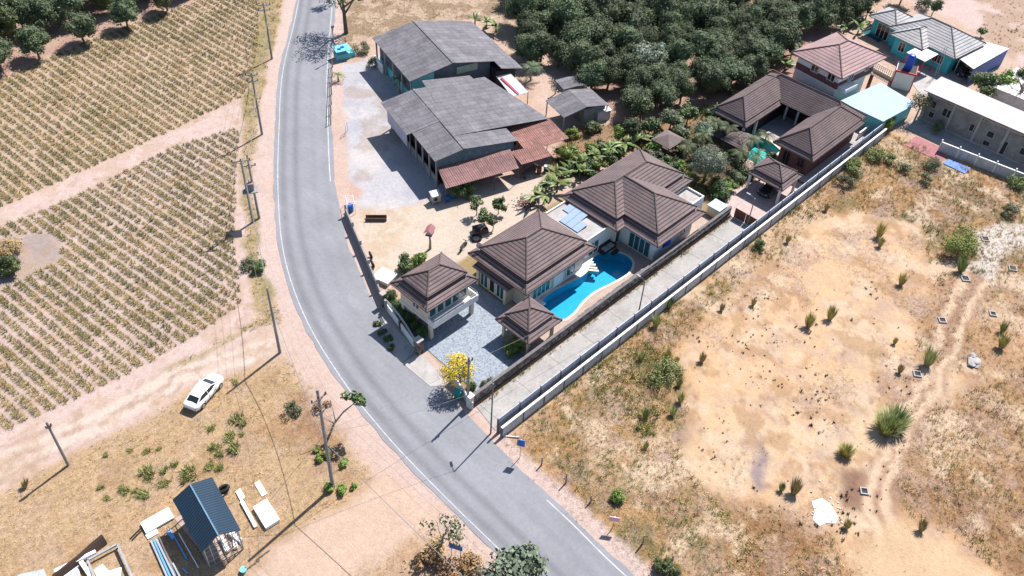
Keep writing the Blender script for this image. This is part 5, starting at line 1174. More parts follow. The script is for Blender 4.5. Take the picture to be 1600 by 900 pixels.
t = thing('wheelie_bin', 'green wheeled bin beside the white pillar under the yellow tree', 'bin', G(716, 622), R_(30)); part('body', MB().add([(-.25, -.28, .08), (.25, -.28, .08), (.25, .28, .08), (-.25, .28, .08), (-.32, -.36, 1.0), (.32, -.36, 1.0), (.32, .36, 1.0), (-.32, .36, 1.0)], [(0, 3, 2, 1), (4, 5, 6, 7), (0, 1, 5, 4), (1, 2, 6, 5), (2, 3, 7, 6), (3, 0, 4, 7)]), simple('bin_green', (.02, .22, .2), .5), t); part('lid', MB().box(-.35, -.4, 1.0, .35, .4, 1.08), simple('bin_lid', (.03, .30, .28), .5), t)
for s_ in (-.28, .28): part('wheel', MB().tube([(s_-.03, .28, .12), (s_+.03, .28, .12)], .12, 10), M['black'], t)
# signs
def sign(lab, px, py, h, w, hh, m, rz, post='steel', two=False):
    t = thing('road_sign', lab, 'sign', G(px, py), rz); part('panel', MB().box(-w/2, -.03, h-hh, w/2, .03, h), M[m], t)
    for x in ((-w*.35, w*.35) if two else (0,)): part('post', MB().tube([(x, .06, 0), (x, .06, h)], .04, 6), M[post], t)
sign('blue and white road sign on a post by the grass below the lane mouth', 812, 716, 2.9, .75, .95, 'signblue', R_(-60))
sign('small pink and white board on a thin post in the brown grass', 957, 826, 1.9, .95, .6, 'signpink', R_(-55))
sign('tilted blue roadside sign among the dry shrubs at the bottom', 712, 872, 2.2, 1.2, .7, 'signblue', R_(-62), two=True)
# marker and fence posts in the brown verge
for k, (px, py, h) in enumerate(((846, 727, 1.2), (884, 755, 1.5), (923, 785, 1.1), (1004, 850, 1.5), (1049, 880, 1.4))):
    solo('fence_post', MB().tube([(0, 0, 0), (.06, .03, h)], [.09, .07], 6), M['pole'], ['first grey post in the verge, nearest the blue and white sign', 'slanting grey post in the verge above a brown hollow', 'short grey post in the verge beside scattered litter', 'tall grey post in the verge right of the pink board', 'last grey post in the verge at the dark green shrub'][k], 'post', G(px, py), R_(k*40), 'old posts in the verge')
def ring(px, py, s_, lab, m='concrete'):
    s_ *= .78; mb = MB(); mb.box(-s_, -s_, 0, s_, -s_+.12, .17).box(-s_, s_-.12, 0, s_, s_, .17).box(-s_, -s_+.121, 0, -s_+.12, s_-.121, .17).box(s_-.12, -s_+.121, 0, s_, s_-.121, .17)
    t = thing('drain_box', lab, 'drain box', G(px, py), R_(30+px % 17), 'open concrete drain boxes in the field'); part('kerb', mb, M[m], t); part('pit', MB().box(-s_+.121, -s_+.121, .0, s_-.121, s_-.121, .07), M['dark'], t)
for px, py, s_, lab in ((1539, 374, .62, 'white concrete drain box beside the large green shrub'), (1508, 436, .62, 'white concrete drain box below the leaning tall grass clump'), (1582, 420, .62, 'white concrete drain box near the right edge on pale ground'), (1472, 501, .55, 'grey drain box left of the wheel track'), (1433, 585, .55, 'open drain box in the round burnt patch'), (1350, 768, .5, 'drain box in the brown weeds right of the white slab'), (1551, 491, .5, 'dark drain box right of the wheel track'), (1584, 328, .5, 'drain box by the upper right bush')): ring(px, py, s_, lab)
quadflat('white_slab', 'jagged white plaster slab lying in the sandy field', 'slab', [(1268, 783), (1284, 778), (1296, 786), (1310, 808), (1306, 818), (1290, 817), (1281, 822), (1270, 812), (1273, 800)], .005, .05, simple('old_plaster', (.6, .6, .6), .9, var=.3, scale=1.5, dirt=(.4, .33, .27)))
for i in range(26):
    x, y = G(1288+random.gauss(0, 18), 800+random.gauss(0, 14)); solo('plaster_chunk', MB().blob((0, 0, .03), (random.uniform(.06, .16), random.uniform(.06, .14), .07), 6, 4, .3), M['white_dirty'], 'small pale chunk of plaster scattered around the jagged white slab', 'chunk', (x, y), group='plaster chunks around the white slab')
solo('rubble_heap', MB().blob((0, 0, .1), (.9, .7, .3), 9, 6, .25).blob((.8, .4, .1), (.5, .4, .25), 8, 5, .3), M['concrete'], 'grey concrete rubble in the field beside the wheel track', 'rubble', G(1521, 567))
mb = MB()
for i in range(160): 
    x, y = random.gauss(0, .9), random.gauss(0, .7); z = max(0, .35-.25*(x*x+y*y)); mb.box(x, y, z-.05, x+.2, y+.1, z+.06)
solo('brick_heap', mb, M['rust'], 'heap of broken red bricks beside the banana plants', 'bricks', G(822, 318), kind='stuff')

# ------------------------------------------------------------------ foliage
def leaf_cloud(P, N, size, asp, rg, flat=.5):
    """one rhombic leaf per point, facing roughly along N"""
    n = len(P); T = rg.normal(size=(n, 3)); N = N+rg.normal(size=(n, 3))*flat
    N /= np.linalg.norm(N, axis=1)[:, None]+1e-9
    T -= (T*N).sum(1)[:, None]*N; T /= np.linalg.norm(T, axis=1)[:, None]+1e-9
    B = np.cross(N, T); s_ = (size*rg.uniform(.6, 1.3, n))[:, None]
    v = np.stack([P-T*s_*.5, P+B*s_*asp*.5, P+T*s_*.5, P-B*s_*asp*.5], 1).reshape(-1, 3)
    f = np.arange(4*n).reshape(n, 4); return v, f
def crown_mesh(name, m, R3, lobes, n, leaf, seed, asp=.55, core=True, spread=.75, flat=.6, lobe_r=(.32, .55)):
    rg = np.random.default_rng(seed); Ps = []; Ns = []; R3 = np.array(R3, float); cv = []; cf = []
    rm = float(R3.mean()); mb = MB()
    rr = random.Random(seed)
    for i in range(lobes):
        d = rg.normal(size=3); d /= np.linalg.norm(d); d[2] = abs(d[2])*1.0-.35*(i % 2)
        c = d*R3*spread*rg.uniform(.55, 1.0); lr = rm*rg.uniform(*lobe_r)
        k = int(n/lobes*(lr/rm/.43)**2); q = rg.normal(size=(k, 3)); q /= np.linalg.norm(q, axis=1)[:, None]
        rad = lr*rg.uniform(.62, 1.12, k)[:, None]*(1+.25*np.sin(q[:, :1]*5+i)*np.cos(q[:, 1:2]*4+i))
        Ps.append(c+q*rad*np.array([1, 1, .85])); Ns.append(q+np.array([0, 0, .5]))
        if core: mb.blob(tuple(c), (lr*.66, lr*.66, lr*.6), 7, 5, .2, rr)
    if core: mb.blob((0, 0, 0), tuple(R3*.52), 8, 6, .2, rr)
    P = np.concatenate(Ps); N = np.concatenate(Ns); v, f = leaf_cloud(P, N, leaf, asp, rg, flat)
    me = bpy.data.meshes.new(name)
    allv = np.concatenate([v, np.array(mb.v)]) if mb.v else v
    fs = f.tolist()+[tuple(i+len(v) for i in q) for q in mb.f]
    me.from_pydata(allv.tolist(), [], fs); me.update(); me.materials.append(m); return me
def trunk_mb(h, r0, cr, seed, limbs=5, lean=.2):
    rr = random.Random(seed); mb = MB(); a = rr.uniform(0, 6.28); top = (lean*cos(a), lean*sin(a), h)
    mb.tube([(0, 0, -.05), (top[0]*.4, top[1]*.4, h*.5), top], [r0, r0*.8, r0*.55], 7)
    for i in range(limbs):
        t = 2*pi*i/limbs+rr.uniform(-.4, .4); z0 = h*rr.uniform(.45, .95)
        mb.tube([(top[0]*z0/h, top[1]*z0/h, z0), (cos(t)*cr*.35, sin(t)*cr*.35, z0+cr*.35), (cos(t)*cr*.7, sin(t)*cr*.7, z0+cr*.6)], [r0*.5, r0*.33, r0*.12], 5)
    return mb
def tree(lab, x, y, h, R3, m='leaf_orchard', n=2200, leaf=.36, seed=1, lobes=14, cat='tree', name='tree', bark='bark', group=None, trunk_h=None, rz=0, zc=None, core=True, r0=None, **kw):
    t = thing(name, lab, cat, (x, y), rz, group); zc = zc if zc is not None else h-R3[2]
    part('trunk', trunk_mb(max(.3, trunk_h or zc), r0 or max(.06, R3[0]*.07), R3[0], seed), M[bark], t)
    c = part('crown', crown_mesh('crown', M[m], R3, lobes, n, leaf, seed, core=core, **kw), None, t); c.location = (0, 0, zc); return t
def bush(lab, x, y, R3, m='leaf_mid', n=500, leaf=.25, seed=1, lobes=6, name='shrub', cat='shrub', group=None, **kw):
    me = crown_mesh(name, M[m], R3, lobes, n, leaf, seed, **kw); o = solo(name, me, None, lab, cat, (x, y, R3[2]*.62), group=group); return o

# orchard behind the works: every tree a thing, five shapes copied
protos = []
for k in range(5):
    protos.append(tree('dark green orchard tree in the dense grove behind the works sheds', *G(925, 137), 5.4, (2.6, 2.55, 2.6), n=6500, leaf=.25, seed=40+k, lobes=13, name='orchard_tree', group='trees of the dense orchard', zc=2.6, trunk_h=2.4))
OP = GP([(800, -70), (795, 60), (822, 98), (850, 100), (900, 112), (925, 140), (962, 165), (978, 192), (1050, 192), (1105, 172), (1150, 150), (1205, 120), (1240, 78), (1300, 55), (1345, 25), (1362, -10), (1400, -70)])
opn = np.array(OP); sp = 4.35; c0 = opn.mean(0); A0 = R_(-14); pts = []
for i in range(-22, 23):
    for j in range(-22, 23):
        u = i*sp+(j % 2)*sp*.5; w = j*sp*.9; x = c0[0]+u*cos(A0)-w*sin(A0)+random.uniform(-.8, .8); y = c0[1]+u*sin(A0)+w*cos(A0)+random.uniform(-.8, .8)
        pts.append((x, y))
pts = np.array(pts); ins = sdist(pts[:, 0], pts[:, 1], OP) > -.2
Zclear = [GP([(838, 70), (868, 65), (878, 104), (840, 108)]), GP([(980, 90), (1035, 85), (1040, 128), (985, 132)]), GP([(862, -30), (885, -30), (880, 18), (850, 20)])]
for z_ in Zclear: ins &= sdist(pts[:, 0], pts[:, 1], z_) < 0
cnt = 0
for x, y in pts[ins]:
    k = cnt % 5; s_ = random.choice((.8, .9, 1.0, 1.05, 1.15, 1.3)); cnt += 1
    if cnt <= 5: protos[k].location = (x, y, 0); protos[k].rotation_euler = (0, 0, random.uniform(0, 6.28)); continue
    dup(protos[k], (x, y), random.uniform(0, 6.28), (s_, s_, s_*random.uniform(.9, 1.15)))
print('orchard trees', cnt)
fr_ = [(840, 62, 1.0), (845, 96, 1.05), (872, 104, .8), (905, 118, 1.2), (924, 140, 1.0)]
for px, py, s_ in fr_: dup(protos[1], G(px, py), px % 6, s_)
tree('domed grey-green tree with a yellowish top inside the dark orchard', *G(1010, 118), 5.6, (3.4, 3.4, 2.2), 'leaf_grey', 3400, .34, 71, 12, zc=3.4)
GT = [(985, 218, 3.6, 1.7, 'leaf_orchard', 'dark rounded tree at the orchard corner above the rear villa'), (1012, 214, 3.2, 1.5, 'leaf_mid', 'mid green tree at the edge of the orchard, left of the pale palms'), (1045, 205, 3.8, 1.9, 'leaf_olive', 'pale olive tree in the garden directly below the orchard'), (1072, 196, 3.6, 1.7, 'leaf_mid', 'leafy tree between the orchard and the long palms'), (1062, 222, 3.0, 1.4, 'leaf_olive', 'small olive tree just above the thatched hut'), (1096, 222, 3.6, 1.7, 'leaf_grey', 'grey-leaved tree right of the thatched hut'), (1112, 192, 3.4, 1.6, 'leaf_mid', 'bushy tree against the left corner of the courtyard villa'), (1022, 240, 2.6, 1.2, 'leaf_bright', 'bright leafy tree left of the thatched hut'), (1088, 250, 2.6, 1.3, 'leaf_mid', 'low tree between the hut and the round clipped tree'), (1130, 215, 3.0, 1.3, 'leaf_olive', 'olive tree beside the palms at the courtyard villa'), (1000, 190, 4.0, 1.9, 'leaf_mid', 'lighter green tree in the lower left corner of the orchard'), (1148, 268, 2.2, 1.1, 'leaf_orchard', 'dark bush-like tree right of the round clipped tree'), (968, 222, 2.6, 1.2, 'leaf_bright', 'yellow-green small tree above the banana row'), (1235, 92, 3.6, 1.7, 'leaf_olive', 'olive tree left of the pink-roofed house')]
for i, (px, py, h, R1, m, lab) in enumerate(GT): tree(lab, *G(px, py), h, (R1, R1, h*.42), m, int(1000+500*R1), .27, 700+i, 10, zc=h*.55)
# upper left grove
LG = [(62, 92), (132, 68), (200, 44), (262, 17), (3, 112), (-30, 70), (38, 48), (92, 28), (150, 5), (205, -12), (-60, 20), (10, 8), (60, -12), (118, -32), (290, -8), (320, -22), (-20, -25), (-45, 95), (-10, 52), (20, 66), (75, 52), (112, 40), (128, 12), (175, 22), (185, -2), (230, 2), (250, -22), (90, -8), (30, -8), (-40, 30), (70, 8), (150, -30), (205, -38)]
gp_ = []
for k in range(4): gp_.append(tree('x', 0, 0, 5.8, (2.5, 2.5, 2.9), n=4200, leaf=.3, seed=80+k, lobes=15, name='grove_tree', zc=2.8, m='leaf_orchard' if k < 3 else 'leaf_mid'))
gl = ['bushy dark tree, second from the left in front of the upper left grove', 'bushy dark tree, third from the left in front of the upper left grove', 'bushy dark tree, fourth from the left in front of the upper left grove', 'bushy dark tree at the right end of the upper left grove front row', 'bushy dark tree cut by the left edge, below the upper left grove']
for i, (px, py) in enumerate(LG):
    lab = gl[i] if i < 5 else 'loose dark tree in the shaded rear rows of the upper left grove'
    if i < 4: t = gp_[i]; t.location = (*G(px, py), 0)
    else: t = dup(gp_[i % 4], G(px, py), i*1.3, 1.0 if i < 5 else 1.12)
    t['label'] = lab
    if i >= 5: t['group'] = 'rear trees of the upper left grove'
    if i < 5: t.scale = (1.0, 1.0, .95)
# individual trees and shrubs
def frond_crown(name, m, nf, L, droop, seed, up=.5, width=.28, npair=11):
    rr = random.Random(seed); mb = MB()
    for i in range(nf):
        a = 2*pi*i/nf*1.0+rr.uniform(-.25, .25); el = rr.uniform(-.1, 1.0)*up*1.6; Lr = L*rr.uniform(.8, 1.1); pts = []
        for k in range(7):
            s_ = k/6; rad = Lr*s_*cos(el*(1-s_*.3)); z = Lr*(sin(el)*s_-droop*s_*s_); pts.append(Vector((cos(a)*rad, sin(a)*rad, z)))
        mb.tube(pts, [.04, .035, .03, .025, .02, .015, .008], 4)
        side = Vector((-sin(a), cos(a), 0))
        for k in range(1, npair):
            s_ = k/npair; q = s_*6; i0 = min(int(q), 5); p = pts[i0].lerp(pts[i0+1], q-i0); d = (pts[i0+1]-pts[i0]).normalized()
            wl = width*L*(1-abs(2*s_-.9)*.55)
            for sg in (1, -1):
                tip = p+side*sg*wl+d*wl*.5+Vector((0, 0, -wl*.35)); e = d*.05*L*.55
                mb.add([p-e*.6, p+e, tip], [(0, 1, 2)])
    return mb
def palm(lab, x, y, h, L, seed, nf=15, m='leaf_palm', name='palm_tree', r=.13, lean=(.2, .1), bark='palebark'):
    t = thing(name, lab, 'palm tree', (x, y)); part('trunk', MB().tube([(0, 0, 0), (lean[0]*.3, lean[1]*.3, h*.5), (lean[0], lean[1], h)], [r*1.3, r, r*.8], 8), M[bark], t)
    c = part('crown', frond_crown('fronds', m, nf, L, .55, seed), M[m], t); c.location = (lean[0], lean[1], h); return t
def banana_mesh(seed, nl=8, L=2.0):
    rr = random.Random(seed); mb = MB()
    for i in range(nl):
        a = rr.uniform(0, 6.28); el = rr.uniform(.5, 1.25); Lr = L*rr.uniform(.7, 1.1); w = .24*rr.uniform(.8, 1.2); pts = []
        for k in range(7):
            s_ = k/6; pts.append(Vector((cos(a)*Lr*s_*cos(el)*(1+.3*s_), sin(a)*Lr*s_*cos(el)*(1+.3*s_), Lr*(sin(el)*s_-.45*s_*s_))))
        side = Vector((-sin(a), cos(a), 0))
        for k in range(6):
            w0 = w*math.sin(pi*(.08+.9*k/6)); w1 = w*math.sin(pi*(.08+.9*(k+1)/6))
            for sg in (1, -1):
                mb.add([pts[k], pts[k+1], pts[k+1]+side*sg*w1+Vector((0, 0, -w1*.4)), pts[k]+side*sg*w0+Vector((0, 0, -w0*.4))], [(0, 1, 2, 3)])
    return mb
def banana(lab, x, y, h, seed, s_=1.0, m='leaf_banana', nl=8):
    t = thing('banana_plant', lab, 'banana plant', (x, y), seed, 'banana plants'); part('stem', MB().tube([(0, 0, 0), (0, 0, h)], [.13*s_, .08*s_], 7), M['leaf_mid'], t)
    c = part('leaves', banana_mesh(seed, nl, 2.1*s_), M[m], t); c.location = (0, 0, h*.85); return t
BN = [(846, 302), (858, 296), (868, 284), (852, 316), (880, 286), (890, 276), (902, 266), (870, 300), (914, 262), (926, 256), (938, 250), (836, 318), (950, 246), (962, 240), (975, 236), (988, 232), (1000, 226), (905, 280)]
for i, (px, py) in enumerate(BN): banana('broad-leaved banana plant in the strip between the works yard and the villas', *G(px, py), 1.1+.5*((i*7) % 5)/4, 100+i, .85+.1*(i % 4))
for i, (px, py) in enumerate([(1150, 132), (1162, 140), (1172, 128), (1182, 120), (1140, 148), (1130, 140), (1218, 100), (1225, 110), (1208, 108)]): banana('banana plant between the orchard and the brown courtyard villa', *G(px, py), 1.2, 140+i, .95)['group'] = 'banana plants by the courtyard villa'
for i, (px, py) in enumerate([(1318, 52), (1330, 44), (1342, 38), (1352, 30), (1340, 52), (1365, 36)]): banana('light green banana plant beside the turquoise bungalow', *G(px, py), 1.3, 160+i, 1.0)['group'] = 'banana plants by the bungalow'
for i, (px, py) in enumerate([(742, 40), (760, 44), (775, 50), (985, 78), (1000, 72)]): banana('banana plant behind the upper works shed or in the orchard', *G(px, py), 1.3, 180+i, 1.1)['group'] = 'banana plants behind the works'
palm('small green palm in front of the wall between the two works sheds', *G(624, 146), 2.3, 1.7, 3, 14, 'leaf_palm')
palm('green palm at the right corner of the upper works shed', *G(829, 126), 2.2, 2.2, 5, 16)
palm('yellowing little palm beside the aqua food stall', *G(529, 127), 1.2, 1.3, 7, 12, 'leaf_bright', lean=(0, 0))
PL = [(1068, 250, 2.4, 'leftmost grey palm behind the rear villa'), (1092, 240, 3.2, 'tall grey palm between the thatched hut and the round tree'), (1130, 232, 3.4, 'feathery palm just above the round clipped tree'), (1150, 262, 2.6, 'dusty palm right of the round clipped tree'), (1166, 250, 3.2, 'tall palm leaning over the shelter beside the turquoise pool'), (1178, 262, 2.0, 'short palm with drooping fronds below the turquoise pool'), (1192, 232, 2.2, 'green palm standing at the near edge of the turquoise pool'), (1110, 218, 2.8, 'pale palm under the eaves of the courtyard villa'), (1140, 205, 2.4, 'small palm at the left corner of the courtyard villa')]
for i, (px, py, h, lab) in enumerate(PL): palm(lab, *G(px, py), h, 1.75, 20+i, 15)
tree('grey-green round clipped tree in the garden above the pump house', *G(1107, 253, 3.3), 5.4, (2.9, 2.9, 2.3), 'leaf_grey', 9500, .16, 31, 18, spread=.5, lobe_r=(.5, .58), flat=.8, zc=3.3)
bush('dark green clipped column shrub under the round clipped tree', *G(1118, 300), (1.35, 1.35, 1.6), 'leaf_hedge', 1900, .17, 32, 8, spread=.4, lobe_r=(.6, .75))
for i, (px, py, R3, m, lab) in enumerate([
    (887, 252, (1.9, 1.8, 1.5), 'leaf_bright', 'bright green bamboo-like bush right of the rusty roofs'), (922, 240, (.95, .95, 1.1), 'leaf_bright', 'smaller bright green bush beside the bamboo-like bush'),
    (893, 214, (1.1, 1.0, .9), 'leaf_bright', 'low bright green shrub below the small open shed'), (924, 208, (1.5, 1.2, 1.0), 'leaf_mid', 'low dark green shrub in front of the small open shed'),
    (1095, 300, (.9, .9, .6), 'leaf_mid', 'low shrub beside the rear villa flat-roofed annexe'), (1072, 282, (1.1, 1.0, .9), 'leaf_bright', 'yellow-green shrub between the hut and the round tree'),
    (1142, 288, (.9, .9, .7), 'leaf_mid', 'shrub at the edge of the carport drive'), (1205, 250, (.9, .8, .6), 'leaf_mid', 'small shrub behind the carport'),
    (565, 82, (1.5, 1.3, 1.1), 'leaf_olive', 'olive bush left of the upper works shed'), (584, 104, (.9, .9, .9), 'leaf_olive', 'small brown-green bush at the shaded corner of the upper works shed'),
    (722, 305, (1.7, 1.4, 1.4), 'leaf_mid', 'leafy green bush below the rusty front lean-to'),
    (806, 546, (1.5, 1.3, 1.2), 'leaf_bright', 'glossy green bush under the eave of the garden pavilion'),
    (404, 422, (1.2, 1.0, .8), 'leaf_mid', 'big-leaved green plant on the verge between field and road'), (388, 418, (1.1, 1.0, .6), 'leaf_olive', 'low grey weed at the corner of the lower pineapple field'),
    (1495, 392, (2.6, 2.3, 1.8), 'leaf_feather', 'large feathery green shrub alone in the dry field'), (1575, 335, (1.3, 1.2, .8), 'leaf_olive', 'dusty bush near the right edge beside the drain box'),
    (20, 425, (1.6, 1.5, 1.4), 'leaf_mid', 'dark green shrub in the grey hole of the lower pineapple field'), (8, 395, (2.0, 1.6, 1.0), 'leaf_dry', 'withered brown brush above the dark shrub at the left edge'),
    (1040, 890, (1.3, 1.1, .8), 'leaf_mid', 'dark green weed shrub at the last grey post by the bottom edge'), (965, 780, (.75, .7, .6), 'leaf_bright', 'small bright green shrub in the brown grass above the pink board'),
    (1185, 388, (.9, .8, .7), 'leaf_mid', 'green shrub at the foot of the white-capped wall'), (1385, 202, (1.3, 1.2, 1.3), 'leaf_bright', 'light green shrub behind the far end of the white-capped wall'),
    (1368, 248, (1.6, 1.3, .9), 'leaf_weed', 'low green shrub right of the white-capped wall'), (1390, 255, (1.2, 1.1, .8), 'leaf_weed', 'dark green shrub beside the low green shrub by the wall'), (1414, 268, (.9, .9, .8), 'leaf_olive', 'grey-green shrub standing apart in the upper field'), (1445, 286, (.9, .9, .8), 'leaf_olive', 'small dark shrub standing alone on bare soil in the upper field'), (1330, 268, (1.8, 1.5, 1.0), 'leaf_weed', 'sprawling green shrub against the white-capped wall'), (1320, 290, (1.5, 1.3, .8), 'leaf_olive', 'olive shrub below the sprawling green shrub'),
    (1455, 262, (1.4, 1.2, .8), 'leaf_olive', 'rounded olive shrub near the mesh fence'), (1590, 290, (1.6, 1.3, .8), 'leaf_weed', 'green shrub at the right edge under the mesh fence'),
    (1465, 206, (1.3, 1.2, 1.0), 'leaf_olive', 'small tree-like shrub at the corner of the blockwork building'), (1440, 14, (1.6, 1.4, 1.4), 'leaf_orchard', 'dark bush behind the turquoise bungalow roof'),
    (455, 645, (1.0, .9, .7), 'leaf_olive', 'grey-green weed beside the brown patch left of the tall pole'),
    (505, 640, (1.0, .8, .4), 'leaf_dry', 'pile of dry brown leaves beside the tall pole'), (1035, 585, (2.2, 1.6, .8), 'leaf_weed', 'green-brown weed mound along the white-capped wall')]):
    v_ = R3[0]*R3[1]; bush(lab, *G(px, py), R3, m, int(520+650*v_), .17 if v_ < 2 else .2, 300+i, 9 if v_ < 2 else 13, spread=.95, core=m in ('leaf_mid', 'leaf_hedge', 'leaf_bright'))
SG = [(905, 268), (918, 272), (932, 262), (940, 235), (955, 255), (968, 246), (1010, 238), (1020, 255), (1035, 262), (1050, 268), (1062, 262), (1078, 268), (1085, 285), (1125, 308), (1135, 300), (1150, 282), (1160, 275), (1172, 278), (1130, 250), (1145, 240), (995, 215), (1025, 222), (1065, 240), (1100, 208), (1048, 222)]
sp_ = [crown_mesh('garden_shrub', M[m], (1.1, 1.1, .9), 8, 1300, .2, 600+k, spread=.9) for k, m in enumerate(('leaf_mid', 'leaf_olive', 'leaf_bright', 'leaf_hedge'))]
for i, (px, py) in enumerate(SG):
    o = solo('garden_shrub', sp_[(i*3) % 4], None, 'leafy shrub filling the dense garden between the villas and the courtyard house', 'shrub', (*G(px, py), .5), i*1.1, 'shrubs of the dense garden'); k = .75+.12*((i*5) % 6); o.scale = (k, k, k)
tree('olive spreading tree behind the end of the white-capped wall', *G(1428, 190), 4.6, (2.2, 2.0, 1.6), 'leaf_olive', 900, .24, 33, 9, core=False, bark='palebark')
tree('bushy green tree left of the grey dead tree at the right edge', *G(1530, 150), 4.4, (2.6, 2.4, 2.0), 'leaf_mid', 2300, .32, 34, 12)
tree('yellow-green round tree beside the white carport', *G(1562, 150), 4.4, (1.9, 1.8, 1.8), 'leaf_bright', 1500, .3, 35, 9)
tree('dark green tree at the right edge behind the yellow-green tree', *G(1592, 140), 4.6, (2.2, 2.0, 1.9), 'leaf_mid', 1700, .32, 36, 11)
tree('small dark tree on the pale ground above the turquoise bungalow', *G(1454, 27), 3.4, (1.4, 1.3, 1.4), 'leaf_orchard', 900, .3, 37, 8); tree('dark tree at the top edge left of the pale ground', *G(1405, 8), 4.6, (2.2, 2.2, 2.0), 'leaf_orchard', 1900, .34, 38, 11)
tree('tiny young tree on the pale ground right of the turquoise bungalow', *G(1532, 58), 1.8, (.9, .9, .8), 'leaf_mid', 420, .24, 39, 6)
t = thing('dead_tree', 'bare grey-brown dead tree at the right edge above the blockwork building', 'tree', G(1582, 165)); part('trunk', trunk_mb(3.6, .28, 2.6, 5, 8, .5), M['palebark'], t)
# roadside trees
x, y = G(541, 52); t = tree('tall sparse roadside tree casting a lacy shadow over the asphalt at the top', x, y, 9.5, (4.6, 4.4, 3.0), 'leaf_mid', 2600, .34, 51, 20, core=False, zc=7.4, trunk_h=6.0, bark='bark', r0=.36, spread=.95)
tree('small brown-topped tree beside the tall sparse roadside tree', *G(515, 6), 5, (1.6, 1.6, 1.8), 'leaf_olive', 800, .28, 52, 9, core=False)
t = tree('yellow flowering tree by the villa entrance', *G(719, 605), 4.0, (1.75, 1.75, 1.45), 'leaf_yellow', 2600, .2, 53, 16, name='flowering_tree', zc=2.7, trunk_h=1.8, spread=.85, core=False)
bush('round dark green clipped bush under the yellow flowering tree', *G(736, 606), (.6, .6, .6), 'leaf_hedge', 420, .14, 54, 4, spread=.3, lobe_r=(.7, .8))
for i, (px, py, lab) in enumerate(((757, 602, 'left dark potted cone shrub on the pale paving'), (766, 599, 'right dark potted cone shrub on the pale paving'))): bush(lab, *G(px, py), (.32, .32, .62), 'leaf_olive', 260, .12, 55+i, 3, spread=.3, lobe_r=(.7, .8))
hp_ = [G(606, 476), G(614, 492), G(624, 503), G(633, 512), G(643, 524), G(652, 534)]
for i, (x, y) in enumerate(hp_): bush('dark green hedge shrub in the row behind the curved gate', x+.7, y+.1, (.85, .9, 1.25), 'leaf_hedge', 850, .17, 60+i, 6, group='hedge behind the curved gate', spread=.5, lobe_r=(.5, .6))
for i, (px, py) in enumerate(((590, 508), (598, 520), (606, 532), (612, 544))): bush('straggling creeper on the kerb in front of the curved gate', *G(px, py), (.75, .5, .3), 'leaf_hedge', 260, .17, 66+i, 4, group='creepers in front of the curved gate')
# young trees in the sandy yard
tree('young leafy tree with open branches beside the tyre and crate', *G(757, 358), 3.0, (1.2, 1.2, 1.1), 'leaf_mid', 700, .3, 81, 7, core=False, zc=2.0); tree('slender young tree nearest the rusty front lean-to', *G(745, 336), 2.8, (1.0, 1.0, .9), 'leaf_mid', 520, .3, 82, 6, core=False, zc=1.9)
tree('dense dark young tree right of the open-branched one', *G(779, 334), 2.8, (.95, .95, 1.25), 'leaf_mid', 900, .28, 83, 7, zc=1.5); tree('small leafy tree just above the front villa roof', *G(770, 360), 1.9, (.8, .8, .7), 'leaf_mid', 420, .28, 84, 5, core=False)
for i, (px, py, R3, lab) in enumerate(((634, 424, (1.1, 1.0, 1.6), 'tall dark green shrub left of the pair behind the gatehouse'), (655, 412, (1.5, 1.1, 1.0), 'wide yellowish green shrub right of the pair behind the gatehouse'))): bush(lab, *G(px, py), R3, 'leaf_mid' if i == 0 else 'leaf_bright', 1100, .26, 86+i, 8)
# trees of the near roadside
bx, by = G(513, 684); cx2, cy2 = G(556, 627, 4.6); t = thing('tree', 'spindly bare-limbed tree with a few leaf clusters leaning over the road edge at the bend', 'tree', (bx, by)); dx, dy = cx2-bx, cy2-by
part('trunk', MB().tube([(0, 0, 0), (dx*.25, dy*.25, 2.0), (dx*.6, dy*.6, 3.5), (dx, dy, 4.5)], [.14, .11, .07, .03], 6).tube([(dx*.25, dy*.25, 2.0), (dx*.1-.8, dy*.1+.8, 3.6)], [.07, .02], 5).tube([(dx*.5, dy*.5, 3.1), (dx*.5+.9, dy*.5-.6, 4.2)], [.06, .02], 5).tube([(dx*.3, dy*.3, 2.3), (dx*.3+.5, dy*.3+1.2, 3.8)], [.06, .02], 5), M['palebark'], t)
c = part('crown', crown_mesh('crown', M['leaf_mid'], (.75, 1.25, .8), 5, 230, .36, 91, core=False, spread=1.1, asp=.8), None, t); c.location = (dx, dy, 4.5)
tree('large grey-green broad-leaved tree at the bottom edge of the photo', *G(800, 950), 6.6, (2.8, 2.7, 1.6), 'leaf_grey', 1500, .46, 92, 16, core=False, zc=5.2, trunk_h=4.0, asp=.8, bark='palebark', spread=.9)
tree('sparse dry tree with a few green leaf tufts near the bottom road edge', *G(690, 858), 4.0, (2.0, 1.8, 1.2), 'leaf_mid', 240, .36, 93, 7, core=False, zc=3.2, trunk_h=2.6, bark='palebark', spread=1.0)
for i, (px, py, R3, m, lab) in enumerate(((680, 862, (1.6, 1.2, .7), 'leaf_dry', 'mass of dry pinkish leaves under the sparse dry tree'), (668, 880, (1.5, 1.3, .7), 'leaf_dry', 'dry tangled shrub at the bottom, left of the blue sign'), (700, 895, (1.8, 1.4, .7), 'leaf_dry', 'dry yellowish shrub at the bottom under the blue sign'), (735, 885, (1.4, 1.2, .6), 'leaf_dry', 'low dry shrub between the blue sign and the large grey-green tree'))): bush(lab, *G(px, py), R3, m, 800, .26, 95+i, 8, core=False)
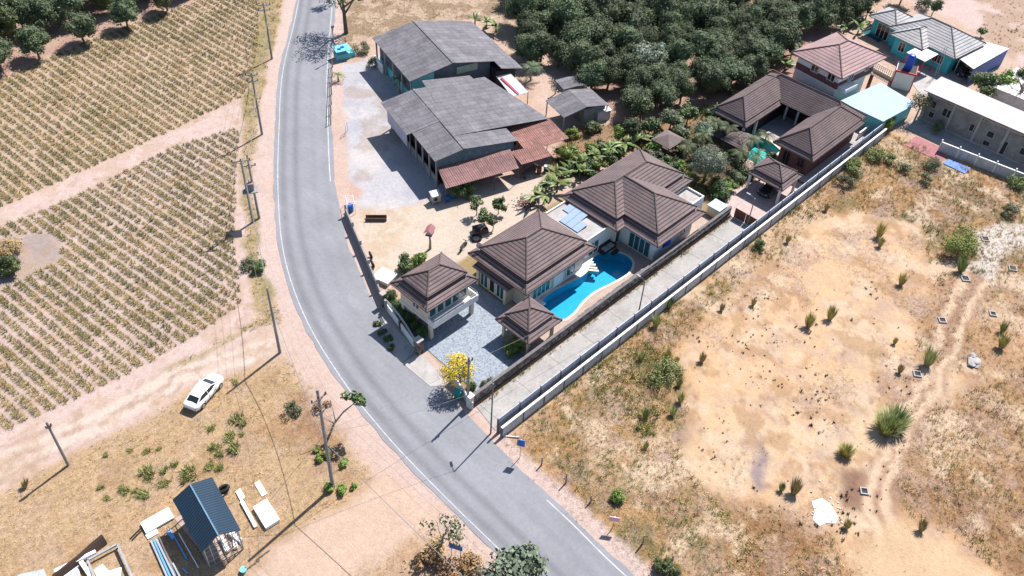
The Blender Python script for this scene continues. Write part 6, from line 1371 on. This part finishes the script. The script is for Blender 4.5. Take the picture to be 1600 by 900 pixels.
# bright small shrubs around the tall pole
for i, (px, py, s_) in enumerate(((516, 766, .8), (533, 768, .65), (494, 706, .5), (500, 719, .6), (512, 712, .7), (536, 726, .6), (556, 760, .5))): bush('small green shrub around the foot of the tall weathered pole', *G(px, py), (s_, s_*.9, s_*.7), 'leaf_bright', 260, .2, 110+i, 4, group='green shrubs around the tall pole')
# green weeds of the lower left field
WD = [(157, 762, .45), (167, 780, .4), (190, 764, .55), (197, 768, .5), (212, 768, .45), (222, 772, .75), (232, 738, .9), (233, 746, .6), (256, 736, .6), (258, 757, .65), (272, 727, .5), (295, 740, .9), (290, 750, .7), (247, 702, .35), (230, 705, .5), (203, 704, .35), (165, 712, .4), (330, 728, .65), (342, 733, .6), (335, 700, .65), (344, 710, .6), (357, 686, .8), (366, 700, .9), (370, 655, .8), (378, 664, .65), (368, 597, .45), (378, 680, .4), (330, 670, .5)]
def weed_mesh(k):
    rg_ = np.random.default_rng(130+k); q = rg_.normal(size=(16, 2))*.26; v, f, c = blades(q, rg_.uniform(.4, .8, 16), 12, .07, .9, pick(rg_, 16, [(.20, .23, .08), (.32, .33, .12), (.42, .36, .18), (.14, .18, .06)], [4, 4, 2, 2]), rg_); return np_mesh('weed_clump', v, f, M['veg'], c)
WEEDS_LATER = WD

# ------------------------------------------------------------------ blades: grasses and crops
def blades(P, H, nb, w, lean, cols, rg, seg=1):
    """nb triangular blades at every point; cols (n,3)"""
    n = len(P); B = np.repeat(np.arange(n), nb); k = len(B)
    a = rg.uniform(0, 2*pi, k); L = lean*rg.uniform(.25, 1.0, k); h = H[B]*rg.uniform(.55, 1.1, k)
    base = np.zeros((k, 3)); base[:, :2] = P[B, :2]+rg.normal(size=(k, 2))*(H[B]*.22)[:, None]; 
    d = np.stack([np.cos(a), np.sin(a)], 1); s_ = np.stack([-d[:, 1], d[:, 0]], 1)*(w*H[B]*rg.uniform(.6, 1.3, k))[:, None]
    tip = base.copy(); tip[:, :2] += d*(h*L)[:, None]; tip[:, 2] = h*np.sqrt(np.clip(1-L*L*.7, .1, 1))
    v = np.stack([base, base, tip], 1); v[:, 0, :2] -= s_; v[:, 1, :2] += s_
    f = np.arange(3*k).reshape(k, 3); c = np.repeat(cols[B]*rg.uniform(.8, 1.2, (k, 1)), 3, 0); return v.reshape(-1, 3), f, c
def scatter(poly, dens, rg, fn=None):
    p = np.array(poly); lo, hi = p.min(0), p.max(0); n = int((hi-lo).prod()*dens)
    q = rg.uniform(lo, hi, (n, 2)); q = q[sdist(q[:, 0], q[:, 1], poly) > 0]
    if fn is not None: q = q[rg.uniform(size=len(q)) < fn(q[:, 0], q[:, 1])]
    return q
def pick(rg, n, cols, wts):
    i = rg.choice(len(cols), n, p=np.array(wts)/sum(wts)); return np.array(cols)[i]
VIS = GP([(-40, -60), (1640, -60), (1700, 940), (-60, 940)])
def vis(q): return q[sdist(q[:, 0], q[:, 1], VIS) > 0]
c_straw = (.52, .355, .17); c_pale = (.64, .48, .27); c_brn = (.30, .18, .095); c_grn = (.16, .20, .065); c_ogr = (.32, .28, .10); c_red = (.32, .19, .12)
def grass_obj(name, lab, q, Hr, nb, w, lean, cols, wts, seed, patch=None):
    rg = np.random.default_rng(seed); H = rg.uniform(*Hr, len(q))*(.25+1.9*fbm(q[:, 0], q[:, 1], 2.2, seed)**1.5); c = pick(rg, len(q), cols, wts)
    if patch is not None:
        k = sstep(.47, .6, fbm(q[:, 0], q[:, 1], patch[1], seed+5))[:, None]*patch[2]; c = c*(1-k)+np.array(patch[0])*k
    v, f, c = blades(q, H, nb, w, lean, c, rg); return solo(name, np_mesh(name, v, f, M['veg'], c), None, lab, 'grass', kind='stuff')
rg = np.random.default_rng(11)
# right field
q1 = np.concatenate([scatter(Zg1, 7.5, rg), scatter(Zg2, 6, rg), scatter(Zg4, 6.5, rg)]); q1 = vis(q1); q1 = q1[(q1[:, 1] < 35.0) | (q1[:, 0] > 118)]; q1 = q1[ldist(q1[:, 0], q1[:, 1], RR) > 2.2]
grass_obj('dry_grass', 'tangled straw and green grass over the edges of the right field', q1, (.18, .5), 11, .045, .98, [c_straw, c_brn, c_pale, c_ogr, c_grn], [5, 2.2, 4, 2, .8], 21, (c_grn, 3.5, .7))
q2 = vis(np.concatenate([scatter(Zg3, 6.5, rg), scatter(Zg5, 3.5, rg)]))
TR = [GP([(1545, 420), (1500, 530), (1470, 590), (1420, 680), (1390, 760), (1400, 900)]), GP([(1515, 415), (1475, 510), (1440, 590), (1395, 680), (1365, 760), (1370, 900)])]
for tr in TR: q2 = q2[ldist(q2[:, 0], q2[:, 1], tr) > .6]; q1 = q1[ldist(q1[:, 0], q1[:, 1], tr) > .6]
grass_obj('dry_weeds', 'brown and olive weeds over the right edge of the sandy field', q2, (.18, .5), 10, .045, .98, [c_straw, c_brn, c_red, c_ogr, c_pale], [4, 3, 2, 2, 3], 22, (c_ogr, 3.0, .5))
q3 = scatter(Zright, 1.6, rg, lambda x, y: sstep(.47, .66, fbm(x, y, 4.5, 55))*.9+.12); q3 = vis(q3); q3 = q3[q3[:, 1] < 34.8]
grass_obj('field_stubble', 'scattered low stubble and litter on the sandy field', q3, (.08, .28), 9, .05, 1.0, [c_brn, c_straw, (.30, .23, .18), c_pale], [3, 4, 3, 3], 23)
# dark dotted ant-hill like tufts on the sand
q4 = vis(scatter(GP([(1080, 480), (1350, 420), (1450, 560), (1400, 760), (1330, 860), (1180, 830), (1090, 700)]), 1.1, rg, lambda x, y: sstep(.5, .62, fbm(x, y, 5, 91))*.9+.06))
grass_obj('dark_tufts', 'tiny dark tufts dotting the bare sand', q4, (.12, .26), 14, .14, .9, [(.07, .055, .04), (.10, .075, .05)], [1, 1], 24)
qg = scatter(GP([(930, 560), (1000, 535), (1062, 560), (1072, 640), (1030, 690), (950, 650), (880, 640)]), 7, rg, lambda x, y: sstep(.42, .56, fbm(x, y, 3, 88))); qg = qg[qg[:, 1] < 34.9]
grass_obj('green_weeds', 'thick green-brown weeds along the middle of the white-capped wall', qg, (.3, .8), 12, .045, .95, [c_grn, c_ogr, c_straw], [4, 3, 3], 30)
qw = rg.uniform((39, 34.55), (117, 35.2), (900, 2)); qw = qw[rg.uniform(size=900) < sstep(.35, .6, fbm(qw[:, 0], qw[:, 1], 3, 71))]
qw2 = rg.uniform((39.5, 36.3), (85, 36.55), (260, 2)); qw3 = rg.uniform((40, 39.45), (85, 39.75), (260, 2))
grass_obj('wall_foot_weeds', 'weeds growing along the foot of the lane walls', np.concatenate([qw, qw2, qw3]), (.15, .5), 10, .05, .9, [c_grn, c_ogr, c_straw], [4, 3, 3], 33)
# left side
q5 = vis(np.concatenate([scatter(ZgrassL, 6.5, rg), scatter(ZgrassB, 3.0, rg)])); bad = (q5[:, 0] > 10.8) & (q5[:, 0] < 15) & (q5[:, 1] > 42) & (q5[:, 1] < 50); q5 = q5[~bad]; q5 = q5[(sdist(q5[:, 0], q5[:, 1], Zpath) < 0)]
for poly in ([(395, 792), (417, 779), (437, 811), (415, 825)], [(219, 817), (263, 792), (272, 808), (228, 833)]): q5 = q5[sdist(q5[:, 0], q5[:, 1], GP(poly)) < .1]
grass_obj('straw_grass', 'flattened straw-coloured grass over the lower left ground', q5, (.1, .28), 7, .06, 1.0, [c_pale, c_straw, (.40, .27, .16)], [6, 4, 1.5], 25, (c_brn, 4.0, .25))
q6 = vis(scatter(Zverge, 5, rg)); q6b = vis(scatter(GP([(258, 578), (330, 540), (400, 502), (450, 470), (452, 495), (380, 522), (320, 552), (270, 582)]), 5, rg)); q6c = vis(scatter(GP([(530, -20), (870, -20), (860, 30), (740, 30), (640, 40), (580, 60), (520, 100)]), 2.2, rg, lambda x, y: .3+.7*sstep(.45, .6, fbm(x, y, 4, 12))))
q6 = np.concatenate([q6, q6b, q6c]); q6 = q6[ldist(q6[:, 0], q6[:, 1], RL) > 1.7]; q6 = q6[ldist(q6[:, 0], q6[:, 1], RR) > 1.5]
grass_obj('verge_grass', 'yellow-green grass on the verges of the road', q6, (.15, .4), 8, .06, .95, [c_straw, c_ogr, c_pale, c_grn], [4, 3, 3, 1.5], 26)
q7 = vis(np.concatenate([scatter(GP([(890, 195), (1010, 190), (1100, 160), (1180, 225), (1180, 290), (1110, 310), (990, 240), (900, 270), (840, 310)]), 3, rg), scatter([(85.2, 43.5), (90.5, 43.5), (98, 44), (98, 55), (85.2, 56)], 4, rg)]))
grass_obj('garden_undergrowth', 'dull green undergrowth in the shaded garden behind the villas', q7, (.2, .5), 8, .1, .9, [c_grn, c_ogr, c_brn], [4, 3, 2], 27)
q8 = vis(scatter(GP([(1430, -40), (1640, -40), (1640, 110), (1500, 40)]), .8, rg, lambda x, y: sstep(.5, .6, fbm(x, y, 9, 61)))); grass_obj('far_weeds', 'brown weeds on the pale ground beyond the turquoise bungalow', q8, (.2, .5), 8, .08, .9, [c_straw, c_brn], [3, 2], 28)
q9 = vis(scatter(GP([(-80, -60), (0, 118), (170, 43), (320, -5), (330, -60)]), 1.4, rg)); grass_obj('grove_litter', 'leaf litter and low growth on the floor of the upper left grove', q9, (.1, .3), 6, .12, 1.0, [c_brn, c_red, c_straw, c_grn], [4, 3, 3, 1.5], 29)

wp = [weed_mesh(k) for k in range(4)]
for i, (px, py, s_) in enumerate(WEEDS_LATER):
    o = solo('weed_clump', wp[i % 4], None, 'yellowish green weed clump in the dry grass of the lower left field', 'weed', (*G(px, py), 0), i*.9, 'green weed clumps in the lower left field'); o.scale = (s_*1.2, s_*1.2, s_*1.35)
# tall grass clumps standing alone
def tallgrass(px, py, h, lab, cols, seed, lean=(.25, .15), wid=.2, nb=130):
    rg = np.random.default_rng(seed); n = nb; a = rg.uniform(0, 2*pi, n); r0 = np.sqrt(rg.uniform(0, 1, n))*wid*h; hh = h*rg.uniform(.6, 1.05, n)
    b = np.stack([np.cos(a)*r0*.5, np.sin(a)*r0*.5, np.zeros(n)], 1); tip = b+np.stack([np.cos(a)*r0*1.6+lean[0]*hh, np.sin(a)*r0*1.6+lean[1]*hh, hh], 1)
    mid = (b+tip)/2+np.stack([-lean[0]*hh*.1, -lean[1]*hh*.1, hh*.04], 1)
    s_ = np.stack([-np.sin(a), np.cos(a), 0*a], 1)*.028*h**.5
    v = np.stack([b-s_, b+s_, mid+s_, mid-s_, tip], 1).reshape(-1, 3); idx = np.arange(n)*5
    tri = np.concatenate([np.stack([idx, idx+1, idx+2], 1), np.stack([idx, idx+2, idx+3], 1), np.stack([idx+3, idx+2, idx+4], 1)])
    lo_, hi_ = np.array(cols[0]), np.array(cols[1]); cc = np.stack([np.tile(lo_, (n, 1))]*2+[np.tile((lo_+hi_)/2, (n, 1))]*2+[np.tile(hi_, (n, 1))], 1)*rg.uniform(.75, 1.25, (n, 1, 1))
    return solo('grass_clump', np_mesh('grass_clump', v, tri, M['veg'], cc.reshape(-1, 3)), None, lab, 'grass clump', (*G(px, py), 0))
gy = ((.30, .20, .10), (.42, .40, .12)); gg = ((.17, .16, .07), (.24, .30, .10)); gb = ((.26, .18, .10), (.38, .30, .13)); gpale = ((.22, .20, .09), (.44, .47, .19))
for i, (px, py, h, c_, lab) in enumerate([
    (1372, 372, 1.9, gy, 'tall yellow grass clump above the bare sand, upper of the pair'), (1374, 386, 1.2, gy, 'short yellow grass clump below the tall one above the sand'), (1407, 446, 1.5, gy, 'yellow grass clump with dark base left of the large green shrub'), (1500, 425, 1.9, gg, 'green leaning grass clump below the large green shrub'),
    (1262, 512, 1.7, gy, 'left of the two yellow grass clumps on the bare sand'), (1296, 500, 1.6, gy, 'right of the two yellow grass clumps on the bare sand'), (1397, 538, .8, gy, 'small yellow tuft on the sand above the burnt patch'), (1448, 572, 2.2, gpale, 'tall pale-headed grass clump beside the burnt patch'),
    (1405, 583, 1.0, gb, 'small brown-green clump left of the burnt patch'), (1382, 676, 1.7, gpale, 'very broad yellow-green grass clump in the middle of the field, left half'), (1396, 668, 1.8, gg, 'very broad yellow-green grass clump in the middle of the field, right half'), (1240, 772, 1.7, gb, 'slanting brown grass clump above the white slab'), (1220, 768, .9, gg, 'short green tuft left of the slanting brown clump'),
    (1320, 712, 1.0, gy, 'small yellow-tipped clump below the broad grass clump'), (1322, 826, 1.0, gy, 'yellow clump beside the white slab'), (1563, 545, 1.7, gy, 'tall yellow-green clump near the right edge beside the track'), (1565, 520, 1.3, gg, 'green clump near the right edge, upper of two'), (1045, 482, 1.3, gg, 'dark-based green clump close to the white wall, upper'), (1024, 512, 1.5, gpale, 'pale green clump close to the white wall, lower'), (1001, 564, 1.1, gpale, 'pale green clump at the edge of the weeds near the wall'), (1042, 562, 1.2, gy, 'yellowish clump on the sand edge, near the reddish patch'), (1056, 568, .8, gy, 'small yellowish clump beside the sand edge'), (1096, 566, 1.1, gb, 'thin brown slanting clump on the sand'), (1127, 486, .9, gb, 'thin straw clump on the sand below the wall'), (1176, 478, .9, gb, 'thin straw clump on the sand, right of the other thin one'), (1062, 630, 1.1, gy, 'yellow-green clump at the right edge of the green weeds'), (1008, 655, 1.2, gg, 'rounded green clump in the brown weeds'), (1050, 650, 1.1, gpale, 'light green clump beside the rounded one in the weeds'), (1008, 702, .8, gy, 'bright yellow-green tuft in the brown weeds'), (1438, 830, 1.2, gb, 'brown clump beside the dark hollow in the right weeds'), (1060, 605, .9, gg, 'green tuft among weeds above the yellow-green clump'), (40, 762, .9, gb, 'brown grass clump beside the dirt road near the lone short pole'), (1230, 380, 1.0, gb, 'straw clump in the upper field near the wall'), (1290, 330, 1.0, gb, 'straw clump in the upper field between shrubs')]):
    tallgrass(px, py, h*1.05, lab, c_, 400+i, wid=.5 if 'broad' in lab else .22, nb=420 if 'broad' in lab else 150)

# ------------------------------------------------------------------ pineapple fields
def rows(poly, rg, d=1.26, th=R_(97.3), step=.31):
    p = np.array(poly); u = np.array([cos(th), sin(th)]); n = np.array([u[1], -u[0]]); P = []
    su, sn = p@u, p@n; k = math.floor(sn.min()/d)
    while k*d < sn.max():
        for off in (-.2, .2):
            t = np.arange(su.min(), su.max(), step); t = t+rg.normal(size=len(t))*.07; w = k*d+off+rg.normal(size=len(t))*.05
            q = t[:, None]*u+w[:, None]*n; P.append(q)
        k += 1
    q = np.concatenate(P); q = q[sdist(q[:, 0], q[:, 1], poly) > 0]; return q[rg.uniform(size=len(q)) < .95*sstep(.06, .28, fbm(q[:, 0], q[:, 1], 1.8, 44))]
rg = np.random.default_rng(5)
Q = np.concatenate([rows(Zfield1, rg, th=R_(94.5)), rows(Zfield2, rg)]); Q = Q[sdist(Q[:, 0], Q[:, 1], Zhole) < 0]; Q = vis(Q)
print('pineapple plants', len(Q))
def rosette(rg, n, L, w):
    a = np.arange(n)*2.4+rg.uniform(0, .4, n); el = rg.uniform(.3, 1.25, n); l = L*rg.uniform(.7, 1.1, n)
    mid = np.stack([np.cos(a)*np.cos(el)*l*.55, np.sin(a)*np.cos(el)*l*.55, np.sin(el)*l*.6], 1); tip = np.stack([np.cos(a)*np.cos(el*.7)*l, np.sin(a)*np.cos(el*.7)*l, np.sin(el)*l*.8], 1)
    s_ = np.stack([-np.sin(a), np.cos(a), 0*a], 1)*w; b = mid*.05
    v = np.stack([b-s_, b+s_, mid+s_*.8, mid-s_*.8, tip], 1).reshape(-1, 3); i = np.arange(n)*5
    f = np.concatenate([np.stack([i, i+1, i+2], 1), np.stack([i, i+2, i+3], 1), np.stack([i+3, i+2, i+4], 1)]); return v, f
pal = [(.33, .245, .11), (.26, .20, .09), (.15, .145, .065), (.38, .29, .14), (.27, .185, .09)]
protoP = []
for k in range(8):
    v, f = rosette(rg, 12, .42, .026); protoP.append((v, f, np.array(pal[k % 5])*1.0))
dist = np.hypot(np.hypot(Q[:, 0], Q[:, 1]), CAMH); order = np.argsort(dist); near = Q[order[:300]]; far = Q[order[300:]]
pm = []
for v, f, c in protoP: pm.append(np_mesh('pineapple_plant', v, f, M['veg'], np.tile(c, (len(v), 1))))
for i, (x, y) in enumerate(near):
    o = solo('pineapple_plant', pm[i % 8], None, 'spiky olive-brown pineapple plant in the nearest rows of the lower field', 'pineapple plant', (x, y, 0), i*1.7, 'nearest pineapple plants'); s_ = random.uniform(.85, 1.2); o.scale = (s_, s_, s_)
V = []; F = []; Cc = []; o_ = 0
gsel = fbm(far[:, 0], far[:, 1], 3.5, 66)
for k in range(8):
    sel = np.arange(len(far)) % 8 == k; q = far[sel]; v, f, c = protoP[k]; n = len(q); sc = rg.uniform(.75, 1.25, n)*(.7+.6*fbm(q[:, 0], q[:, 1], 3.0, 48))
    vv = v[None]*sc[:, None, None]+np.concatenate([q, np.zeros((n, 1))], 1)[:, None]; V.append(vv.reshape(-1, 3)); F.append((f[None]+(np.arange(n)*len(v))[:, None, None]+o_).reshape(-1, 3)); o_ += n*len(v)
    g_ = sstep(.48, .62, gsel[sel])[:, None]; cc = (c*(1-g_*.55)+np.array((.12, .13, .055))*g_*.45)*rg.uniform(.75, 1.25, (n, 1)); Cc.append(np.repeat(cc, len(v), 0))
solo('pineapple_rows', np_mesh('pineapple_rows', np.concatenate(V), np.concatenate(F), M['veg'], np.concatenate(Cc)), None, 'straight double rows of small spiky pineapple plants across both left fields', 'pineapple plants', kind='stuff')
